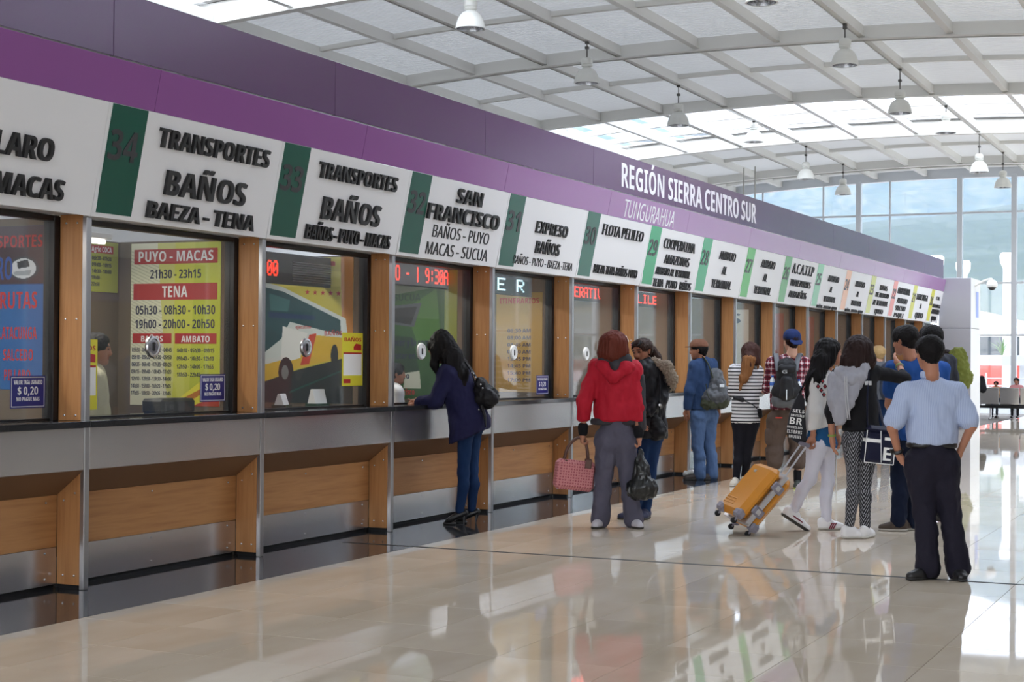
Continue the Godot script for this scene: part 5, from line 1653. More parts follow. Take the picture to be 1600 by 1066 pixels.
func person_navy() -> void:
	var F := figure("person", "person in a navy coat and skinny jeans leaning on the counter, long dark hair", ground(722, 819), {
		"head": [688, 546, 0.02], "yaw": 62.0, "nod": -28.0, "sL": [699, 583, 0.16], "sR": [718, 577, -0.14], "eL": [680, 628, 0.2], "wL": [655, 629, 0.12], "tL": [640, 630, 0.06],
		"eR": [690, 622, -0.28], "wR": [664, 627, -0.26], "tR": [648, 629, -0.24], "pel": [734, 655, 0.0], "hipL": [728, 668, 0.08], "hipR": [740, 668, -0.08], "kL": [724, 738, 0.07], "kR": [738, 735, -0.06], "aL": [718, 800, 0.05], "aR": [737, 797, -0.1], "fwd": Vector3(-0.8, 0, -0.6), "away": true})
	skin(F, M.skin_tan)
	cloth("navy_wool", rgb(34, 34, 66))
	var hem := joint(F, [722, 686, 0])
	jacket(F, "coat", M.navy_wool, 0.034, hem, 1.92, 0.012, Vector3(0.42, -1, 0), 1.12, 0.128)
	trousers(F, "jeans", M.denim_dark, 0.0, 1.96, 0.004, 0.007, 0.06, 0.078)
	hair_long(F, M.hair_black, [[[690, 530, 0.0, 0.09], [708, 556, 0.1, 0.08], [718, 585, 0.12, 0.075], [722, 605, 0.12, 0.05]], [[696, 540, 0.02, 0.08], [718, 570, -0.02, 0.07], [728, 590, 0.02, 0.05]], [[678, 548, 0.1, 0.035], [679, 570, 0.12, 0.03], [682, 584, 0.13, 0.015]], [[700, 560, 0.14, 0.06], [705, 590, 0.15, 0.05], [709, 608, 0.16, 0.02]]])
	# high heels
	for q in [["L", [699, 820, 0.06]], ["R", [716, 812, -0.1]]]:
		var a: Vector3 = F.j["a" + q[0]]
		var T := joint(F, q[1])
		T.y = 0.022
		var dir := (T - a)
		dir.y = 0
		dir = dir.normalized()
		var back := a - dir * 0.05
		back.y = 0.105
		var o := soft(F.root, "shoe", M.shoe_black, [[back, a + dir * 0.09 + Vector3(0, 0.05 - a.y, 0), 0.03, 0.032], [a + dir * 0.09 + Vector3(0, 0.05 - a.y, 0), T + Vector3(0, 0.005, 0), 0.036, 0.024]], 0.007, 0.015, [[Vector3(0, 0.001, 0), Vector3.DOWN], [a + Vector3(0, 0.005, 0) + dir * 0.02, (Vector3.UP + dir * 0.7).normalized()]])
		part(o, "heel", tube([Vector3(back.x, 0.1, back.z), Vector3(back.x, 0.0, back.z) + dir * 0.012], [0.022, 0.006], 8), M.shoe_black)
		part(o, "platform", box(Vector3(-0.035, 0.0, -0.1), Vector3(0.035, 0.02, 0.02), 0.008), M.shoe_black, Transform3D(Basis.looking_at(dir), T - Vector3(0, T.y, 0) - dir * 0.06))
	# shoulder bag
	cloth("bag_black", rgb(30, 29, 32), 0.45)
	var at0 := F.root.transform
	var B := thing("shoulder_bag", "slouchy black leather bag with metal studs hanging at the navy coat", "bag", at0.origin, HEADING)
	var P := func(x: float, y: float, z: float) -> Vector3: return joint(F, [x, y, z])
	soft(B, "pouch", M.bag_black, [[P.call(750, 600, 0.1), P.call(760, 620, 0.08), 0.06, 0.1], [P.call(748, 622, 0.05), P.call(766, 622, 0.12), 0.075, 0.07]], 0.012, 0.06, [], 0.02, Vector3(14, 14, 14))
	part(B, "strap", tube(smooth_path([P.call(742, 598, 0.2), P.call(736, 580, 0.16), P.call(727, 566, 0.02), P.call(735, 575, -0.1), P.call(750, 600, -0.02)]), 0.016, 8, 0.5), M.bag_black)
	part(B, "tassel", tube([P.call(752, 634, 0.16), P.call(758, 652, 0.17), P.call(759, 668, 0.17)], [0.035, 0.03, 0.012], 8, 0.5), M.bag_black)
	for q in [[737, 582], [743, 590], [751, 601], [748, 640], [740, 584], [754, 607]]:
		part(B, "stud", lathe([Vector2(0.009, 0), Vector2(0.006, 0.006), Vector2(0.001, 0.008)], 8), M.bright_steel, Transform3D(Basis(Vector3.RIGHT, PI / 2), P.call(q[0], q[1], 0.215)))
	var tk := thing("paper_ticket", "small white paper ticket under the hand on the ledge", "paper", at0 * joint(F, [639, 628, 0.02]), 0.4)
	tk.position = Vector3(-0.06, 1.088, tk.position.z)
	part(tk, "sheet", box(Vector3(-0.06, 0, -0.04), Vector3(0.06, 0.004, 0.04)), M.ink_white)

func person_red() -> void:
	var F := figure("person", "person in a red hooded jacket and grey trousers seen from behind, reddish hair", ground(962, 824), {
		"head": [961, 541, 0.02], "yaw": -28.0, "nod": -6.0, "sL": [933, 576, 0.0], "sR": [990, 578, -0.02], "eL": [913, 628, 0.06], "wL": [911, 676, 0.04], "tL": [908, 702, 0.02], "gripL": true,
		"eR": [994, 634, 0.06], "wR": [998, 680, 0.06], "tR": [1000, 706, 0.05], "gripR": true, "pel": [962, 676, 0.0], "hipL": [949, 692, 0.0], "hipR": [976, 692, 0.0], "kL": [943, 748, 0.0], "kR": [982, 754, 0.0], "aL": [938, 812, 0.02], "aR": [990, 812, 0.0]}, 1.02)
	skin(F, M.skin_tan)
	cloth("jacket_red", rgb(172, 28, 46), 0.7)
	cloth("jacket_grey", rgb(58, 56, 60), 0.75)
	cloth("trousers_slate", rgb(86, 84, 98), 0.85)
	jacket(F, "jacket", M.jacket_red, 0.035, joint(F, [960, 658, 0]), 1.94, 0.016, Vector3(0, -1, 0), 1.08)
	var P := func(x: float, y: float, z: float) -> Vector3: return joint(F, [x, y, z])
	soft(F.root, "waistband", M.jacket_grey, [[P.call(944, 660, -0.01), P.call(977, 660, -0.01), 0.125, 0.125]], 0.014, 0.03, [[P.call(960, 664, 0), Vector3.DOWN], [P.call(960, 654, 0), Vector3.UP]], 0.004)
	soft(F.root, "hood", M.jacket_red, [[P.call(938, 570, 0.1), P.call(957, 590, 0.16), 0.045, 0.05], [P.call(957, 590, 0.16), P.call(985, 574, 0.1), 0.05, 0.045], [P.call(948, 574, 0.1), P.call(975, 574, 0.1), 0.06, 0.06], [P.call(960, 566, 0.13), P.call(961, 572, 0.2), 0.05, 0.045, -1, 0.02]], 0.012, 0.04, [], 0.01, Vector3(14, 14, 14))
	soft(F.root, "hood_lining", M.jacket_grey, [[P.call(947, 563, 0.05), P.call(975, 563, 0.05), 0.075, 0.075], [P.call(960, 568, 0.09), P.call(961, 574, 0.13), 0.06, 0.045]], 0.012, 0.03)
	# dark panel down the sleeve
	soft(F.root, "sleeve_panel", M.jacket_grey, [[P.call(998, 590, 0.0), P.call(1000, 634, 0.06), 0.056, 0.05], [P.call(1000, 634, 0.06), P.call(1003, 668, 0.06), 0.05, 0.042]], 0.012, 0.02, [], 0.008)
	for q in [["wL", "cuff"], ["wR", "cuff"]]:
		var w: Vector3 = F.j[q[0]]
		soft(F.root, q[1], M.black_cloth, [[w + Vector3(0, 0.05, 0), w + Vector3(0, 0.005, 0), 0.048, 0.044]], 0.01, 0.01)
	trousers(F, "trousers", M.trousers_slate, 0.02, 1.99, 0.03, 0.014, 0.08, 0.09)
	mat("hair_auburn", rgb(96, 42, 30), 0.6, 0.0, 0.3)
	hair_long(F, M.hair_auburn, [[[948, 536, 0.05, 0.07], [944, 553, 0.06, 0.06], [943, 560, 0.06, 0.035]], [[968, 536, 0.06, 0.07], [972, 550, 0.06, 0.05], [974, 558, 0.06, 0.03]], [[957, 536, 0.1, 0.07], [957, 556, 0.11, 0.055]]], 0.006)
	soft(F.root, "hair_tie", M.ink_white, [[P.call(976, 527, 0.0), P.call(979, 533, 0.0), 0.02, 0.02]], 0.008, 0.01)
	mat("sneaker_grey", rgb(188, 184, 190), 0.6)
	shoe(F, "L", [929, 827, 0.16], M.sneaker_grey, M.sole_dark)
	shoe(F, "R", [1000, 827, 0.16], M.sneaker_grey, M.sole_dark)
	# checked handbag
	var ck := Image.create(16, 16, false, Image.FORMAT_RGB8)
	for y in 16:
		for x in 16:
			var dx := absi(x % 8 - 4)
			var dy := absi(y % 8 - 4)
			ck.set_pixel(x, y, rgb(150, 74, 84) if dx + dy < 3 else (rgb(206, 140, 140) if (x / 8 + y / 8) % 2 == 0 else rgb(196, 124, 126)))
	tex_mat("check_pink", ck, Vector3(20, 20, 20), 0.6)
	mat("strap_brown", rgb(84, 52, 42), 0.5)
	var at0 := F.root.transform
	var B := thing("handbag", "pink checked handbag with brown handles carried low in one hand", "bag", at0.origin, HEADING)
	var c := func(x: float, y: float, z: float) -> Vector3: return joint(F, [x, y, z])
	var b0: Vector3 = c.call(898, 740, 0.0)
	var body := st_new()
	add_box(body, Vector3(-0.185, -0.15, -0.07), Vector3(0.185, 0.12, 0.07), 0.035)
	part(B, "pouch", body.commit(), M.check_pink, Transform3D(Basis(Vector3.UP, 0.35) * Basis(Vector3.FORWARD, 0.12), b0))
	for z in [-0.05, 0.05]:
		part(B, "handle", tube(smooth_path([b0 + Vector3(-0.10, 0.1, z), b0 + Vector3(-0.06, 0.24, z * 0.7), b0 + Vector3(0.03, 0.32, z * 0.3), b0 + Vector3(0.10, 0.26, z * 0.7), b0 + Vector3(0.12, 0.11, z)]), 0.013, 8), M.strap_brown)
		for x in [-0.1, 0.12]: part(B, "handle_tab", box(Vector3(-0.03, -0.04, -0.006), Vector3(0.03, 0.04, 0.006), 0.005), M.strap_brown, Transform3D(Basis(Vector3.FORWARD, 0.12), b0 + Vector3(x, 0.09, z * 1.55)))
	# black plastic bag
	var pm := mat("plastic_black", rgb(24, 26, 26), 0.28, 0.0, 0.5)
	var G := thing("plastic_bag", "full black plastic carrier bag hanging from the other hand", "bag", at0.origin, HEADING)
	soft(G, "sack", M.plastic_black, [[c.call(1000, 704, 0.08), c.call(1002, 730, 0.09), 0.022, 0.055], [c.call(1002, 730, 0.09), c.call(1003, 760, 0.09), 0.055, 0.1], [c.call(994, 766, 0.09), c.call(1013, 764, 0.09), 0.09, 0.09]], 0.011, 0.05, [], 0.022, Vector3(22, 7, 22))

func person_fur_hood() -> void:
	var F := figure("person", "person in a black padded jacket with a fur-trimmed hood turning towards the red jacket", ground(998, 811), {
		"head": [1004, 550, 0.0], "yaw": 138.0, "nod": -10.0, "tip": 6.0, "sL": [997, 578, 0.08], "sR": [1026, 580, -0.02], "eR": [1034, 622, 0.08], "wR": [1012, 644, 0.2], "tR": [1000, 650, 0.22],
		"eL": [992, 624, 0.1], "wL": [1000, 650, 0.2], "tL": [1004, 662, 0.2], "pel": [1014, 668, 0.0], "hipL": [1004, 684, 0.02], "hipR": [1022, 684, -0.02], "kL": [1000, 742, 0.04], "kR": [1016, 742, 0.0], "aL": [993, 800, 0.04], "aR": [1009, 798, 0.0], "fwd": Vector3(-0.6, 0, 0.6), "away": false}, 0.98)
	skin(F, M.skin_brown)
	cloth("padded_black", rgb(30, 30, 34), 0.4)
	jacket(F, "jacket", M.padded_black, 0.035, joint(F, [1015, 684, 0]), 1.95, 0.02, Vector3(0, -1, 0), 1.05)
	trousers(F, "jeans", M.denim_dark, 0.002, 1.97, 0.008, 0.008, 0.05, 0.08)
	mat("hair_tawny", rgb(50, 33, 26), 0.6, 0.0, 0.3)
	var P := func(x: float, y: float, z: float) -> Vector3: return joint(F, [x, y, z])
	hair_short(F, M.hair_tawny, 0.004)
	soft(F.root, "ponytail", M.hair_tawny, [[P.call(1018, 548, -0.08), P.call(1026, 560, -0.08), 0.05, 0.045], [P.call(1026, 560, -0.08), P.call(1029, 574, -0.06), 0.045, 0.03]], 0.009, 0.03, [], 0.012, Vector3(50, 10, 50))
	mat("fur", rgb(150, 136, 120), 0.95)
	soft(F.root, "fur_trim", M.fur, [[P.call(1022, 566, 0.06), P.call(1042, 574, 0.1), 0.035, 0.05], [P.call(1042, 574, 0.1), P.call(1050, 592, 0.08), 0.05, 0.05], [P.call(1050, 592, 0.08), P.call(1049, 606, 0.02), 0.05, 0.035], [P.call(1022, 566, 0.06), P.call(1020, 566, -0.1), 0.035, 0.03]], 0.009, 0.03, [], 0.035, Vector3(60, 60, 60))
	soft(F.root, "hood", M.padded_black, [[P.call(1028, 574, 0.0), P.call(1044, 596, 0.0), 0.06, 0.075], [P.call(1044, 596, 0.0), P.call(1040, 612, 0.0), 0.075, 0.04]], 0.012, 0.04, [], 0.012)
	var sg := thing("sunglasses", "dark sunglasses with a pale pink clip pushed up on the tawny hair", "glasses", F.root.position, HEADING)
	for x in [-0.034, 0.034]:
		part(sg, "lens", lathe([Vector2(0.001, -0.004), Vector2(0.03, -0.004), Vector2(0.03, 0.004), Vector2(0.001, 0.006)], 16), M.frame_black, F.head * Transform3D(Basis(Vector3.RIGHT, -0.75), Vector3(x, 0.098, -0.075)))
	part(sg, "arm", tube([F.head * Vector3(0.06, 0.1, -0.07), F.head * Vector3(0.092, 0.05, 0.02)], 0.005, 6), M.frame_black)
	part(sg, "arm", tube([F.head * Vector3(-0.06, 0.1, -0.07), F.head * Vector3(-0.092, 0.05, 0.02)], 0.005, 6), M.frame_black)
	mat("clip_pink", rgb(226, 150, 150), 0.4)
	part(sg, "clip", box(Vector3(-0.008, -0.025, -0.004), Vector3(0.008, 0.025, 0.004), 0.003), M.clip_pink, F.head * Transform3D(Basis(Vector3.RIGHT, -0.4), Vector3(0.055, 0.075, -0.082)))
	mat("shoe_blue", rgb(38, 42, 70), 0.7)
	shoe(F, "L", [968, 818, 0.08], M.shoe_blue, M.sole_dark, 0.045)
	shoe(F, "R", [1001, 816, 0.14], M.shoe_blue, M.sole_dark, 0.045)
	var B := thing("shoulder_bag", "flat black shoulder bag hanging at the padded jacket", "bag", F.root.position, HEADING)
	soft(B, "pouch", M.bag_black, [[P.call(1022, 650, 0.1), P.call(1026, 674, 0.12), 0.06, 0.08], [P.call(1020, 676, 0.08), P.call(1032, 674, 0.12), 0.06, 0.06]], 0.011, 0.05, [], 0.014, Vector3(14, 14, 14))
	part(B, "strap", tube(smooth_path([P.call(1030, 652, 0.2), P.call(1031, 615, 0.18), P.call(1028, 574, 0.06), P.call(1022, 600, -0.12)]), 0.014, 8, 0.4), M.bag_black)
	part(B, "stud", lathe([Vector2(0.016, 0), Vector2(0.012, 0.008), Vector2(0.001, 0.01)], 10), M.bright_steel, Transform3D(Basis(Vector3.RIGHT, PI / 2), P.call(1031, 633, 0.21)))

func person_denim() -> void:
	var F := figure("person", "person in a denim jacket and jeans with a brown cap and grey backpack", ground(1100, 750), {
		"head": [1092, 548, 0.02], "yaw": 72.0, "nod": -2.0, "sL": [1086, 573, 0.12], "sR": [1112, 570, -0.1], "eL": [1077, 612, 0.16], "wL": [1074, 640, 0.12], "tL": [1073, 658, 0.1],
		"eR": [1122, 612, -0.16], "wR": [1122, 638, -0.1], "tR": [1121, 655, -0.06], "pel": [1099, 640, 0.0], "hipL": [1091, 652, 0.05], "hipR": [1109, 652, -0.05], "kL": [1090, 699, 0.05], "kR": [1108, 698, -0.05], "aL": [1093, 742, 0.04], "aR": [1113, 742, -0.04], "fwd": Vector3(-0.9, 0, -0.3)}, 1.0)
	skin(F, M.skin_brown)
	jacket(F, "denim_jacket", M.denim, 0.03, joint(F, [1098, 640, 0]), 1.92, 0.014, Vector3(0, -1, 0), 1.04)
	cloth("jeans_faded", rgb(84, 108, 146))
	trousers(F, "jeans", M.jeans_faded, 0.018, 2.0, 0.026, 0.014, 0.04, 0.09)
	hair_short(F, M.hair_black)
	mat("cap_brown", rgb(112, 72, 52), 0.8)
	var H := F.head
	soft(F.root, "cap", M.cap_brown, [[H * Vector3(0, 0.055, 0.03), H * Vector3(0, 0.06, -0.025), 0.093, 0.09]], 0.008, 0.02, [[H * Vector3(0, 0.045, 0), -(H.basis.y.normalized())]], 0.004, Vector3(20, 20, 20))
	soft(F.root, "cap_brim", M.cap_brown, [[H * Vector3(-0.04, 0.05, -0.1), H * Vector3(0.04, 0.05, -0.1), 0.045, 0.045], [H * Vector3(-0.025, 0.045, -0.135), H * Vector3(0.025, 0.045, -0.135), 0.04, 0.04]], 0.006, 0.02, [[H * Vector3(0, 0.048, -0.1), -(H.basis.y.normalized())], [H * Vector3(0, 0.058, -0.1), H.basis.y.normalized()]])
	mat("boot_brown", rgb(60, 52, 48), 0.7)
	shoe(F, "L", [1070, 752, 0.06], M.boot_brown, M.sole_dark)
	shoe(F, "R", [1100, 752, 0.02], M.boot_brown, M.sole_dark)
	var P := func(x: float, y: float, z: float) -> Vector3: return joint(F, [x, y, z])
	cloth("pack_grey", rgb(92, 94, 98), 0.45)
	cloth("pack_olive", rgb(72, 76, 60), 0.6)
	mat("reflective", rgb(220, 226, 230), 0.3)
	var B := thing("backpack", "grey and olive backpack with a pale reflective patch slung over one shoulder", "bag", F.root.position, HEADING)
	soft(B, "sack", M.pack_grey, [[P.call(1118, 588, 0.06), P.call(1120, 618, 0.08), 0.1, 0.15], [P.call(1108, 622, 0.1), P.call(1126, 620, 0.06), 0.12, 0.12]], 0.012, 0.06, [], 0.022, Vector3(12, 12, 12))
	soft(B, "lower_panel", M.pack_olive, [[P.call(1104, 630, 0.14), P.call(1128, 628, 0.1), 0.085, 0.09]], 0.012, 0.03, [], 0.016, Vector3(14, 14, 14))
	soft(B, "front_pocket", M.pack_grey, [[P.call(1124, 600, 0.15), P.call(1128, 618, 0.15), 0.06, 0.075]], 0.011, 0.03, [], 0.01)
	part(B, "patch", box(Vector3(-0.03, -0.018, -0.004), Vector3(0.03, 0.018, 0.006), 0.003), M.reflective, Transform3D(Basis(Vector3.UP, 0.2), P.call(1128, 603, 0.222)))
	part(B, "strap", tube(smooth_path([P.call(1114, 590, 0.16), P.call(1106, 568, 0.16), P.call(1098, 560, 0.06), P.call(1100, 585, 0.02)]), 0.028, 8, 0.3), M.pack_olive)
	part(B, "strap", tube(smooth_path([P.call(1103, 600, 0.2), P.call(1106, 618, 0.24), P.call(1112, 628, 0.24)]), 0.016, 8, 0.3), M.pack_olive)
	var lt := thing("crumpled_cup", "crumpled white paper cup on the granite by the brown boot", "litter", ground(1077, 746))
	soft(lt, "paper", M.ink_white, [[Vector3(-0.05, 0.04, 0), Vector3(0.05, 0.05, 0.01), 0.038, 0.05]], 0.01, 0.02, [[Vector3(0, 0.002, 0), Vector3.DOWN]], 0.02, Vector3(25, 25, 25))

func person_striped() -> void:
	var F := figure("person", "person in a black and white striped top and black leggings with long ombre hair", ground(1160, 759), {
		"head": [1174, 552, 0.0], "yaw": -35.0, "nod": -14.0, "sL": [1147, 578, 0.02], "sR": [1184, 580, -0.02], "eL": [1145, 614, 0.0], "wL": [1160, 626, -0.26], "tL": [1166, 622, -0.34],
		"eR": [1188, 612, -0.06], "wR": [1182, 608, -0.28], "tR": [1178, 604, -0.36], "pel": [1164, 650, 0.0], "hipL": [1156, 664, 0.0], "hipR": [1174, 664, 0.0], "kL": [1154, 706, 0.0], "kR": [1168, 706, -0.02], "aL": [1150, 750, 0.02], "aR": [1163, 749, -0.08]}, 0.99)
	skin(F, M.skin_light)
	var W_ := rgb(226, 224, 226)
	var K_ := rgb(34, 34, 40)
	tex_mat("breton_stripe", stripes_image([W_, W_, W_, W_, W_, K_, K_, K_, W_]), Vector3(24, 23.5, 24))
	jacket(F, "striped_top", M.breton_stripe, 0.02, joint(F, [1163, 661, 0]), 1.9, 0.012, Vector3(0, -1, 0), 1.04)
	cloth("leggings_black", rgb(26, 26, 34), 0.7)
	trousers(F, "leggings", M.leggings_black, 0.002, 1.98, 0.004, 0.005, 0.05, 0.094)
	mat("hair_ombre", rgb(62, 38, 32), 0.6, 0.0, 0.3)
	mat("hair_ends", rgb(132, 88, 52), 0.6, 0.0, 0.3)
	hair_long(F, M.hair_ombre, [[[1170, 548, 0.05, 0.08], [1166, 568, 0.12, 0.06]], [[1178, 550, 0.03, 0.07], [1182, 566, 0.08, 0.045]], [[1172, 560, 0.12, 0.06], [1171, 570, 0.14, 0.05]]])
	soft(F.root, "hair_ends", M.hair_ends, [[joint(F, [1166, 562, 0.14]), joint(F, [1161, 590, 0.16]), 0.045, 0.036], [joint(F, [1161, 590, 0.16]), joint(F, [1156, 610, 0.16]), 0.036, 0.01], [joint(F, [1170, 562, 0.15]), joint(F, [1166, 596, 0.16]), 0.045, 0.014], [joint(F, [1175, 562, 0.15]), joint(F, [1173, 586, 0.16]), 0.036, 0.01], [joint(F, [1183, 558, 0.06]), joint(F, [1184, 576, 0.09]), 0.03, 0.01]], 0.009, 0.05, [], 0.016, Vector3(42, 4, 42))
	mat("shoe_beige", rgb(206, 198, 184), 0.7)
	shoe(F, "L", [1146, 763, 0.12], M.shoe_beige, M.sole_pale)
	shoe(F, "R", [1168, 755, -0.3], M.shoe_beige, M.sole_pale)
	var P := func(x: float, y: float, z: float) -> Vector3: return joint(F, [x, y, z])
	var B := thing("belt_bag", "small black pouch on a strap slung round the striped top", "bag", F.root.position, HEADING)
	part(B, "strap", tube(smooth_path([P.call(1146, 624, 0.17), P.call(1164, 627, 0.19), P.call(1178, 634, 0.18), P.call(1188, 645, 0.1)]), 0.015, 8, 0.4), M.bag_black)
	soft(B, "pouch", M.bag_black, [[P.call(1148, 622, 0.18), P.call(1160, 625, 0.18), 0.022, 0.03], [P.call(1187, 642, 0.1), P.call(1188, 650, 0.08), 0.03, 0.028]], 0.009, 0.02)

func person_plaid() -> void:
	var F := figure("person", "person in a red plaid shirt, brown cargo shorts and backwards navy cap", ground(1229, 763), {
		"head": [1237, 534, 0.0], "yaw": 14.0, "nod": 0.0, "sL": [1207, 568, 0.0], "sR": [1256, 568, -0.02], "eL": [1200, 604, -0.06], "wL": [1196, 612, -0.3], "tL": [1196, 610, -0.42],
		"eR": [1264, 606, -0.1], "wR": [1258, 610, -0.34], "tR": [1254, 606, -0.44], "pel": [1229, 646, 0.0], "hipL": [1215, 660, 0.0], "hipR": [1243, 660, 0.0], "kL": [1210, 706, 0.0], "kR": [1247, 707, 0.0], "aL": [1210, 752, 0.02], "aR": [1246, 751, 0.02]}, 1.06)
	skin(F, M.skin_light)
	var im := Image.create(32, 32, false, Image.FORMAT_RGB8)
	for y in 32:
		for x in 32:
			var c := rgb(120, 34, 48)
			var a := 1 if (x % 16) in [2, 3, 4] else 0
			var b := 1 if (y % 16) in [2, 3, 4] else 0
			if a + b == 1: c = rgb(196, 168, 172)
			if a + b == 2: c = rgb(232, 226, 228)
			if (x % 16) in [9, 10, 11, 12] or (y % 16) in [9, 10, 11, 12]: c = c.lerp(rgb(44, 22, 34), 0.6)
			im.set_pixel(x, y, c)
	tex_mat("plaid_red", im, Vector3(7, 7, 7))
	jacket(F, "plaid_shirt", M.plaid_red, 0.024, joint(F, [1229, 640, 0]), 1.6, 0.01, Vector3(0, -1, 0), 1.06)
	cloth("shorts_brown", rgb(84, 70, 62))
	trousers(F, "cargo_shorts", M.shorts_brown, 0.03, 1.02, 0.035, 0.014, 0.06, 0.09)
	soft(F.root, "pocket_flap", M.shorts_brown, [[joint(F, [1204, 676, 0.02]), joint(F, [1204, 688, 0.02]), 0.07, 0.07]], 0.012, 0.02)
	mat("zip_red", rgb(206, 66, 50), 0.5)
	part(F.root, "pocket_trim", box(Vector3(-0.04, -0.008, -0.006), Vector3(0.04, 0.008, 0.006), 0.002), M.zip_red, Transform3D(Basis(), joint(F, [1217, 653, 0.145])))
	hair_short(F, M.hair_dark_brown)
	cloth("cap_navy", rgb(30, 44, 86))
	var H := F.head
	soft(F.root, "cap", M.cap_navy, [[H * Vector3(0, 0.05, 0.03), H * Vector3(0, 0.056, -0.02), 0.1, 0.095]], 0.008, 0.02, [[H * Vector3(0, 0.02, 0), -(H.basis.y.normalized())]], 0.004, Vector3(20, 20, 20))
	soft(F.root, "cap_brim", M.cap_navy, [[H * Vector3(-0.045, 0.0, 0.125), H * Vector3(0.045, 0.0, 0.125), 0.035, 0.035], [H * Vector3(-0.03, -0.02, 0.15), H * Vector3(0.03, -0.02, 0.15), 0.03, 0.03]], 0.007, 0.02, [[H * Vector3(0, -0.005, 0.13), H.basis * Vector3(0, -1, -0.9).normalized()], [H * Vector3(0, 0.008, 0.13), H.basis * Vector3(0, 1, 0.9).normalized()]])
	for q in ["L", "R"]:
		var a: Vector3 = F.j["a" + q]
		soft(F.root, "sock", M.black_cloth, [[a + Vector3(0, 0.1, 0), a, 0.048, 0.045]], 0.01, 0.01)
	mat("trail_shoe", rgb(58, 62, 58), 0.7)
	mat("trail_green", rgb(176, 186, 70), 0.6)
	shoe(F, "L", [1206, 766, 0.12], M.trail_shoe, M.trail_green, 0.07)
	shoe(F, "R", [1246, 768, 0.16], M.trail_shoe, M.trail_green, 0.07)
	var P := func(x: float, y: float, z: float) -> Vector3: return joint(F, [x, y, z])
	cloth("pack_black", rgb(36, 36, 38), 0.55)
	var B := thing("backpack", "black daypack with grey trim and water bottles on the plaid back", "bag", F.root.position, HEADING)
	soft(B, "sack", M.pack_black, [[P.call(1229, 574, 0.2), P.call(1228, 612, 0.2), 0.115, 0.13], [P.call(1218, 612, 0.2), P.call(1240, 612, 0.2), 0.1, 0.1]], 0.012, 0.05, [], 0.01, Vector3(14, 14, 14))
	soft(B, "front_pocket", M.pack_black, [[P.call(1229, 596, 0.3), P.call(1229, 616, 0.3), 0.075, 0.085]], 0.011, 0.03, [], 0.008)
	soft(B, "top_pocket", M.pack_black, [[P.call(1223, 577, 0.28), P.call(1236, 577, 0.28), 0.06, 0.06]], 0.011, 0.03, [], 0.008)
	soft(B, "base", M.pack_grey, [[P.call(1216, 626, 0.2), P.call(1241, 627, 0.2), 0.085, 0.085]], 0.012, 0.03, [], 0.008)
	part(B, "trim", box(Vector3(-0.006, -0.06, -0.004), Vector3(0.006, 0.06, 0.004), 0.002), M.reflective, Transform3D(Basis(), P.call(1229, 617, 0.384)))
	mat("pack_logo", rgb(150, 152, 154), 0.5)
	text(B, "logo", "G", bold, -0.03, -0.02, 0.03, 0.02, 0.003, M.pack_logo, Transform3D(Basis(), P.call(1226, 581, 0.345)))
	for q in [["shoulder_strap", 1216, 1212], ["shoulder_strap", 1243, 1250]]:
		part(B, q[0], tube(smooth_path([P.call(q[1], 580, 0.26), P.call((q[1] + q[2]) / 2, 564, 0.18), P.call(q[2], 553, 0.06), P.call(q[2], 560, -0.1)]), 0.032, 8, 0.3), M.pack_grey)
	mat("bottle_blue", rgb(70, 110, 190), 0.2)
	for q in [[1248, 598], [1207, 592]]:
		var bt := thing("water_bottle", "clear blue-capped water bottle in the %s pocket of the daypack" % ["outer" if q[0] > 1230 else "counter-side"], "bottle", F.root.transform * P.call(q[0], q[1] + 12, 0.17))
		part(bt, "bottle", lathe([Vector2(0.001, -0.06), Vector2(0.03, -0.06), Vector2(0.032, 0.05), Vector2(0.028, 0.08), Vector2(0.014, 0.1), Vector2(0.014, 0.11)], 16), M.reflective)
		part(bt, "cap", lathe([Vector2(0.016, 0.108), Vector2(0.016, 0.13), Vector2(0.001, 0.131)], 12), M.bottle_blue)
		part(bt, "wrapper", lathe([Vector2(0.0335, 0.01), Vector2(0.0335, 0.05)], 16), M.bottle_blue)

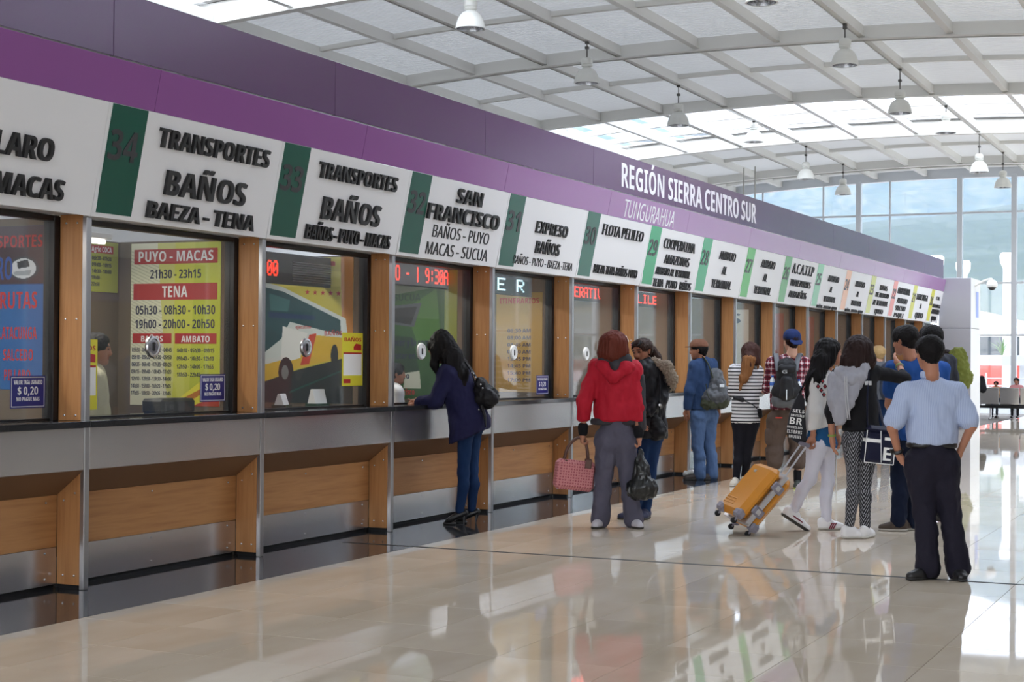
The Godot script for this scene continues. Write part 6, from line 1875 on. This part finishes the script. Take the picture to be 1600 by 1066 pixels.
func person_white_jeans() -> void:
	var F := figure("person", "person in white jeans and embroidered white sweater pulling the suitcase, long black hair", ground(1285, 829), {
		"head": [1296, 552, 0.02], "yaw": -72.0, "nod": 2.0, "sL": [1274, 592, 0.14], "sR": [1300, 590, -0.14], "eL": [1274, 645, 0.2], "wL": [1270, 682, 0.16], "tL": [1262, 699, 0.14], "gripL": true,
		"eR": [1303, 640, -0.16], "wR": [1306, 676, -0.1], "tR": [1308, 694, -0.06], "pel": [1282, 688, 0.0], "hipL": [1276, 700, 0.07], "hipR": [1290, 700, -0.07], "kL": [1266, 748, 0.07], "kR": [1294, 752, -0.06], "aL": [1240, 798, 0.06], "aR": [1291, 814, -0.06], "fwd": Vector3(0.95, 0, -0.3)}, 0.97)
	skin(F, M.skin_tan)
	cloth("sweater_white", rgb(206, 204, 202))
	cloth("shirt_teal", rgb(34, 84, 128))
	cloth("jeans_white", rgb(206, 204, 214))
	jacket(F, "shirt_tail", M.shirt_teal, 0.008, joint(F, [1282, 697, 0]), 0.0, 0.012, Vector3(-0.15, -1, 0), 1.0, 0.1)
	jacket(F, "sweater", M.sweater_white, 0.024, joint(F, [1280, 668, 0]), 1.9, 0.012, Vector3(0.15, -1, 0), 1.04, 0.1)
	trousers(F, "jeans", M.jeans_white, 0.004, 1.98, 0.006, 0.008, 0.04, 0.084)
	hair_long(F, M.hair_black, [[[1292, 545, 0.02, 0.09], [1283, 565, 0.1, 0.08], [1274, 592, 0.14, 0.075], [1267, 615, 0.14, 0.05], [1263, 626, 0.13, 0.02]], [[1290, 552, -0.03, 0.07], [1278, 580, -0.02, 0.07], [1270, 600, 0.02, 0.05]]])
	var P := func(x: float, y: float, z: float) -> Vector3: return joint(F, [x, y, z])
	mat("thread_black", rgb(40, 34, 40), 0.8)
	mat("thread_red", rgb(170, 40, 50), 0.8)
	for e in [[1285, 596, 0.215], [1289, 604, 0.205], [1283, 610, 0.225], [1287, 617, 0.215], [1278, 604, 0.23]]:
		var st := []
		for i in 4: st.append(Vector2(cos(TAU * i / 4), sin(TAU * i / 4)) * (0.024 if i % 2 else 0.02))
		part(F.root, "embroidery", prism(st, Vector3.RIGHT, Vector3.UP, Vector3(0, 0, 0.004)), M.thread_black, Transform3D(Basis(Vector3.UP, 0.35), P.call(e[0], e[1], e[2])))
		part(F.root, "embroidery", box(Vector3(-0.008, -0.008, 0.0), Vector3(0.008, 0.008, 0.006)), M.thread_red, Transform3D(Basis(Vector3.UP, 0.35), P.call(e[0], e[1], e[2])))
	var sl := shoe(F, "L", [1277, 822, 0.02], M.shoe_white, M.sole_dark, 0.06, false)
	var sr := shoe(F, "R", [1313, 828, -0.1], M.shoe_white, M.sole_pale)
	mat("stripe_maroon", rgb(120, 36, 56), 0.6)
	for k in 3:
		part(sr, "stripe", box(Vector3(-0.005, -0.03, -0.003), Vector3(0.005, 0.03, 0.003)), M.stripe_maroon, Transform3D(Basis(Vector3.FORWARD, 0.5), P.call(1298 + k * 3.2, 822, -0.022)))
		part(sl, "stripe", box(Vector3(-0.005, -0.03, -0.003), Vector3(0.005, 0.03, 0.003)), M.stripe_maroon, Transform3D(Basis(Vector3.FORWARD, -0.9), P.call(1243 + k * 3.4, 809 + k * 2.2, 0.1)))
	# printed tote bag
	cloth("tote_black", rgb(46, 46, 50))
	var B := thing("tote_bag", "black tote bag printed with white city names behind the white sweater", "bag", F.root.position, HEADING)
	var pg := [Vector2(1250, 612), Vector2(1257, 624), Vector2(1260, 690), Vector2(1256, 699), Vector2(1236, 686), Vector2(1230, 672), Vector2(1234, 648), Vector2(1243, 625)]
	var o3: Vector3 = P.call(1244, 660, 0.12)
	var local := []
	for q in pg:
		var w: Vector3 = P.call(q.x, q.y, 0.12) - o3
		local.append(Vector2(w.x, w.y))
	part(B, "sack", prism(local, Vector3.RIGHT, Vector3.UP, Vector3(0, 0, 0.05)), M.tote_black, at(o3.x, o3.y, o3.z - 0.04))
	var tx := Transform3D(Basis(Vector3.FORWARD, 0.12), o3 + Vector3(0, 0, 0.011))
	for l in [["SELS", -0.045, 0.085, 0.06, 0.115], ["BRUSSELS", -0.055, 0.05, 0.062, 0.07], ["BR", -0.06, -0.02, 0.05, 0.04], ["BRUXELLES", -0.075, -0.055, 0.06, -0.035], ["ELS BRUS", -0.07, -0.1, 0.06, -0.07], ["BRUSSEL", -0.05, -0.14, 0.06, -0.115]]:
		text(B, "print", l[0], bold, l[1], l[2], l[3], l[4], 0.001, M.ink_white, tx)
	part(B, "handle", tube(smooth_path([P.call(1250, 614, 0.13), P.call(1262, 590, 0.2), P.call(1274, 578, 0.18), P.call(1278, 590, 0.0)]), 0.014, 6, 0.4), M.tote_black)
	build_suitcase(F)

func build_suitcase(F: Figure) -> void:
	# hard shell case tipped on two wheels; local y runs from the wheels to the handle, x across, z out of the far shell
	mat("shell_amber", rgb(196, 128, 32), 0.32)
	mat("shell_grey", rgb(126, 122, 134), 0.45)
	mat("case_alu", rgb(196, 196, 200), 0.28, 0.85)
	var low := ground(1152, 834)
	var top_p := F.root.transform * joint(F, [1264, 700, 0.17])
	var s := thing("suitcase", "amber hard-shell suitcase with aluminium frame tipped on its wheels and pulled", "suitcase", low)
	var up := (top_p - low).normalized()
	# broad face looks up and to the side of the counters
	var to_eye := (EYE - low).normalized()
	var nrm := (Vector3.UP * 0.55 + Vector3(-0.55, 0, 0.62)).normalized()
	nrm = (nrm - up * nrm.dot(up)).normalized()
	var side := up.cross(nrm).normalized()
	s.basis = Basis(side, up, nrm)
	s.position = low + nrm * 0.085 + up * 0.013 + Vector3(0, 0.01, 0)
	var hw := 0.2
	var L0 := 0.06
	var L1 := 0.60
	part(s, "front_shell", box(Vector3(-hw, L0, 0.02), Vector3(hw, L1, 0.135), 0.045), M.shell_amber)
	part(s, "rear_shell", box(Vector3(-hw, L0, -0.115), Vector3(hw, L1, -0.02), 0.04), M.shell_amber)
	var fr := st_new()
	add_box(fr, Vector3(-hw - 0.004, L0 - 0.004, -0.024), Vector3(hw + 0.004, L1 + 0.004, 0.024), 0.012)
	part(s, "frame", fr.commit(), M.case_alu)
	for e in [-0.018, 0.018]:
		part(s, "frame_rib", box(Vector3(-hw - 0.008, L0 - 0.008, e - 0.004), Vector3(hw + 0.008, L1 + 0.008, e + 0.004), 0.003), M.case_alu)
	for sx in [-1.0, 1.0]:
		for y in [0.2, 0.47]:
			part(s, "latch", box(Vector3(-0.012, -0.04, -0.06), Vector3(0.012, 0.04, 0.06), 0.01), M.shell_grey, at(sx * (hw + 0.006), y, 0))
			part(s, "latch_plate", box(Vector3(-0.016, -0.022, -0.022), Vector3(0.016, 0.022, 0.022), 0.004), M.case_alu, at(sx * (hw + 0.008), y, 0))
		for z in [-0.085, 0.1]:
			part(s, "corner_guard", box(Vector3(-0.05, -0.01, -0.04), Vector3(0.05, 0.07, 0.045), 0.02), M.shell_grey, at(sx * (hw - 0.042), L0 - 0.002, z))
			var wl := part(s, "wheel_fork", box(Vector3(-0.014, -0.035, -0.012), Vector3(0.014, 0.005, 0.012), 0.005), M.shell_grey, at(sx * (hw - 0.045), L0 - 0.01, z))
			part(wl, "wheel", lathe([Vector2(0.001, -0.012), Vector2(0.024, -0.012), Vector2(0.027, 0), Vector2(0.024, 0.012), Vector2(0.001, 0.012)], 16), M.tyre, Transform3D(Basis(Vector3.FORWARD, PI / 2), Vector3(0, -0.036, 0)))
	for k in 3: part(s, "rib", box(Vector3(-0.16, -0.006, 0), Vector3(0.02, 0.006, 0.008), 0.004), M.shell_amber, at(0, 0.14 + k * 0.028, 0.132))
	part(s, "badge", box(Vector3(-0.02, -0.012, 0), Vector3(0.02, 0.012, 0.005), 0.002), M.case_alu, at(-0.06, 0.5, 0.134))
	var hl: float = (top_p - s.position).dot(up)
	for x in [-0.05, 0.05]:
		part(s, "handle_tube", tube([Vector3(x, L1 - 0.02, -0.07), Vector3(x, hl - 0.02, -0.035)], 0.009, 8), M.case_alu)
	part(s, "handle_grip", tube([Vector3(-0.07, hl - 0.01, -0.035), Vector3(0.07, hl - 0.01, -0.035)], 0.02, 10), M.shell_grey)

func person_hoodie() -> void:
	var F := figure("person", "person in patterned leggings and black top with a grey hoodie over one shoulder", ground(1338, 841), {
		"head": [1341, 549, 0.0], "yaw": -12.0, "nod": 0.0, "sL": [1310, 586, 0.02], "sR": [1366, 582, -0.02], "eL": [1298, 644, 0.06], "wL": [1300, 684, 0.04], "tL": [1303, 712, 0.02],
		"eR": [1413, 591, -0.12], "wR": [1405, 571, -0.28], "tR": [1397, 560, -0.36], "pel": [1346, 676, 0.0], "hipL": [1334, 690, 0.0], "hipR": [1360, 690, 0.0], "kL": [1334, 750, 0.02], "kR": [1350, 754, -0.02], "aL": [1328, 818, 0.04], "aR": [1352, 822, 0.0]}, 1.0)
	skin(F, M.skin_tan)
	jacket(F, "black_top", M.black_cloth, 0.012, joint(F, [1345, 674, 0]), 1.35, 0.008, Vector3(0, -1, 0), 1.02)
	var im := Image.create(64, 64, false, Image.FORMAT_RGB8)
	for y in 64:
		for x in 64:
			var zz := absi((x % 32) - 16)
			var v := (y + zz * 2 + (7 if x >= 32 else 0)) % 12
			var c := rgb(30, 30, 34)
			if v < 4: c = rgb(176, 176, 182)
			if (x % 32) < 2: c = rgb(30, 30, 34)
			if (x + y * 2) % 23 < 3: c = c.lerp(rgb(60, 60, 66), 0.8)
			im.set_pixel(x, y, c)
	tex_mat("tribal_print", im, Vector3(5, 5, 5), 0.75)
	trousers(F, "leggings", M.tribal_print, 0.004, 1.99, 0.004, 0.006, 0.04, 0.092)
	hair_long(F, M.hair_dark_brown, [[[1334, 545, 0.06, 0.085], [1326, 565, 0.1, 0.065], [1318, 577, 0.1, 0.03]], [[1350, 545, 0.05, 0.08], [1358, 562, 0.08, 0.05], [1362, 574, 0.06, 0.025]], [[1341, 550, 0.1, 0.07], [1340, 572, 0.12, 0.05]]], 0.008)
	shoe(F, "L", [1349, 848, 0.0], M.shoe_white, M.sole_pale)
	shoe(F, "R", [1362, 838, -0.16], M.shoe_white, M.sole_pale)
	var P := func(x: float, y: float, z: float) -> Vector3: return joint(F, [x, y, z])
	cloth("jersey_grey", rgb(158, 158, 166))
	cloth("fleece_pale", rgb(186, 186, 190))
	var Hd := thing("grey_hoodie", "heather grey hoodie with long drawstrings draped over the black top", "clothing", F.root.position, HEADING)
	soft(Hd, "folded_body", M.jersey_grey, [[P.call(1303, 590, 0.1), P.call(1304, 625, 0.14), 0.05, 0.06], [P.call(1304, 625, 0.14), P.call(1312, 655, 0.15), 0.06, 0.05], [P.call(1318, 588, 0.14), P.call(1322, 630, 0.17), 0.06, 0.06], [P.call(1322, 630, 0.17), P.call(1314, 656, 0.15), 0.05, 0.03], [P.call(1336, 588, 0.14), P.call(1332, 615, 0.17), 0.05, 0.05]], 0.011, 0.04, [], 0.014, Vector3(22, 8, 22))
	soft(Hd, "hood", M.jersey_grey, [[P.call(1314, 582, 0.12), P.call(1350, 572, 0.12), 0.055, 0.045], [P.call(1326, 594, 0.17), P.call(1345, 588, 0.15), 0.06, 0.05], [P.call(1345, 575, 0.12), P.call(1342, 605, 0.14), 0.04, 0.03]], 0.012, 0.04, [], 0.018, Vector3(18, 9, 18))
	for x in [1320.0, 1323.0]: part(Hd, "drawstring", tube(smooth_path([P.call(x, 588, 0.24), P.call(x + 1, 620, 0.25), P.call(x + 5, 656, 0.21)]), 0.005, 6), M.fleece_pale)
	# sports bag
	cloth("bag_navy", rgb(28, 30, 52), 0.4)
	var B := thing("sports_bag", "navy shoulder sports bag with white piping and lettering", "bag", F.root.position, HEADING)
	var c0: Vector3 = P.call(1371, 696, 0.1)
	var bx := Transform3D(Basis(Vector3.UP, 0.15) * Basis(Vector3.FORWARD, 0.1), c0)
	part(B, "body", box(Vector3(-0.13, -0.155, -0.07), Vector3(0.13, 0.13, 0.07), 0.03), M.bag_navy, bx)
	part(B, "flap", box(Vector3(-0.125, 0.1, -0.075), Vector3(0.125, 0.165, 0.075), 0.028), M.bag_navy, bx)
	part(B, "band", box(Vector3(-0.131, 0.02, -0.071), Vector3(0.0, 0.055, 0.071), 0.004), M.ink_white, bx)
	for e in [[-0.128, -0.15, -0.128, 0.12], [0.128, -0.15, 0.128, 0.12], [-0.128, -0.15, 0.128, -0.15], [0.02, -0.14, -0.01, 0.13]]:
		part(B, "piping", tube([bx * Vector3(e[0], e[1], 0.07), bx * Vector3(e[2], e[3], 0.07)], 0.004, 6), M.ink_white)
	text(B, "lettering", "E", bold, 0.03, -0.12, 0.1, -0.01, 0.003, M.ink_white, bx * at(0, 0, 0.07))
	part(B, "pull_tab", box(Vector3(0.03, 0.05, 0.07), Vector3(0.11, 0.075, 0.076), 0.003), M.ink_white, bx)
	part(B, "strap", tube(smooth_path([P.call(1356, 690, 0.1), P.call(1355, 630, 0.17), P.call(1357, 590, 0.15), P.call(1358, 568, 0.04), P.call(1362, 590, -0.12), P.call(1384, 680, 0.0)]), 0.022, 8, 0.25), M.bag_navy)
	part(B, "buckle", box(Vector3(-0.03, -0.018, -0.004), Vector3(0.03, 0.018, 0.006), 0.003), M.bright_steel, Transform3D(Basis(), P.call(1356.5, 599, 0.175)))
	mat("bracelet_green", rgb(120, 140, 60), 0.5)
	for q in [["wL", 0.0], ["wR", 0.0]]:
		var w: Vector3 = F.j[q[0]]
		var ax: Vector3 = (w - F.j["e" + q[0].substr(1)]).normalized()
		var bb := Basis(ax.cross(Vector3.RIGHT if absf(ax.x) < 0.8 else Vector3.FORWARD).normalized(), ax, Vector3.ZERO)
		bb.z = bb.x.cross(bb.y)
		part(F.root, "bracelet", lathe([Vector2(0.034, -0.01), Vector2(0.037, 0.0), Vector2(0.034, 0.01)], 16), M.bracelet_green, Transform3D(bb, w - ax * 0.02))

func person_blue_shirt() -> void:
	var F := figure("person", "person in a royal blue T-shirt and dark jeans with short black hair", ground(1411, 829), {
		"head": [1414, 533, 0.0], "yaw": 40.0, "nod": -6.0, "sL": [1396, 576, 0.06], "sR": [1472, 577, -0.04], "eL": [1389, 632, 0.0], "wL": [1398, 660, -0.24], "tL": [1404, 668, -0.34],
		"eR": [1470, 632, -0.1], "wR": [1456, 664, -0.3], "tR": [1448, 676, -0.36], "pel": [1418, 676, 0.0], "hipL": [1408, 692, 0.02], "hipR": [1432, 692, -0.02], "kL": [1404, 752, 0.02], "kR": [1430, 752, -0.02], "aL": [1404, 814, 0.06], "aR": [1426, 816, -0.04], "sM": [1432, 574, 0.0], "fwd": Vector3(-0.6, 0, -0.8)}, 1.05)
	skin(F, M.skin_tan)
	cloth("tee_royal", rgb(34, 74, 140))
	jacket(F, "t_shirt", M.tee_royal, 0.018, joint(F, [1418, 688, 0]), 0.62, 0.012, Vector3(0, -1, 0), 1.05)
	cloth("jeans_navy", rgb(20, 28, 48))
	trousers(F, "jeans", M.jeans_navy, 0.014, 1.99, 0.018, 0.012, 0.04, 0.09)
	hair_short(F, M.hair_black, 0.008)
	mat("shoe_suede", rgb(74, 62, 54), 0.8)
	shoe(F, "L", [1381, 832, 0.04], M.shoe_suede, M.sole_pale)
	shoe(F, "R", [1408, 834, 0.0], M.shoe_suede, M.sole_pale)

func person_pale_shirt() -> void:
	var F := figure("person", "person in a pale blue short-sleeved shirt and dark trousers, hands in pockets", ground(1468, 904), {
		"head": [1452, 553, 0.0], "yaw": 8.0, "nod": -3.0, "sL": [1417, 613, 0.0], "sR": [1495, 613, 0.0], "eL": [1394, 668, 0.06], "wL": [1404, 710, 0.0], "tL": [1418, 736, -0.04],
		"eR": [1518, 666, 0.06], "wR": [1500, 706, 0.0], "tR": [1488, 734, -0.04], "pel": [1456, 708, 0.0], "hipL": [1439, 728, 0.0], "hipR": [1473, 728, 0.0], "kL": [1444, 800, 0.0], "kR": [1484, 802, 0.0], "aL": [1450, 884, 0.03], "aR": [1497, 886, 0.02]}, 0.99)
	skin(F, M.skin_tan)
	var rows := []
	var im := Image.create(16, 16, false, Image.FORMAT_RGB8)
	for y in 16:
		for x in 16: im.set_pixel(x, y, rgb(150, 164, 198) if x % 4 == 0 else rgb(176, 188, 214))
	tex_mat("shirt_pinstripe", im, Vector3(22, 22, 22), 0.8)
	jacket(F, "shirt", M.shirt_pinstripe, 0.022, joint(F, [1455, 694, 0]), 0.8, 0.012, Vector3(0, -1, 0), 1.06)
	var P := func(x: float, y: float, z: float) -> Vector3: return joint(F, [x, y, z])
	soft(F.root, "collar", M.shirt_pinstripe, [[P.call(1451, 586, 0.01), P.call(1455, 586, 0.01), 0.06, 0.06]], 0.01, 0.02, [[P.call(1452, 592, 0), Vector3.DOWN], [P.call(1452, 580, 0), Vector3.UP]], 0.003)
	cloth("trousers_navy", rgb(30, 28, 40), 0.75)
	trousers(F, "trousers", M.trousers_navy, 0.022, 2.02, 0.03, 0.012, 0.06, 0.094)
	soft(F.root, "belt", M.shoe_black, [[P.call(1441, 696, 0.0), P.call(1470, 697, 0.0), 0.112, 0.112]], 0.012, 0.02, [[P.call(1456, 700, 0), Vector3.DOWN], [P.call(1456, 691, 0), Vector3.UP]])
	hair_short(F, M.hair_black, 0.004)
	shoe(F, "L", [1421, 908, 0.12], M.shoe_black, M.shoe_black, 0.05)
	shoe(F, "R", [1502, 908, 0.14], M.shoe_black, M.shoe_black, 0.05)
	var w: Vector3 = F.j.wL
	var ax: Vector3 = (w - F.j.eL).normalized()
	var bb := Basis(ax.cross(Vector3.FORWARD).normalized(), ax, Vector3.ZERO)
	bb.z = bb.x.cross(bb.y)
	var wt := thing("wristwatch", "black wristwatch on the wrist above the pocket of the dark trousers", "watch", F.root.position, HEADING)
	part(wt, "strap", lathe([Vector2(0.034, -0.014), Vector2(0.04, 0.0), Vector2(0.034, 0.014)], 16), M.shoe_black, Transform3D(bb, w - ax * 0.025))
	part(wt, "case", box(Vector3(-0.012, -0.018, -0.016), Vector3(0.012, 0.018, 0.016), 0.005), M.frame_black, Transform3D(bb, w - ax * 0.025 + Vector3(-0.04, 0, 0.0)))

func simple_standing(label: String, foot: Vector3, h: float, yaw: float, skin_m: Material, top: Material, legs: Material, hairm: Material, shoes: Material) -> Figure:
	# an upright figure placed by its feet, turned by yaw (0 looks away down the hall)
	var fig := Figure.new()
	fig.root = thing("person", label, "person", foot, HEADING)
	fig.inv = fig.root.transform.affine_inverse()
	fig.depth = (foot - EYE).dot(Vector3(-sin(HEADING), 0, -cos(HEADING)))
	var s := h / 1.72
	fig.s = s
	var B := Basis(Vector3.UP, deg_to_rad(yaw))
	var q := {"head": Vector3(0, 1.6, -0.02), "sL": Vector3(-0.17, 1.4, 0), "sR": Vector3(0.17, 1.4, 0), "eL": Vector3(-0.22, 1.12, 0.03), "eR": Vector3(0.22, 1.12, 0.03), "wL": Vector3(-0.22, 0.88, -0.04), "wR": Vector3(0.22, 0.88, -0.04), "tL": Vector3(-0.22, 0.72, -0.08), "tR": Vector3(0.22, 0.72, -0.08), "pel": Vector3(0, 0.95, 0), "hipL": Vector3(-0.09, 0.88, 0), "hipR": Vector3(0.09, 0.88, 0), "kL": Vector3(-0.1, 0.48, -0.02), "kR": Vector3(0.1, 0.48, -0.02), "aL": Vector3(-0.11, 0.08, 0.02), "aR": Vector3(0.11, 0.08, 0.02)}
	for k in q: fig.j[k] = B * q[k] * s
	var j := fig.j
	j.fwd = B * Vector3(0, 0, -1)
	j.sM = (j.sL + j.sR) * 0.5
	j.chest = j.sM.lerp(j.pel, 0.32)
	j.waist = j.sM.lerp(j.pel, 0.68)
	fig.head = Transform3D(B.scaled(Vector3.ONE * s * 0.98), j.head)
	skin(fig, skin_m)
	jacket(fig, "top", top, 0.025, j.pel + Vector3(0, -0.03, 0), 1.9, 0.012)
	trousers(fig, "trousers", legs, 0.012, 1.98, 0.015, 0.01)
	hair_short(fig, hairm, 0.006)
	for side in ["L", "R"]:
		var a: Vector3 = j["a" + side]
		var d: Vector3 = j.fwd
		soft(fig.root, "shoe", shoes, [[a + Vector3(0, -0.045, 0) - d * 0.04, a + Vector3(0, -0.045, 0) + d * 0.15, 0.038, 0.034]], 0.01, 0.01, [[Vector3(0, 0.002, 0), Vector3.DOWN]])
	return fig

func people_behind() -> void:
	cloth("coat_charcoal", rgb(48, 50, 58))
	cloth("fleece_grey", rgb(110, 114, 122))
	mat("hair_blonde", rgb(196, 162, 110), 0.5)
	cloth("shirt_white", rgb(214, 214, 216))
	var p1 := simple_standing("person with black hair standing behind the royal blue T-shirt", ground(1452, 826), 1.84, 20, M.skin_tan, M.coat_charcoal, M.black_cloth, M.hair_black, M.shoe_black)
	p1.root.position = Vector3(4.03, 0, -15.4)
	var p2 := simple_standing("fair-haired person farther along the counters with a slate backpack", Vector3(1.53, 0, -24.7), 1.74, 20, M.skin_light, M.fleece_grey, M.denim_dark, M.hair_blonde, M.shoe_black)
	cloth("pack_slate", rgb(70, 78, 96), 0.6)
	var bp := thing("backpack", "slate backpack worn by the fair-haired person", "bag", p2.root.position, HEADING)
	soft(bp, "sack", M.pack_slate, [[Vector3(0.12, 1.38, 0.2), Vector3(0.14, 1.08, 0.2), 0.14, 0.17]], 0.02, 0.05, [], 0.02, Vector3(10, 10, 10))
	soft(bp, "front_pocket", M.pack_slate, [[Vector3(0.14, 1.2, 0.33), Vector3(0.14, 1.08, 0.33), 0.09, 0.1]], 0.02, 0.04)
	# traveller with a tall pack
	var p3 := simple_standing("traveller with a red scarf and a tall olive pack by the grey pier", Vector3(1.36, 0, -31.4), 1.74, -40, M.skin_light, M.shirt_white, M.black_cloth, M.hair_dark_brown, M.shoe_black)
	mat("scarf_red", rgb(200, 40, 56), 0.7)
	soft(p3.root, "scarf", M.scarf_red, [[Vector3(-0.06, 1.5, 0.1), Vector3(0.02, 1.3, 0.16), 0.07, 0.05], [Vector3(-0.1, 1.48, 0.0), Vector3(0.1, 1.48, 0.0), 0.07, 0.07]], 0.018, 0.03, [], 0.02)
	cloth("pack_moss", rgb(128, 136, 66), 0.7)
	var tp := thing("trekking_pack", "tall olive green trekking pack cover on the traveller's back", "bag", p3.root.position, HEADING)
	soft(tp, "cover", M.pack_moss, [[Vector3(0.18, 1.65, 0.16), Vector3(0.25, 1.25, 0.2), 0.15, 0.18], [Vector3(0.25, 1.25, 0.2), Vector3(0.26, 1.12, 0.2), 0.18, 0.15]], 0.02, 0.06, [], 0.05, Vector3(7, 7, 7))
	cloth("pack_coal", rgb(64, 62, 70), 0.6)
	soft(tp, "harness", M.pack_coal, [[Vector3(0.06, 1.5, 0.12), Vector3(0.1, 1.15, 0.16), 0.09, 0.1]], 0.02, 0.04, [], 0.02)
	# person half hidden by the pier
	simple_standing("person in a white shirt with a dark bag half hidden by the grey pier", Vector3(0.2, 0, -41.6), 1.5, 10, M.skin_tan, M.shirt_white, M.denim, M.hair_black, M.shoe_black)
	var sb := thing("shoulder_bag", "dark bag hanging at the white shirt beyond the grey pier", "bag", Vector3(0.36, 0, -41.5), HEADING)
	soft(sb, "pouch", M.black_cloth, [[Vector3(0.08, 1.12, 0.1), Vector3(0.1, 0.85, 0.1), 0.07, 0.1]], 0.02, 0.05, [], 0.01)
	# seated people on the second bench
	cloth("shawl_tan", rgb(150, 118, 88))
	cloth("blouse_rose", rgb(190, 130, 130))
	seated("seated person in a rose blouse with dark hair on the rear bench", Vector3(0.72, 0, -45.85), M.blouse_rose, M.black_cloth, 0.72)
	seated("seated person in a tan shawl beside the rose blouse on the rear bench", Vector3(0.18, 0, -45.85), M.shawl_tan, M.coat_charcoal, 0.6)
	seated("seated person in a charcoal coat at the far end of the rear bench", Vector3(1.3, 0, -45.85), M.coat_charcoal, M.black_cloth, 0.74)

func seated(label: String, foot: Vector3, top: Material, legs: Material, s: float) -> void:
	var fig := Figure.new()
	fig.root = thing("person", label, "person", foot, 0.0)
	fig.inv = fig.root.transform.affine_inverse()
	fig.s = s
	var q := {"head": Vector3(0, 1.2, 0.12), "sL": Vector3(-0.17, 0.98, 0.06), "sR": Vector3(0.17, 0.98, 0.06), "eL": Vector3(-0.22, 0.72, 0.14), "eR": Vector3(0.22, 0.72, 0.14), "wL": Vector3(-0.12, 0.62, 0.36), "wR": Vector3(0.12, 0.62, 0.36), "tL": Vector3(-0.02, 0.6, 0.46), "tR": Vector3(0.02, 0.6, 0.46), "pel": Vector3(0, 0.55, 0.1), "hipL": Vector3(-0.09, 0.52, 0.12), "hipR": Vector3(0.09, 0.52, 0.12), "kL": Vector3(-0.1, 0.5, 0.52), "kR": Vector3(0.1, 0.5, 0.52), "aL": Vector3(-0.1, 0.09, 0.5), "aR": Vector3(0.1, 0.09, 0.5)}
	for k in q: fig.j[k] = q[k] * Vector3(s, 1.0, s)
	for k in ["head", "sL", "sR"]: fig.j[k].y = 0.5 + (fig.j[k].y - 0.5) * s
	var j := fig.j
	j.fwd = Vector3(0, 0, 1)
	j.away = false
	j.sM = (j.sL + j.sR) * 0.5
	j.chest = j.sM.lerp(j.pel, 0.32)
	j.waist = j.sM.lerp(j.pel, 0.68)
	fig.head = Transform3D(Basis(Vector3.UP, PI).scaled(Vector3.ONE * s), j.head)
	skin(fig, M.skin_brown)
	jacket(fig, "top", top, 0.025, j.pel + Vector3(0, -0.02, 0), 1.85, 0.01)
	trousers(fig, "trousers", legs, 0.012, 1.98)
	hair_short(fig, M.hair_black, 0.012)
	for side in ["L", "R"]:
		var a: Vector3 = j["a" + side]
		soft(fig.root, "shoe", M.shoe_black, [[a + Vector3(0, -0.05, -0.04), a + Vector3(0, -0.05, 0.14), 0.036, 0.033]], 0.01, 0.01, [[Vector3(0, 0.002, 0), Vector3.DOWN]])

func people_inside() -> void:
	cloth("shirt_cream", rgb(196, 190, 160))
	var c1 := simple_standing("clerk in a cream shirt behind the pane under sign thirty-four", Vector3(-0.78, 0, -9.28), 1.66, -75, M.skin_tan, M.shirt_cream, M.black_cloth, M.hair_black, M.shoe_black)
	var c2 := simple_standing("clerk in a pale shirt behind the pane under sign thirty-two", Vector3(-0.8, 0, -13.75), 1.45, -75, M.skin_tan, M.shirt_white, M.black_cloth, M.hair_black, M.shoe_black)
